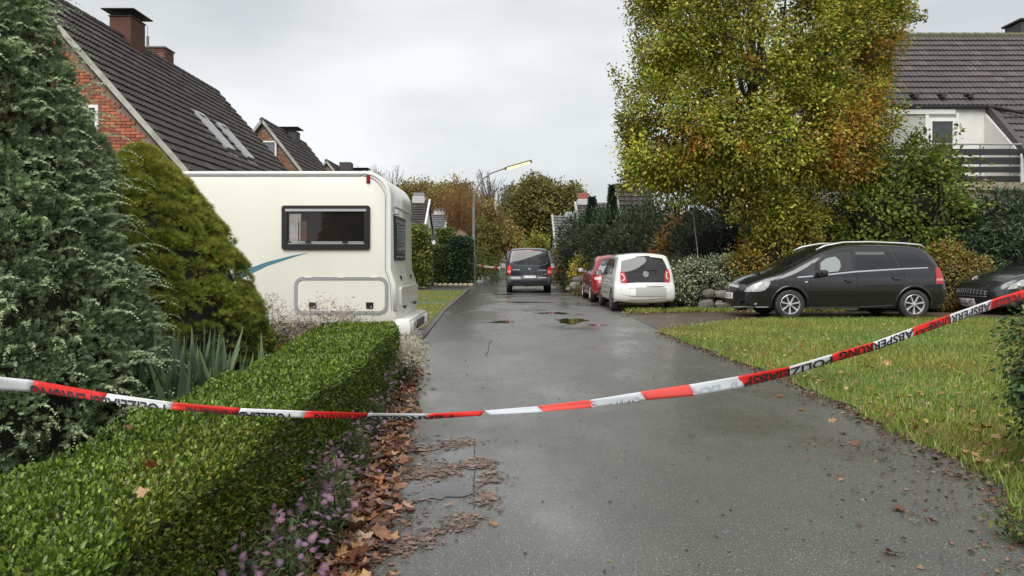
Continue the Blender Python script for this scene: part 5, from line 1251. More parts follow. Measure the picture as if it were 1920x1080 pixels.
for sg in (1, -1):
    S = lambda x, z, o, sg=sg: Z.side(sg, x, z, o)
    Z.patch('front_quarter_window', zp_((612,304),(660,262),(706,226),(712,236),(716,290),(700,298)), S, M_CGL2)
    w1 = Z.patch('front_window', zp_((738,288),(740,226),(765,200),(800,184),(850,172),(930,162),(933,270)), S, M_CGL2)
    Z.patch('seat_head', zp_((745,286),(752,225),(790,200),(845,190),(868,215),(868,250),(850,276)), S, mat('seen_through_glass', (.26,.29,.28), .2, coat=1), .006, w1, depth=.004)
    Z.patch('rear_door_window', zp_((958,268),(963,162),(1133,162),(1142,258)), S, M_CGL)
    Z.patch('rain_visor', zp_((965,180),(966,163),(1133,163),(1134,180)), S, mat('smoked_visor', (.10,.11,.11), .1), .012)
    Z.patch('door_glass_corner', zp_((1148,258),(1143,162),(1172,164),(1186,200),(1202,254)), S, M_CGL)
    Z.patch('rear_side_window', zp_((1222,252),(1205,205),(1196,166),(1262,166),(1325,184),(1360,205),(1412,244)), S, M_CGL)
    Z.patch('waist_trim', zp_((608,314),(609,307),(720,298),(950,274),(1210,259),(1378,252),(1380,258),(1210,266),(950,282),(720,306)), S, M_CHR, .006)
    for q in (((685,312),(682,400),(690,492)), ((716,292),(733,215),(800,172),(900,155),(948,155),(955,300),(958,470)), ((1190,160),(1215,225),(1236,300),(1225,350),(1190,410),(1185,470)), ((600,400),(555,350),(500,320)), ((452,340),(470,330),(560,280),(612,250))): Z.line('door_gap', zp_(*q), S, M_SEAM, .0035)
    Z.patch('door_moulding', zp_((706,416),(706,408),(955,402),(955,414)), S, PT_Z, .012); Z.patch('door_moulding', zp_((962,414),(962,402),(1172,378),(1168,392)), S, PT_Z, .012)
    Z.line('sill_glint', zp_((660,488),(950,486),(1180,474)), S, mat('sill_glint', (.05,.05,.052), .3), .010)  # lighter line painted along the sill as its highlight
    for a, b, c in ((885, 930, 331), (1160, 1213, 316)):
        h = Z.patch('door_handle', zp_((a,c-6),(b,c-8),(b+2,c),(b-4,c+6),(a+4,c+7)), S, PT_Z, .035, depth=.03); Z.patch('handle_recess', zp_((a+6,c+6),(b-6,c+5),(b-14,c+14),(a+14,c+14)), S, M_SEAM, .002, depth=.003)
    Z.patch('side_repeater', zp_((653,342),(653,334),(667,333),(667,340)), S, mat('lamp_white'), .006)
    hl = Z.patch('headlight', zp_((318,396),(330,372),(360,352),(405,340),(448,334),(454,342),(440,368),(420,386),(395,394)), S, M_CLEAR, .008)
    for a, b, r in ((375,370,.036),(425,355,.028)):
        cpt = zp_((a, b))[0]; Z.patch('reflector', [(cpt[0]+r*math.cos(t), cpt[1]+r*math.sin(t)) for t in np.linspace(0, 6.28, 13)[:-1]], S, mat('lamp_core', (.85,.85,.85), .1, metal=.6), .014, hl, depth=.004)
    tl = Z.patch('tail_lamp', zp_((1424,264),(1432,252),(1452,262),(1458,300),(1464,348),(1416,350),(1420,310)), S, M_RED, .012)
    Z.patch('lamp_stripe', zp_((1420,318),(1461,318),(1463,330),(1419,330)), S, mat('pink_lens', (.6,.25,.25), .15, coat=1), .015, tl, depth=.003)
    Z.line('bumper_glint', zp_((250,486),(340,486),(446,485)), S, mat('sill_highlight', (.4,.41,.42), .25), .008)  # pale line painted as the highlight on the lower bumper lip
    Z.line('bumper_gap', zp_((398,400),(440,398),(462,400)), S, M_SEAM, .003)
    Z.patch('bumper_pocket', zp_((290,478),(292,452),(385,448),(395,478)), S, M_BLK, .003)
    Z.patch('fog_lamp', [(zd(372)+.024*math.cos(t), zz(466)+.024*math.sin(t)) for t in np.linspace(0, 6.28, 13)[:-1]], S, M_CLEAR, .012)
    mirror(Z, sg, zd(742), zz(290), M_BLK, .22)
    mb = MB(); rp_ = [Vector((x, sg*(Z.wf(x, z)+.01 if False else w_), z)) for x, z, w_ in ((.42,1.555,.60),(.5,1.60,.615),(.9,1.635,.635),(1.6,1.665,.645),(2.2,1.655,.64),(2.6,1.58,.64),(2.8,1.49,.645))]; mb.tube(rp_, [.018]*7, 8); mb.build('roof_rail', mat('rail_silver', (.75,.75,.76), .3, metal=.5), ZM, smooth=True)
Z.patch('windscreen', [(-.62,3.50),(.62,3.50),(.60,3.1),(.54,2.62),(-.54,2.62),(-.60,3.1)], Z.top, M_CGL, .004, step=.1)
Z.patch('rear_window', [(-.55,1.08),(.55,1.08),(.50,1.42),(-.50,1.42)], Z.rear, M_CGL)
gr = Z.patch('grille', [(-.38,.55),(.38,.55),(.44,.67),(-.44,.67)], Z.front, M_BLK, .006); Z.patch('grille_bar', [(-.42,.625),(.42,.625),(.45,.665),(-.45,.665)], Z.front, M_CHR, .016, gr)
mb = MB(); c = Z.front(0, .625, .03); mb.lathe([(.052, 0), (.06, .008), (.068, 0)], 20, c, 'X'); mb.box(c+Vector((.004, 0, 0)), (.008, .13, .012), 0, Matrix.Rotation(R(20), 3, 'X')); mb.build('badge', M_CHR, gr)
Z.patch('lower_intake', [(-.42,.28),(.42,.28),(.46,.38),(-.46,.38)], Z.front, M_BLK, .004)
Z.plate(Z.front, 0, .46, 'PI S HS 75', 1)
mb = MB()
for xx, zz_ in ARZ:
    for sg in (1, -1): wheel(ZM, (xx, sg*.80, .31), .318, .21, .215, 7, sg)

# --- small white hatchback seen from behind
UP = thing('white_hatchback', 'small white hatchback with black glass tailgate, parked with its back to the camera', 'car', (3.46, 19.22, .02), R(90))
L = 3.54
top = [(.22,.25,1),(.06,.28),(.0,.42),(.01,.58),(.04,.68),(.07,.76),(.10,1.0),(.17,1.25),(.25,1.40),(.33,1.465),(.7,1.50),(1.3,1.505),(1.9,1.475),(2.25,1.36),(2.75,1.05),(3.0,.95),(3.3,.86),(3.46,.74),(3.52,.55),(3.5,.35),(3.42,.25,1)]
PT_U = pt('white_paint_car', (.70,.70,.665), .25)
zpu = [(.22,.95),(.35,1.0),(.55,1.0),(.72,.985),(.9,.95),(1.1,.90),(1.3,.835),(1.42,.785),(1.5,.74)]
ARU = [(.58,.29),(3.0,.29)]
U = Car(UP, L, 1.645, top, .24, zpu, ARU, .33, PT_U, rnd=(.10,.07,.2), kr=.03, kf=.12, bulge=(.10,.04,.10))
ux = lambda c: -(c*.001808-1.606); uz = lambda c: 1.7464-.02-c*.001808
up_ = lambda *q: [(ux(a), uz(b)) for a, b in q]
tg = U.patch('tailgate_glass', up_((552,560),(540,400),(548,300),(562,225),(760,197),(900,192),(1160,200),(1195,270),(1222,345),(1248,440),(1245,530),(1180,538),(900,550)), U.rear, mat('tailgate_glass', (.010,.011,.012), .04, spec=.7, var=(2.2, (.03,.031,.032))), .006)
for lp, inn in ((((538,376),(585,384),(612,425),(630,500),(628,560),(550,562),(540,520),(536,440)), ((548,412),(575,410),(600,455),(603,500),(560,525),(552,505),(586,488),(583,462),(570,432),(548,430))), (((1232,342),(1195,352),(1178,395),(1168,470),(1172,536),(1246,532),(1254,480),(1252,420)), ((1222,385),(1200,390),(1190,430),(1192,478),(1232,495),(1234,480),(1208,468),(1206,432),(1213,405),(1222,402)))):
    l = U.patch('tail_lamp', up_(*lp), U.rear, M_RED, .014); U.patch('lamp_graphic', up_(*inn), U.rear, mat('pale_lens', (.75,.5,.48), .15, coat=1), .018, l, depth=.004)
mb = MB(); c = U.rear(ux(897), uz(425), .012); mb.lathe([(.058, -.006), (.064, -.014), (.072, -.006)], 24, c, 'X'); mb.lathe([(.001, -.001), (.06, -.001)], 24, c, 'X', 1)
def bar2(mb, c, a, b, w_): a = Vector((0, *a)); b = Vector((0, *b)); d = (b-a).normalized(); s_ = Vector((0, -d.z, d.y))*w_/2; o = Vector((-.009, 0, 0)); mb.add([c+o+a-s_, c+o+b-s_, c+o+b+s_, c+o+a+s_], [(0,1,2,3)])
for a, b in (((-.024,.055),(-.005,.008)), ((.024,.055),(.005,.008)), ((-.052,.03),(-.024,-.048)), ((.052,.03),(.024,-.048)), ((-.024,-.048),(0,-.002)), ((.024,-.048),(0,-.002))): bar2(mb, c, a, b, .013)
mb.build('badge', [mat('bright_silver', (.8,.8,.82), .25, metal=.5), mat('badge_blue_grey', (.04,.045,.055), .3)], tg)
U.line('wiper', up_((900,372),(985,376),(1060,372)), U.rear, M_BLK, .008, .02, tg)
U.patch('brake_lamp', up_((765,198),(768,186),(965,182),(968,194)), U.rear, mat('dark_red_lens', (.05,.01,.012), .15), .012)
U.line('tailgate_crease', up_((528,640),(540,615),(570,607),(760,600)), U.rear, mat('white_gap', (.25,.25,.24), .6), .004); U.line('tailgate_crease', up_((760,600),(1000,590),(1240,574),(1268,590),(1272,650),(1255,685),(1190,700)), U.rear, mat('white_gap'), .004); U.line('tailgate_crease', up_((545,690),(575,712),(750,722)), U.rear, mat('white_gap'), .004)
U.patch('handle_slot', up_((655,632),(660,626),(748,625),(748,632)), U.rear, M_SEAM, .005); U.patch('handle_slot', up_((900,614),(905,609),(1160,601),(1168,606),(1100,613)), U.rear, M_SEAM, .005)
p = U.patch('number_plate', rrect(ux(1187), ux(665), uz(722), uz(618), .006, 2), U.rear, mat('blank_grey_plate', (.40,.40,.39), .5), .016); U.patch('plate_end', up_((666,716),(666,630),(745,630),(745,716)), U.rear, M_PLATE, .019, p, depth=.004)
U.line('bumper_gap', up_((608,824),(640,790),(680,772),(900,765),(1160,752),(1195,765),(1225,795)), U.rear, mat('white_gap_dark', (.06,.06,.06), .7), .006)
U.patch('lower_bumper', up_((600,850),(640,828),(900,822),(1200,806),(1225,830),(1200,880),(620,880)), U.rear, M_TAR, .003)
for sg in (1, -1):
    S = lambda x, z, o, sg=sg: U.side(sg, x, z, o)
    U.patch('rear_side_window', [(.62,.96),(.66,1.22),(.80,1.36),(1.15,1.39),(1.15,.93)], S, M_CGL2); U.patch('door_window', [(1.22,.93),(1.22,1.39),(1.9,1.38),(2.2,1.25),(2.55,.98),(2.5,.94)], S, M_CGL2)
    U.line('door_gap', [(1.18,1.41),(1.18,.7),(1.12,.45),(1.2,.28)], S, mat('white_gap'), .004); U.line('door_gap', [(2.5,.93),(2.5,.5),(2.4,.28)], S, mat('white_gap'), .004)
    U.patch('door_handle', [(1.32,.78),(1.5,.78),(1.5,.81),(1.32,.81)], S, PT_U, .03); mirror(U, sg, 2.35, .97, M_BLK, .2); U.patch('sill_trim', [(.95,.26),(2.62,.26),(2.62,.29),(.95,.29)], S, M_BLK, .01)
U.patch('windscreen', [(-.6,2.85),(.6,2.85),(.55,2.3),(-.55,2.3)], U.top, M_CGL, .004, step=.1)
mb = MB(); a = Vector((.62, .02, 1.50)); mb.tube([a, a+Vector((-.05, 0, .10))], [.008, .004], 5); mb.build('aerial', M_BLK, UP)
for xx, zz_ in ARU:
    for sg in (1, -1): wheel(UP, (xx, sg*.735, .29), .295, .185, .19, 8, sg, mat('dark_alloy', (.16,.16,.165), .35, metal=.6))

# --- red hatchback behind it
RC = thing('red_hatchback', 'dark red hatchback parked just beyond the white car, half hidden by it', 'car', (3.40, 23.35, .02), R(90))
L = 4.05
top = [(.2,.26,1),(.04,.3),(.0,.45),(.03,.62),(.10,.8),(.14,.95),(.3,1.2),(.48,1.38),(.75,1.47),(1.3,1.505),(1.9,1.49),(2.4,1.38),(3.0,1.05),(3.3,.96),(3.7,.86),(3.95,.7),(4.03,.5),(4.0,.32),(3.9,.24,1)]
PT_R = pt('red_paint', (.30,.012,.018), .22)
ARR = [(.72,.30),(3.25,.30)]
RD = Car(RC, L, 1.74, top, .24, [(.22,.95),(.4,1.0),(.7,1.0),(.88,.975),(1.0,.93),(1.25,.83),(1.42,.74),(1.52,.68)], ARR, .345, PT_R, rnd=(.2,.09,.22), kr=.1, bulge=(.12,.05,.12))
RD.patch('rear_window', [(-.6,.98),(-.64,1.1),(-.52,1.36),(.52,1.36),(.64,1.1),(.6,.98),(.45,.92),(-.45,.92)], RD.rear, mat('rear_glass_pale', (.05,.055,.06), .05, spec=.7, var=(3, (.2,.21,.22), .5, .7)), .006)
for sg in (1, -1):
    l = RD.patch('tail_lamp', [(sg*.52,.70),(sg*.50,.84),(sg*.60,.93),(sg*.80,.95),(sg*.83,.80),(sg*.72,.69)][::sg], RD.rear, M_RED, .014); RD.patch('lamp_graphic', [(sg*.56,.75),(sg*.60,.80),(sg*.80,.84),(sg*.80,.78),(sg*.7,.73)][::sg], RD.rear, mat('lamp_white'), .02, l, depth=.004)
    RD.line('bumper_crease', [(sg*.8,.52),(sg*.66,.45),(sg*.62,.36)], RD.rear, M_SEAM, .006)
    S = lambda x, z, o, sg=sg: RD.side(sg, x, z, o)
    RD.patch('rear_side_window', [(.50,1.06),(.72,1.30),(1.05,1.38),(1.05,1.0)], S, M_CGL2); RD.patch('rear_door_window', [(1.12,1.0),(1.12,1.39),(1.8,1.41),(1.8,.97)], S, M_CGL2); RD.patch('front_window', [(1.88,.97),(1.88,1.41),(2.3,1.35),(2.85,1.03),(2.8,.96)], S, M_CGL2)
    for q in ([(1.08,1.4),(1.12,.8),(1.05,.6),(1.15,.28)], [(1.84,1.42),(1.84,.28)], [(2.85,.98),(2.86,.28)]): RD.line('door_gap', q, S, M_SEAM, .004)
    for x in (1.25, 1.98): RD.patch('door_handle', [(x,.86),(x+.18,.86),(x+.18,.89),(x,.89)], S, PT_R, .03)
    RD.patch('sill_trim', [(1.15,.24),(2.85,.24),(2.85,.30),(1.15,.30)], S, mat('silver_sill', (.35,.33,.33), .4), .012); mirror(RD, sg, 2.6, 1.0, mat('grey_mirror', (.3,.31,.32), .3), .22)
RD.patch('number_plate', rrect(-.26,.26,.5,.61,.006,2), RD.rear, M_PLATE, .014)
RD.patch('windscreen', [(-.6,3.0),(.6,3.0),(.55,2.45),(-.55,2.45)], RD.top, M_CGL, .004, step=.1)
for xx, zz_ in ARR:
    for sg in (1, -1): wheel(RC, (xx, sg*.775, .31), .31, .2, .2, 5, sg)

# --- dark van on the road
VN = thing('dark_van', 'dark blue passenger van seen from behind, standing on the road', 'van', (.715, 31.2, 0), R(90)-.012)
L = 5.1
top = [(.2,.33,1),(.03,.38),(.0,.5),(.02,.62),(.06,.72),(.07,1.0),(.12,1.3),(.20,1.6),(.27,1.76),(.38,1.85),(.7,1.885),(1.5,1.90),(3.2,1.88),(3.6,1.78),(4.3,1.25),(4.55,1.1),(4.9,.95),(5.05,.75),(5.08,.5),(5.0,.3,1)]
PT_V = pt('midnight_blue_paint', (.006,.009,.019), .2); M_GREYB = mat('grey_bumper', (.05,.052,.056), .45)
ARV = [(.98,.34),(4.18,.34)]
V_ = Car(VN, L, 1.93, top, .3, [(.3,.97),(.5,1.0),(.9,1.0),(1.05,.99),(1.3,.94),(1.6,.875),(1.78,.83),(1.9,.76)], ARV, .39, PT_V, rnd=(.10,.09,.2), kr=.02, bulge=(.05,.03,.12))
vx = lambda c: -(c-640)*.002188; vz = lambda c: 2.1325-c*.002188
vp = lambda *q: [(vx(a), vz(b)) for a, b in q]
V_.patch('rear_window', vp((335,192),(380,172),(900,170),(955,184),(990,230),(1018,300),(1005,370),(965,415),(880,440),(650,442),(430,434),(340,405),(296,370),(300,300)), V_.rear, mat('van_glass', (.02,.021,.022), .05, spec=.6, var=(1.2, (.06,.062,.06))), .006)
V_.line('window_glint', vp((296,375),(340,412),(430,440),(650,448),(880,446),(970,420),(1010,372)), V_.rear, mat('edge_glint', (.3,.31,.33), .3), .005, .008)  # pale line paints a glint along the lower window border
V_.patch('brake_lamp', vp((560,172),(562,158),(740,156),(742,170)), V_.rear, M_RED, .014)
for q in ((((232,450),(262,440),(290,470),(292,540),(284,608),(232,600),(222,540)), ((226,545),(288,540),(286,575),(226,575))), (((1042,455),(1068,470),(1072,540),(1068,615),(1012,620),(1004,560),(1008,500)), ((1012,550),(1068,548),(1068,580),(1012,582)))):
    l = V_.patch('tail_lamp', vp(*q[0]), V_.rear, mat('van_lamp_red', (.75,.02,.02), .12, coat=1), .014); V_.patch('lamp_strip', vp(*q[1]), V_.rear, mat('pale_lens'), .018, l, depth=.004)
V_.patch('bumper', vp((215,850),(205,700),(225,640),(292,620),(292,770),(330,790),(970,790),(1005,765),(1005,640),(1066,625),(1074,700),(1070,850)), V_.rear, M_GREYB, .02, step=.09)
V_.patch('bumper_underside', vp((240,900),(235,850),(1050,850),(1045,900)), V_.rear, M_TAR, .004)
V_.patch('plate_surround', vp((478,712),(478,632),(825,632),(825,712)), V_.rear, M_GREYB, .012); V_.plate(V_.rear, vx(650), vz(661), 'PI TW 602', -1, off=.018)
V_.line('tailgate_crease', vp((300,560),(650,572),(1000,560)), V_.rear, mat('crease_dark', (.03,.035,.045), .3), .006); V_.line('tailgate_crease', vp((296,712),(480,716)), V_.rear, mat('edge_glint'), .004); V_.line('tailgate_crease', vp((825,716),(1004,722)), V_.rear, mat('edge_glint'), .004); V_.patch('lower_panel', vp((300,780),(298,730),(1002,730),(1000,784)), V_.rear, M_BLK, .006)  # the two short pale lines are painted glints
V_.patch('reflector', vp((270,842),(270,825),(350,828),(350,842)), V_.rear, M_RED, .03); V_.patch('reflector', vp((945,848),(945,832),(1020,832),(1020,848)), V_.rear, M_RED, .03)
mb = MB(); c = V_.rear(vx(652), vz(505), .014); mb.lathe([(.052, -.004), (.057, -.012), (.062, -.004)], 24, c, 'X')
for a in (90, 210, 330): t = R(a); mb.add([c+Vector((-.012, .055*math.cos(t), .055*math.sin(t))), c+Vector((-.012, .012*math.cos(t+1.05), .012*math.sin(t+1.05))), c+Vector((-.004, 0, 0)), c+Vector((-.012, .012*math.cos(t-1.05), .012*math.sin(t-1.05)))], [(0,1,2,3)])
mb.build('badge', mat('bright_silver'), VN)
V_.text('TOURER', V_.rear, vx(398), vz(524), .045, mat('bright_silver'), .012, .01, -1, None, .32); V_.text('114 CDI', V_.rear, vx(892), vz(532), .04, mat('bright_silver'), .012, .01, -1, None, .34); V_.text('4x4', V_.rear, vx(955), vz(602), .03, mat('bright_silver'), .012, .01, -1, None, .1)
for sg in (1, -1):
    S = lambda x, z, o, sg=sg: V_.side(sg, x, z, o)
    for a, b in ((.45, 1.6), (1.75, 3.0), (3.15, 4.0)): V_.patch('side_window', [(a,1.12),(b,1.12),(b-(.25 if b == 4.0 else 0),1.65),(a,1.65)], S, M_CGL)
    V_.line('door_gap', [(1.68,1.7),(1.68,.45)], S, M_SEAM, .004); V_.line('door_gap', [(3.08,1.7),(3.08,.45)], S, M_SEAM, .004); V_.patch('side_trim', [(1.5,.3),(3.7,.3),(3.7,.5),(1.5,.5)], S, M_GREYB, .015)
    mirror(V_, sg, 3.9, 1.12, M_GREYB, .3, (.16,.24,.28))
V_.patch('windscreen', [(-.7,4.3),(.7,4.3),(.62,3.6),(-.62,3.6)], V_.top, M_CGL, .004, step=.12)
V_.patch('exhaust_guard', vp((390,922),(410,908),(770,898),(850,920),(760,930)), lambda y, z, o: Vector((.35-o, y, z)), mat('grey_panel', (.3,.3,.3), .5), 0)
for xx, zz_ in ARV:
    for sg in (1, -1): wheel(VN, (xx, sg*.855, .34), .345, .22, .21, 6, sg)

# --- dark car cut off by the right edge
PC = thing('dark_grey_car', 'dark grey car with slim swept headlights, partly cut off by the right edge', 'car', (15.2, 17.95, .085), math.pi+R(5))
L = 4.3
top = [(.2,.25,1),(.03,.3),(.0,.5),(.05,.8),(.15,1.0),(.5,1.3),(.8,1.42),(1.3,1.49),(1.9,1.5),(2.3,1.42),(2.8,1.18),(3.15,1.03),(3.5,.97),(3.85,.88),(4.1,.76),(4.24,.62),(4.3,.45),(4.28,.28),(4.18,.19,1)]
PT_P = pt('grey_paint', (.028,.031,.033), .25, .4)
ARP = [(.75,.31),(3.4,.31)]
PG = Car(PC, L, 1.81, top, .21, [(.2,.95),(.4,1.0),(.7,1.0),(.9,.97),(1.0,.93),(1.25,.84),(1.42,.75),(1.52,.69)], ARP, .355, PT_P, rnd=(.2,.1,.25), kf=.14, bulge=(.1,.05,.16))
flares(PG, ARP, .355, PT_P)
gl = PG.patch('grille', [(-.5,.34),(.5,.34),(.60,.50),(.56,.62),(-.56,.62),(-.60,.50)], PG.front, M_BLK, .006)
for z in (.42, .475, .53): PG.line('grille_bar', [(-.52,z),(.52,z)], PG.front, mat('grille_steel', (.22,.23,.24), .3, metal=.5), .006, .012, gl)
for y in np.linspace(-.48, .48, 13): PG.line('grille_bar', [(float(y),.40),(float(y),.55)], PG.front, mat('grille_steel'), .005, .012, gl)
PG.plate(PG.front, 0, .32, 'PI KS 47', 1)
PG.patch('bonnet_lip', [(-.55,.635),(.55,.635),(.5,.66),(-.5,.66)], PG.front, PT_P, .012)
mb = MB(); c = PG.front(0, .74, .012)
for q in ([(-.05,-.05),(-.075,.0),(-.03,.06),(.0,.075),(-.005,.03),(-.03,-.01),(-.02,-.045)], [(.03,-.03),(.02,.02),(.045,.06),(.075,.06),(.05,.03),(.05,-.02)]):
    mb.prism([(a, b) for a, b in q], 0, .012, lambda u, v, h, c=c: c+Vector((h-v*.8, u, v*.8)))
mb.build('badge', mat('bright_silver'), PC)
for sg in (1, -1):
    S = lambda x, z, o, sg=sg: PG.side(sg, x, z, o)
    hl = PG.patch('headlight', [(4.06,.60),(3.98,.69),(3.78,.80),(3.5,.885),(3.38,.88),(3.42,.80),(3.6,.72),(3.85,.63)], S, M_CLEAR, .01)
    for x, z in ((3.82,.72),(3.62,.80)): PG.patch('reflector', [(x+.04*math.cos(t), z+.03*math.sin(t)) for t in np.linspace(0, 6.28, 11)[:-1]], S, mat('lamp_core'), .016, hl, depth=.004)
    PG.line('bonnet_glint', [(4.05,.70),(3.8,.83),(3.45,.93),(3.1,1.0)], S, mat('crease_glint', (.12,.13,.14), .2), .008, .0)  # lighter line painted as a glint along the bonnet fold
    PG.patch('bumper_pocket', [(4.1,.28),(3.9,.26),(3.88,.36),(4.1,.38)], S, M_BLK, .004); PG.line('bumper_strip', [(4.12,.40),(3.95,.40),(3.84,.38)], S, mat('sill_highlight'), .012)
    PG.patch('front_window', [(1.9,.98),(1.9,1.42),(2.25,1.37),(2.85,1.04),(2.8,.98)], S, M_CGL2); PG.patch('rear_door_window', [(1.0,1.0),(1.1,1.38),(1.82,1.42),(1.82,.98)], S, M_CGL2); mirror(PG, sg, 2.7, 1.0, PT_P, .2)
    PG.line('door_gap', [(2.85,.98),(2.88,.28)], S, M_SEAM, .004); PG.line('door_gap', [(1.86,1.42),(1.86,.28)], S, M_SEAM, .004)
PG.patch('windscreen', [(-.6,3.1),(.6,3.1),(.55,2.4),(-.55,2.4)], PG.top, M_CGL, .004, step=.1)
mb = MB(); a = Vector((3.12, .5, 1.04)); mb.tube([a, a+Vector((-.45, -.02, .13)), a+Vector((-.75, -.05, .32))], .009, 5); mb.build('wiper_arm', M_BLK, PC)
for xx, zz_ in ARP:
    for sg in (1, -1): wheel(PC, (xx, sg*.80, .31), .315, .21, .21, 5, sg)
# ------------------------------------------------------------------ right hand planting
def wroot(name, label, cat, c, group=None): return thing(name, label, cat, c, group=group)
def loc_ells(H, ells): return [(a-H.location.x, b-H.location.y, c-H.location.z, *r) for a, b, c, *r in ells]
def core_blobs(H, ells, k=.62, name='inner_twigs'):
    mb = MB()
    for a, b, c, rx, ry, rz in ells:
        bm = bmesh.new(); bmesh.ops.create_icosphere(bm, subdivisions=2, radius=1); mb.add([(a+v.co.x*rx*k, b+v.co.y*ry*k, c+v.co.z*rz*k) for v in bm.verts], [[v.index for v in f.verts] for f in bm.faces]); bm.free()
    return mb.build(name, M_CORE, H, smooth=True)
def shrub(name, label, cat, base, ells, ncl, per, clr, leaf, tmpl, pal, wts=None, core=.6, m=None, stems=14, group=None, **kw):
    H = wroot(name, label, cat, base, group); E = loc_ells(H, ells)
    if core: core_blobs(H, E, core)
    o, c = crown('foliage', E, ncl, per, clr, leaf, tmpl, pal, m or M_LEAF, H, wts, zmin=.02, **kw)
    if stems:
        idx = RNG.choice(len(c), min(stems, len(c)), replace=False)
        branches('branch', (0, 0, 0), [tuple(c[i]) for i in idx], M_BARK, H, r0=.05, rt=.006)
    return H, c
DARK = [(.026,.05,.016),(.038,.07,.022),(.055,.088,.034),(.018,.034,.012)]
shrub('laurel_hedge', 'tall dark evergreen hedge behind the red and white cars', 'hedge', (5, 29, 0),
    [(2.95,33,1.9,.95,1.6,1.5),(3.7,31.5,1.8,1.2,1.5,1.6),(4.6,30,1.8,1.3,1.5,1.65),(5.6,28.4,1.8,1.4,1.4,1.8),(6.6,26.8,1.8,1.4,1.4,1.85),(7.6,25.2,1.7,1.5,1.4,1.8),(3.2,32.5,.8,.9,1.5,.8),(4.8,29.8,.8,1.4,1.6,.8),(6.4,27,.8,1.5,1.5,.8)],
    900, 34, .3, .16, T_LONG, DARK, core=.8, m=M_LEAFG, depth=.12, drop=-.5, stems=10)
for lb, px, top, Y, w_ in (('small dark conifer poking above the hedge, left one', 1110, 372, 31.5, .5), ('narrow conifer spire poking above the hedge, right one', 1148, 350, 30.5, .32)):
    x = (px-960)*Y/F; zt = 1.3+(492-top)*Y/F; H = wroot('small_conifer', lb, 'conifer', (x, Y, 0)); mb = MB(); mb.tube([(0,0,0),(0,0,zt-.1)], [.09,.01], 6); mb.build('trunk', M_BARK, H)
    n = 2600; z = 2.2+RNG.random(n)*(zt-2.2); a = RNG.uniform(0, 6.28, n); r = w_*(zt-z)/(zt-2.2)*(.4+.6*RNG.random(n)); scatter('foliage', np.c_[np.cos(a)*r, np.sin(a)*r, z], np.c_[np.cos(a), np.sin(a), np.full(n, .7)], RNG.uniform(.12, .24, n), T_SPRAY, palette(n, [(.035,.065,.04),(.05,.085,.055)]), M_NEEDLE, H)
shrub('dark_shrubbery', 'dark evergreen shrubs behind the black car, under the big tree', 'shrub', (8.6, 22.3, 0),
    [(6.4,23.2,1.3,1.6,.9,1.5),(8.6,22.6,1.5,1.8,1.0,1.75),(10.2,21.4,1.5,1.4,.8,1.6)], 520, 34, .28, .13, T_LONG, DARK+[(.06,.10,.04)], core=.8, m=M_LEAFG, depth=.12)
shrub('cherry_laurel', 'glossy dark green cherry laurel in front of the tiled house, far right', 'shrub', (13.4, 20, 0),
    [(12.0,20.1,1.4,1.1,.8,1.5),(13.4,20.0,1.55,1.3,.85,1.6),(15.0,20.0,1.5,1.2,.8,1.6)], 620, 34, .26, .15, T_LONG, [(.035,.075,.03),(.055,.10,.045),(.085,.14,.07),(.025,.05,.022)], core=.8, m=M_LEAFG, depth=.12, stems=6)
# the big tree
BT = thing('hornbeam_tree', 'big olive green tree with yellow and orange autumn patches above the black car', 'tree', (7.0, 20.8, .02))
E = loc_ells(BT, [(6.9,20.6,8.0,2.9,2.4,3.2),(4.9,20.2,5.2,1.75,1.7,1.75),(6.6,19.9,4.9,2.3,1.9,1.9),(4.75,20.2,7.7,1.35,1.5,2.2),(9.0,20.6,7.2,1.45,1.6,2.6),(8.6,20.2,4.9,1.6,1.5,1.6),(5.5,20.0,4.0,1.9,1.2,.9),(7.2,19.7,3.0,1.1,.9,1.3),(3.9,20,4.3,1.0,1.0,1.0),(9.9,20.4,8.3,.9,1.0,.6)])
TREEP = [(.25,.28,.028),(.36,.36,.04),(.16,.195,.022),(.50,.47,.10)]
def aut(p):
    return .6*(lump(p, 1.5, 1.3) > .7)+sum(.75*np.exp(-((p[:, 0]-a)**2+(p[:, 2]-b)**2)/(2*s*s)) for a, b, s in ((2.3,5.4,.7),(2.9,7.0,.5),(-2.4,4.3,.45),(1.2,4.3,.6),(.3,8.3,.35),(2.0,3.6,.5)))*np.clip(.75+.6*lump(p, 3.2, 2.), .2, 1.2)
o, cc = crown('crown', E, 3000, 62, .28, .105, T_RHOMB, TREEP, M_LEAF, BT, [5,4,3,2.2], depth=.34, gap=(1.45, .66), jit=.10, nr=.38, sh=.36, autumn=(aut, [(.46,.26,.04),(.42,.19,.035),(.50,.36,.07)]), zmin=1.6, drop=.15)
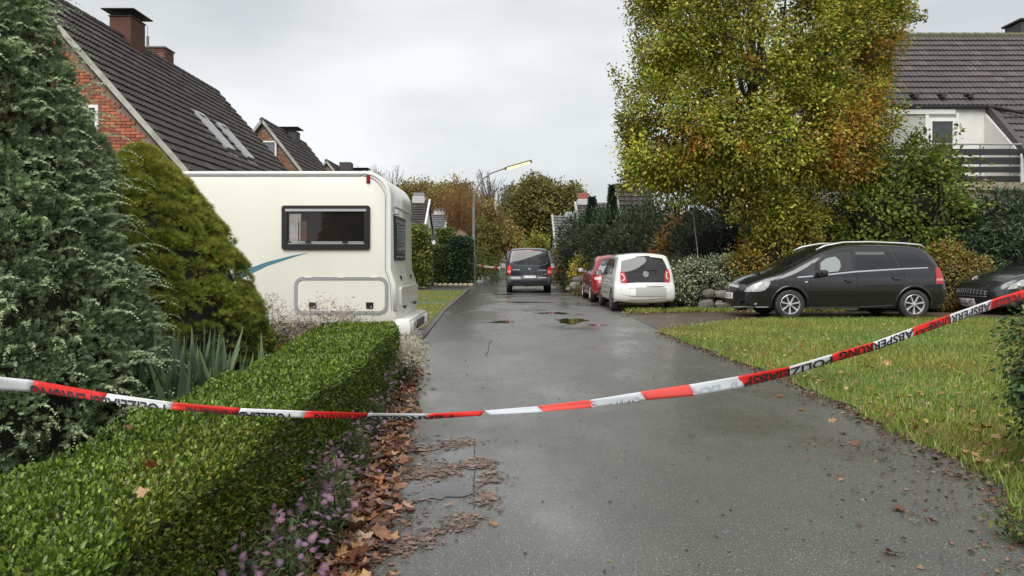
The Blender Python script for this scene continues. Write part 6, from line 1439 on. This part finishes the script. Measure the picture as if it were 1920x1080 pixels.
# long whip shoots at the left edge and hanging sprays below
Pw = []; 
for (a, b) in (((3.9,20,5.9),(3.25,20,9.9)), ((3.6,20,5.9),(3.15,20,8.6)), ((3.4,20,4.8),(2.72,20,6.6)), ((3.3,20,4.5),(2.85,20,5.3)), ((4.5,20,8.2),(3.6,20,10.2)), ((9.6,20.3,8.2),(11.3,20.2,8.0)), ((9.5,20.3,8.4),(10.9,20.2,8.6)), ((6.2,19.2,3.6),(5.6,19,2.3)), ((6.6,19.1,3.3),(6.3,19,1.9)), ((7.6,19.1,3.3),(7.8,19,1.9)), ((7.1,19.1,3.1),(7.0,18.9,1.5)), ((8.4,19.5,4),(8.9,19.3,2.7)), ((3.3,20,3.9),(2.95,20,3.3)), ((5.4,19.6,3.9),(5.0,19.4,3.0))):
    a = np.array(a); b = np.array(b); n = 420; t = RNG.random(n)[:, None]; w_ = .13*(1.15-t)+.05
    Pw.append(a+(b-a)*t+RNG.normal(size=(n, 3))*w_)
Pw = np.concatenate(Pw)-np.array(BT.location); n = len(Pw)
scatter('hanging_shoots', Pw, RNG.normal(size=(n, 3))+np.array((0,0,-.3)), RNG.uniform(.06, .11, n), T_RHOMB, palette(n, [(.17,.17,.025),(.26,.24,.04),(.36,.30,.06),(.11,.12,.02)]).clip(.01,.6), M_LEAF, BT)
mb = MB()
for a, b, c, r in (((0,0,0),(-.5,-.1,2.2),(-1.3,-.2,5.2),.17), ((.15,0,0),(.3,.1,2.4),(.5,.1,6.0),.19), ((.3,.1,0),(.9,0,2.2),(1.8,-.1,5.4),.14), ((-.1,.1,0),(-.2,.2,2.8),(-.3,.1,8.6),.15)):
    mb.tube([a, Vector(a).lerp(Vector(b), .5)+Vector((.04,0,0)), b, Vector(b).lerp(Vector(c), .5)+Vector((.08,.05,0)), c], [r, r*.85, r*.7, r*.5, .04], 9)
mb.build('trunk', M_BARK, BT, smooth=True)
idx = RNG.choice(len(cc), 80, replace=False)
branches('branch', (0,0,2), [tuple(cc[i]) for i in idx], M_BARK, BT, r0=.045, fork=lambda t: Vector((t.x*.35, t.y*.3, max(1.2, min(t.z*.72, 6)))), sag=.08, rt=.006)
shrub('yellow_bush', 'golden yellow leaved bush in front of the big tree, beside the black car bonnet', 'shrub', (6.95, 19.5, 0), [(6.9,19.5,1.5,.85,.45,.75),(6.3,19.4,1.25,.6,.4,.5),(7.6,19.4,1.6,.6,.4,.6)], 230, 26, .2, .085, T_RHOMB, [(.36,.27,.04),(.28,.24,.04),(.2,.19,.03),(.42,.2,.04)], core=.5)
HZB = [(.13,.18,.028),(.18,.23,.038),(.09,.135,.022),(.27,.25,.045)]
shrub('hazel_bush', 'large leaved green hazel bush right of the big tree, in front of the balcony', 'shrub', (10.9, 19.8, 0),
    [(10.9,19.9,3.0,1.35,.8,1.55),(9.7,19.9,2.5,1.2,.8,1.3),(11.6,19.9,2.2,.9,.7,1.2),(10.2,19.8,1.5,1.6,.7,1.0)], 520, 26, .26, .13, T_RHOMB, HZB, [4,3,3,1.3], core=.55, depth=.25, stems=20)
Pw = []
for (a, b) in (((11.2,19.8,3.9),(11.9,19.6,4.9)), ((11.5,19.8,3.4),(12.6,19.6,4.1)), ((11.6,19.8,3.0),(12.9,19.6,3.4)), ((10.6,19.8,4.2),(10.9,19.6,5.0)), ((10.0,19.8,3.6),(10.1,19.6,4.5)), ((11.9,19.7,2.6),(12.9,19.5,2.8))):
    a = np.array(a); b = np.array(b); Pw.append(a+(b-a)*RNG.random(60)[:, None]+RNG.normal(size=(60, 3))*.09)
Pw = np.concatenate(Pw); hz = [o for o in bpy.data.objects if o.name == 'hazel_bush'][0]
scatter('long_shoots', Pw-np.array(hz.location), RNG.normal(size=(len(Pw), 3)), RNG.uniform(.09, .15, len(Pw)), T_RHOMB, palette(len(Pw), HZB), M_LEAF, hz, kind='stuff')
shrub('variegated_shrub', 'cream edged variegated shrub spilling over the low stone wall', 'shrub', (5.6, 19.75, .2), [(5.0,19.75,.95,.75,.42,.45),(5.9,19.8,1.0,.9,.45,.5),(6.8,19.8,.95,.6,.4,.42),(4.6,19.8,.7,.45,.4,.4)], 620, 22, .15, .062, T_OVAL, [(.45,.47,.33),(.2,.25,.12),(.12,.17,.07),(.58,.58,.44)], [3,3,3,1.5], core=.7, depth=.08, stems=0)
shrub('trailing_shrub', 'thin grey green trailing shrub right behind the white car', 'shrub', (4.75, 20.6, 0), [(4.7,20.8,.75,.55,.5,.75),(4.5,20.4,.45,.4,.4,.45)], 240, 26, .16, .06, T_LONG, [(.14,.15,.08),(.22,.21,.12),(.09,.10,.05),(.2,.14,.09)], core=.6, depth=.12)
shrub('golden_shrub', 'speckled golden leaved shrub between the two dark cars', 'shrub', (11.35, 19.05, 0), [(11.25,19.1,.95,.6,.4,.85),(11.8,19.05,.8,.55,.4,.7)], 330, 28, .15, .075, T_RHOMB, [(.40,.33,.08),(.28,.25,.06),(.16,.17,.045),(.34,.17,.05)], core=.7, depth=.1)
shrub('yellow_shrub', 'bright yellow autumn shrub left of the red car', 'shrub', (3.0, 31.2, 0), [(2.8,31.0,.95,.42,.4,.5),(3.1,30.7,.75,.35,.3,.5)], 90, 24, .17, .10, T_RHOMB, [(.62,.5,.08),(.5,.42,.07),(.4,.36,.07)], core=.4)
shrub('russet_shrub', 'russet brown hedge piece just right of the dark van', 'shrub', (2.6, 37, 0), [(2.35,36.5,1.1,.45,.8,.95),(2.7,38,1.2,.5,.9,1.0)], 150, 30, .22, .11, T_RHOMB, [(.26,.14,.055),(.30,.18,.07),(.15,.10,.04)], core=.7)
shrub('roadside_weeds', 'rough green and brown weeds on the verge between van and red car', 'plant', (2.75, 30, 0), [(2.7,31.5,.35,.35,1.4,.45),(2.8,29.2,.3,.35,1.2,.4),(2.6,33.5,.4,.3,1.2,.5)], 240, 26, .2, .09, T_LONG, [(.13,.15,.045),(.2,.16,.07),(.09,.11,.03),(.24,.15,.08)], core=.5, stems=0)
shrub('dark_edge_shrub', 'leafy dark green shrub just entering at the right edge above the lawn', 'shrub', (3.42, 4.35, .04), [(3.42,4.4,.72,.42,.45,.42),(3.38,4.25,.42,.36,.4,.38)], 330, 22, .07, .036, T_OVAL, [(.05,.10,.035),(.08,.14,.05),(.035,.065,.025),(.14,.17,.05)], core=.7, depth=.06)
H, tips = clump_plant('creeping_sprig', 'thin leafy sprig creeping over the leaves in the lower right corner', (2.42, 3.42, 0), .22, .2, .26, 260, [(.06,.11,.03),(.11,.16,.05),(.2,.2,.05)], .026, 14, T_OVAL)
# orange maple seedling and thin pole among the dark shrubs
H, tips = clump_plant('maple_sapling', 'orange maple sapling twigs hanging in front of the dark hedge', (4.9, 22.9, 0), .3, .2, 3.1, 10, [(.4,.2,.04)], .05, 9); n = 260; k = RNG.integers(0, 3, n); C = np.array([(.05,0,2.6),(-.25,0,2.0),(-.3,0,1.7)])[k]
scatter('maple_leaves', C+RNG.normal(size=(n, 3))*np.array((.16,.1,.17)), RNG.normal(size=(n, 3))+np.array((0,0,-.6)), RNG.uniform(.09, .17, n), T_MAPLE, palette(n, [(.5,.26,.06),(.42,.2,.06),(.36,.28,.08)]).clip(.02,.7), M_LEAF, H)
mb = MB(); mb.tube([P(1300, 400, 20.6)-Vector((4.98,20.6,0)), P(1311, 500, 20.6)-Vector((4.98,20.6,0)), (.26, 0, .0)], [.012,.014,.016], 5); tag(mb.build('garden_pole', mat('grey_pole', (.25,.24,.22), .6), None, loc=(4.98,20.6,0)), 'thin grey garden pole leaning in front of the dark shrubs', 'pole')
H, tips = clump_plant('bare_shrub', 'bare twiggy shrub sticking up behind the white car', (4.55, 22.8, 0), .8, .4, 3.0, 60, [(.3,.17,.05)], .05, 60)

# field stones
def rock(sx, sy, sz, seed):
    bm = bmesh.new(); bmesh.ops.create_icosphere(bm, subdivisions=2, radius=1); r = random.Random(seed); ph = [r.uniform(0, 6) for _ in range(6)]
    for v in bm.verts:
        c = v.co; d = 1+.10*math.sin(2.3*c.x+ph[0])+.09*math.sin(2.9*c.y+ph[1])+.09*math.sin(2.7*c.z+ph[2])+.05*math.sin(6*c.x+5*c.z+ph[3]); c = c*d
        v.co = Vector((math.copysign(abs(c.x)**.8, c.x)*sx, math.copysign(abs(c.y)**.8, c.y)*sy, math.copysign(abs(c.z)**.8, c.z)*sz))
    vs = [tuple(v.co) for v in bm.verts]; fs = [tuple(v.index for v in f.verts) for f in bm.faces]; bm.free(); return vs, fs
M_ROCK = [mat('field_stone_%s' % n, c, .75, var=(7, v), bump=(35, .5, .01)) for n, c, v in (('grey', (.22,.2,.18), (.14,.12,.1)), ('pink', (.27,.2,.16), (.17,.12,.1)), ('dark', (.15,.14,.13), (.1,.09,.075)))]
rocks = [rock(.5, .4, .5, i) for i in range(3)]
SW = thing('stone_wall', 'low dry stone wall of rounded field stones below the variegated shrub', 'wall', (6, 19.3, 0))
xf = []
for row, (z, s) in enumerate(((.17, .36), (.47, .32))):
    x = 4.85+.12*row
    while x < 8.6:
        w_ = s*random.uniform(.8, 1.35); M = Matrix.Translation((x+w_/2, 19.3+.05*row+random.uniform(-.02, .02), z)) @ Matrix.Rotation(random.uniform(-.2, .2), 4, 'Y') @ Matrix.Diagonal((w_*1.02, .3, s*random.uniform(.85, 1.0), 1)); xf.append((M, random.randrange(3))); x += w_*1.03
wpieces('stone', rocks, M_ROCK, xf, SW)
mb = MB(); mb.rbox((7.0, 19.62, .28), (3.2, .4, .5), .1); wb(mb, 'soil_bank', m_ground, SW)
for i, (px, py, w_, h) in enumerate([(1078,536,.5,.34),(1092,540,.42,.3),(1085,526,.45,.3),(1068,543,.3,.18),(1100,530,.3,.25)]):
    Y = 28.6; x = (px-960)*Y/F; z = max(.1, 1.3-(py-HZ)*Y/F); vs, fs = rock(w_/2, .2, h/2, i+20); mb = MB(); mb.add(vs, fs); tag(mb.build('boulder', M_ROCK[i % 3], None, smooth=40, loc=(x, Y+.1*i, z)), ['largest rounded boulder left of the red car', 'boulder nearest the red car wheel', 'upper boulder below the yellow shrub', 'small flat boulder at the left end by the road', 'small upper boulder beside the red car'][i], 'boulder', 'boulders beside the red car')

# ------------------------------------------------------------------ left background
def block_hedge(name, label, x0, x1, y0, y1, z0, z1, n, leaf, pal, m=M_LEAF, amp=.07, tmpl=T_RHOMB, wts=None):
    H = thing(name, label, 'hedge', ((x0+x1)/2, (y0+y1)/2, 0)); mb = MB(); mb.rbox((0, 0, (z0+z1)/2-.05), (x1-x0-.2, y1-y0-.2, z1-z0-.1), .1); mb.build('inner_twigs', M_CORE, H)
    k = RNG.random(n); q = RNG.random((n, 2)); Pt = np.zeros((n, 3)); N = np.zeros((n, 3)); cx, cy = (x1-x0)/2, (y1-y0)/2
    f = k < .5; Pt[f] = np.c_[(q[f, 0]*2-1)*cx, np.full(f.sum(), -cy), z0+q[f, 1]*(z1-z0)]; N[f] = (0,-1,.1)
    f = (k >= .5) & (k < .75); Pt[f] = np.c_[np.full(f.sum(), cx), (q[f, 0]*2-1)*cy, z0+q[f, 1]*(z1-z0)]; N[f] = (1,0,.1)
    f = (k >= .75) & (k < .85); Pt[f] = np.c_[np.full(f.sum(), -cx), (q[f, 0]*2-1)*cy, z0+q[f, 1]*(z1-z0)]; N[f] = (-1,0,.1)
    f = k >= .85; Pt[f] = np.c_[(q[f, 0]*2-1)*cx, (q[f, 1]*2-1)*cy, np.full(f.sum(), z1)]; N[f] = (0,0,1)
    l = lump(Pt, 2.5); Pt += N*(amp*l+RNG.normal(size=n)*amp*.5)[:, None]; Pt[:, :2] *= .97+.03*RNG.random((n, 1))
    scatter('foliage', Pt, N+RNG.normal(size=(n, 3))*.6, RNG.uniform(.6, 1.25, n)*leaf, tmpl, (palette(n, pal, wts, .2)*(1+.25*l)[:, None]).clip(.01, .5), m, H, N=N+RNG.normal(size=(n, 3))*.6); return H
IVY = [(.03,.065,.03),(.055,.10,.045),(.022,.045,.022),(.16,.2,.13)]
block_hedge('ivy_hedge', 'dark ivy covered hedge block left of the street lamp', -3.35, -2.28, 40.2, 42.0, .15, 2.6, 3600, .14, IVY, M_LEAFG, wts=[4,3,3,.6])
block_hedge('mixed_hedge', 'mid green hedge block between utility cabinet and ivy hedge', -4.35, -3.3, 40.4, 42.0, .15, 2.15, 3600, .12, [(.075,.125,.03),(.11,.16,.04),(.045,.08,.025)])
block_hedge('clipped_thuja', 'square clipped bright green hedge top behind the mixed hedge', -4.3, -3.4, 42.2, 43.5, .2, 3.15, 3600, .13, [(.10,.15,.03),(.14,.19,.035),(.07,.11,.025)], M_NEEDLE)
block_hedge('conifer_hedge', 'yellow green rounded conifer hedge just right of the motorhome', -5.5, -4.25, 36.5, 37.9, .1, 2.95, 4200, .14, [(.15,.17,.03),(.2,.21,.04),(.10,.13,.025)], M_NEEDLE, .15)
block_hedge('low_hedge', 'low dark hedge above the green utility cabinet', -5.6, -4.35, 42.3, 43.2, .2, 1.75, 1800, .12, IVY, M_LEAFG)
UB = thing('utility_cabinet', 'grey green metal utility cabinet beside the hedge, right of the motorhome', 'cabinet', (-4.75, 41.0, 0))
m_ub = mat('cabinet_green', (.10,.16,.14), .5, var=(2, (.08,.13,.11)))
mb = MB(); mb.rbox((0,0,.62), (1.05,.4,1.14), .02); mb.build('body', m_ub, UB)
for x in (-.26, .26): mb = MB(); mb.rbox((x,-.21,.62), (.48,.02,1.02), .008); mb.build('door', m_ub, UB)
mb = MB(); mb.rbox((0,0,1.2), (1.1,.46,.05), .015); mb.build('lid', m_ub, UB); mb = MB(); mb.box((0,0,.03), (1.0,.36,.06)); mb.build('plinth', m_kerb, UB)
ED = thing('stone_edging', 'row of pale rounded edging stones at the foot of the ivy hedge', 'edging', (-3.3, 40, 0)); xf = []; x = -4.25
while x < -2.15: w_ = random.uniform(.2, .36); xf.append((Matrix.Translation((x+w_/2, 39.95, .09)) @ Matrix.Diagonal((w_, .3, .22, 1)), random.randrange(2))); x += w_*1.02
wpieces('stone', rocks[:2], [mat('pale_stone_a', (.42,.36,.27), .8, var=(6, (.3,.25,.18))), mat('pale_stone_b', (.34,.29,.22), .8, var=(6, (.22,.19,.14)))], xf, ED)

# street lamp
LP = thing('street_lamp', 'tall curved street lamp with lit yellow tube at the left road edge', 'street lamp', (-2.18, 42, 0))
pts = [P(a, b, 42)-Vector((-2.18,42,0)) for a, b in ((888,535),(888,480),(888,430),(888,388),(890,366),(896,349),(906,335),(920,325),(936,319),(950,315))]; pts[0].z = 0
mb = MB(); mb.tube(pts, [.09,.085,.075,.065,.06,.055,.05,.045,.042,.04], 10); mb.build('pole', mat('lamp_pole', (.30,.30,.28), .5, metal=.4, var=(4, (.22,.22,.2))), LP, smooth=True)
mb = MB(); mb.tube([(0,0,0),(0,0,.9)], [.11,.105], 10); mb.build('base_sleeve', mat('lamp_pole'), LP, smooth=40)
a = P(948,316,42)-Vector((-2.18,42,0)); b = P(996,302.5,42)-Vector((-2.18,42,0)); d = (b-a).normalized(); ry = Matrix.Rotation(-math.atan2(d.z, d.x), 3, 'Y')
mb = MB(); mb.rbox((a+b)/2+Vector((0,0,.05)), ((b-a).length, .2, .08), .02, rot=ry); mb.rbox(b, (.10,.22,.16), .02, rot=ry); mb.rbox(a, (.1,.22,.16), .02, rot=ry); mb.build('lamp_head', mat('lamp_head', (.12,.12,.11), .5), LP)
mb = MB(); mb.rbox((a+b)/2-Vector((0,0,.04)), ((b-a).length-.16, .18, .11), .04, rot=ry, seg=2); mb.build('lit_tube', mat('lit_tube', (.8,.7,.3), .4, emis=((1,.78,.22), .9)), LP)
SL = thing('globe_lamp', 'small post lamp with a glowing globe at the far end of the street', 'street lamp', P(943, 503, 80)*1.0); SL.location.z = .5
mb = MB(); mb.tube([(0,0,0),(0,0,3.3)], [.06,.045], 8); mb.build('pole', mat('pale_pole', (.5,.5,.48), .5), SL); bm = MB(); bm.lathe([(.001,3.3),(.14,3.34),(.24,3.5),(.24,3.6),(.14,3.75),(.001,3.8)], 14); bm.build('globe', mat('lamp_globe', (.9,.8,.6), .3, emis=((1,.8,.5), 1.3)), SL, smooth=True)
T2 = thing('far_barrier_tape', 'second police tape strung between the street lamp and the dark van', 'barrier tape', (-1.2, 39, 1.1))
a = Vector((-2.1, 41.9, 1.2)); b = Vector((-.30, 34.9, 1.06)); k = 9
for i in range(k):
    p, q = a.lerp(b, i/k), a.lerp(b, (i+1)/k); sg = lambda t: Vector((0,0,-.25*t*(1-t))); p = p+sg(i/k); q = q+sg((i+1)/k); mb = MB(); h = Vector((0,0,.045)); t_ = Vector((0,.004,0)); mb.add([p-h,q-h,q+h,p+h,p-h+t_,q-h+t_,q+h+t_,p+h+t_], [(0,1,2,3),(7,6,5,4),(0,4,5,1),(2,6,7,3)]); wb(mb, 'red_band' if i % 4 == 2 else 'white_band', m_red if i % 4 == 2 else m_wht, T2)

# trees of the background
M_FAR = mat('far_leaf', (1,1,1), .6, attr=True, transl=.25, spec=.2)
def leafy(name, label, x, y, ells, ncl, per, clr, leaf, pal, wts=None, trunk_r=.25, nb=40, group='trees beyond the street end', **kw):
    H = thing(name, label, 'tree', (x, y, gz(0, y)-.05), group=group); E = loc_ells(H, [(a, b, c, *r) for a, b, c, *r in ells]); o, c = crown('crown', E, ncl, per, clr, leaf, T_RHOMB, pal, M_FAR, H, wts, depth=.9, **kw)
    zt = max(e[2] for e in E); mb = MB(); mb.tube([(0,0,0),(.1,0,zt*.5),(0,0,zt)], [trunk_r, trunk_r*.7, .05], 8); mb.build('trunk', M_BARK, H, smooth=True)
    idx = RNG.choice(len(c), min(nb, len(c)), replace=False); branches('branch', (0,0,0), [tuple(c[i]) for i in idx], M_BARK, H, r0=.1, fork=lambda t: Vector((t.x*.12, t.y*.12, max(1.5, t.z*.55))), n=5, rt=.015); return H
GOLD = [(.27,.19,.06),(.21,.18,.06),(.33,.24,.08),(.16,.155,.06)]
OAK = [(.16,.16,.045),(.21,.19,.055),(.12,.13,.04),(.26,.22,.07)]
def sp(px, py, Y): p = P(px, py, Y); return p.x, Y, p.z
def EL(px, py, Y, rx, ry, ydepth=3): x, y, z = sp(px, py, Y); return (x, y, z, rx*Y/F, ydepth, ry*Y/F)
leafy('oak_tree', 'broad olive green oak above the dark van at the street end', 2.6, 86, [EL(1010,372,86,42,40),EL(985,395,86,34,42),EL(1060,385,86,42,38),EL(1090,410,86,22,34),EL(1030,420,86,50,34),EL(962,420,85,16,50)], 1100, 34, .6, .34, OAK)
leafy('dark_oak', 'dark olive tree standing right of the bare tree', -.2, 92, [EL(960,390,92,18,38),EL(975,430,92,24,34)], 260, 30, .6, .34, [(.08,.09,.03),(.12,.12,.035)], nb=20)
leafy('golden_tree', 'golden brown tree rising behind the pollard willow', -5.5, 72, [EL(850,385,72,42,44),EL(822,400,72,34,40),EL(876,400,72,26,44),EL(855,425,72,50,36)], 950, 28, .5, .26, GOLD, nb=90)
leafy('golden_tree', 'yellow brown tree behind the dark tiled house, right of the motorhome roof', -10, 78, [EL(797,382,78,38,40),EL(765,380,78,34,38),EL(740,395,78,34,36)], 850, 26, .5, .26, GOLD, nb=80)
leafy('slim_tree', 'slim green and yellow tree just right of the lamp post', -2.9, 52, [EL(905,450,52,12,42,1.2),EL(899,480,52,11,30,1.2)], 330, 26, .28, .17, [(.13,.15,.035),(.2,.18,.045),(.09,.115,.03),(.28,.2,.05)], trunk_r=.12, nb=25)
leafy('golden_tree', 'low golden tree around the foot of the bare tree', -1.6, 76, [EL(935,435,76,30,30),EL(912,415,76,20,36),EL(955,450,76,24,20)], 560, 26, .45, .24, GOLD+[(.42,.27,.07)], nb=40)
leafy('dark_yew', 'low dark tree mass behind the globe lamp', .3, 84, [EL(965,470,84,28,18),EL(1000,472,84,22,16),EL(930,478,88,14,12)], 240, 26, .5, .3, [(.03,.045,.02),(.05,.06,.03)], nb=8)
leafy('yellow_green_shrub', 'yellow green shrub above the van roof at the street end', 2.6, 62, [EL(1010,455,62,20,18,1.6),EL(998,470,62,14,12,1.4)], 170, 26, .35, .2, [(.24,.25,.04),(.3,.28,.05),(.17,.19,.035)], trunk_r=.08, nb=12)
leafy('roadside_bush', 'green bushes along the left kerb behind the lamp', -2.9, 50, [EL(898,500,50,11,16,2.0),EL(904,494,58,8,13,2),EL(893,510,45,6,12,1.0)], 230, 26, .28, .16, [(.10,.13,.035),(.15,.17,.045),(.07,.09,.025)], trunk_r=.06, nb=10)
leafy('roadside_tree', 'dense brown green trees closing the gap right of the oak', 7.5, 80, [EL(1105,430,80,30,30),EL(1150,430,78,40,26),EL(1060,450,78,26,18)], 420, 26, .5, .3, OAK, nb=20)
leafy('roadside_tree', 'trees closing the view behind the houses on the left', -16, 90, [EL(700,430,90,60,40),EL(780,430,90,40,34),EL(640,420,90,50,40)], 480, 26, .6, .34, OAK+GOLD, nb=30)
def bare(name, label, base, h, spread, m, seed, lv=6, r0=.22, n0=7, lean=0):
    H = thing(name, label, 'tree', base, group='trees beyond the street end'); r = random.Random(seed); mb = MB(); tw = MB()
    def grow(p, d, L, rad, k):
        q = p+d*L*.5+Vector((r.gauss(0, .04), r.gauss(0, .04), 0))*L; e = q+(d+Vector((r.gauss(0, .12), r.gauss(0, .12), .12))).normalized()*L*.5
        (mb if k > 2 else tw).tube([p, q, e], [rad, rad*.82, rad*.62], 6 if k > 3 else 3, cap=False)
        if k == 0: return
        for i in range(r.choice([2, 3, 3] if k > 1 else [3, 4])):
            a = r.uniform(0, 6.28); t = r.uniform(.25, .75)*spread; nd = (d+Vector((math.cos(a)*t, math.sin(a)*t, r.uniform(-.05, .3)))).normalized(); grow(e if r.random() < .7 else q, nd, L*r.uniform(.62, .84), rad*.6, k-1)
    mb.tube([(0,0,0),(lean*.3,0,h*.16),(lean,0,h*.3)], [r0, r0*.8, r0*.7], 8, cap=False)
    for i in range(n0): a = 6.28*i/n0; grow(Vector((lean,0,h*(.26+.05*(i % 3)))), Vector((math.cos(a)*.45*spread, math.sin(a)*.45*spread, 1)).normalized(), h*.2, r0*.5, lv-2)
    mb.build('trunk', m, H, smooth=True, normals=False); tw.build('twigs', m, H, normals=False); return H
M_TWIG = mat('bare_twig', (.10,.085,.065), .85)
bare('bare_tree', 'tall bare tree at the street end between golden trees', (-2.1, 78, .4), 11.5, .55, M_TWIG, 5, 6, .28, 7)
bare('bare_tree', 'bare dark tree rising behind the motorhome roof', (-12.6, 64, .2), 10.5, .75, M_TWIG, 8, 6, .25, 7)
bare('bare_tree', 'bare twiggy crown above the golden tree left of the lamp', (-6.6, 80, .4), 10.5, .8, M_TWIG, 12, 6, .25, 6)
bare('bare_tree', 'bare twiggy treetop showing right of the motorhome roof corner', (-13.5, 80, .4), 12, .8, M_TWIG, 15, 6, .25, 6)
# pollard willow
PW = thing('pollard_willow', 'pollard willow with thick knobbly head and rusty upright shoots behind the ivy hedge', 'tree', (-3.25, 45.5, 0))
mb = MB(); mb.tube([(0,0,0),(0,0,2),(0,0,2.9),(0,0,3.35)], [.45,.42,.6,.3], 12); mb.build('trunk', mat('willow_bark', (.26,.17,.13), .9, var=(5, (.16,.1,.07)), bump=(12, .8, .05)), PW, smooth=True)
mb = MB(); tp = []
for i in range(210):
    a = random.uniform(0, 6.28); s = random.uniform(0, 1)**.7; b = Vector((math.cos(a)*.45*s, math.sin(a)*.4*s, 3.0+.25*random.random())); e = b+Vector((math.cos(a)*s*1.25, math.sin(a)*s*1.0, random.uniform(2.0, 3.6)*(1-.25*s))); mb.tube([b, b.lerp(e, .5)+Vector((math.cos(a)*.18*s, 0, 0)), e], [.022,.014,.006], 3, cap=False); tp.append((b, e))
mb.build('shoots', mat('willow_shoot', (.20,.10,.045), .8), PW, normals=False)
n = 4200; k = RNG.integers(0, len(tp), n); t = RNG.uniform(.25, 1, n)[:, None]; A = np.array([tuple(x[0]) for x in tp])[k]; B = np.array([tuple(x[1]) for x in tp])[k]
scatter('foliage', A+(B-A)*t+RNG.normal(size=(n, 3))*.07, RNG.normal(size=(n, 3))+np.array((0,0,.4)), RNG.uniform(.06, .13, n), T_LONG, palette(n, [(.30,.16,.05),(.22,.12,.04),(.34,.22,.06)]), M_FAR, PW)
# things at the street end
def px_box(name, label, cat, x0, x1, yt, yb, Y, dep, m, extra=None):
    a = P(x0, yt, Y); b = P(x1, yb, Y); zb = gz(0, Y); H = thing(name, label, cat, ((a.x+b.x)/2, Y+dep/2, zb)); mb = MB(); mb.rbox((0, 0, (a.z-zb)/2), (b.x-a.x, dep, a.z-zb), .02); mb.build('body', m, H)
    if extra: extra(H, b.x-a.x, dep, a.z-zb)
    return H
def roofcap(m, t=.2, o=.2):
    def f(H, w_, d_, h): mb = MB(); mb.rbox((0, 0, h+t/2), (w_+o, d_+o, t), .02); mb.build('roof', m, H)
    return f
m_wall2 = mat('far_pale_wall', (.52,.5,.46), .8, var=(.5, (.42,.4,.37)))
px_box('pale_house', 'pale house front half hidden behind the far trees', 'house', 905, 934, 452, 500, 96, 6, m_wall2, roofcap(mat('far_roof', (.12,.11,.10), .8), .5, .6))
px_box('wide_garage', 'low grey garage building behind the dark van', 'garage', 985, 1052, 466, 505, 66, 6, mat('garage_grey', (.2,.19,.17), .8), roofcap(mat('far_roof', (.1,.1,.1)), .2, .3))
px_box('white_bin_store', 'pale box shaped bin store beside the globe lamp post', 'bin store', 937, 947, 478, 500, 82, 1.2, mat('pale_grey', (.5,.5,.48), .6), roofcap(mat('grey_panel'), .12, .1))
px_box('dark_bin', 'dark container standing right of the pale bin store', 'container', 948, 962, 476, 501, 83, 1.2, M_BLK, roofcap(mat('far_lid', (.2,.2,.19), .6), .12, .1))
FG = thing('garden_gate', 'grey slatted garden gate with pale posts at the far end of the street', 'gate', (-2.3, 84, .52))
for i, x in enumerate(np.linspace(-1.0, 1.0, 5)): mb = MB(); mb.rbox((float(x), 0, .7), (.12, .12, 1.4), .01); mb.build('post', mat('pale_grey'), FG)
for i in range(4):
    for j in range(5): mb = MB(); mb.rbox((-.75+.5*i, 0, .25+.25*j), (.42, .04, .2), .006); mb.build('slat', mat('gate_grey', (.17,.17,.17), .7), FG)
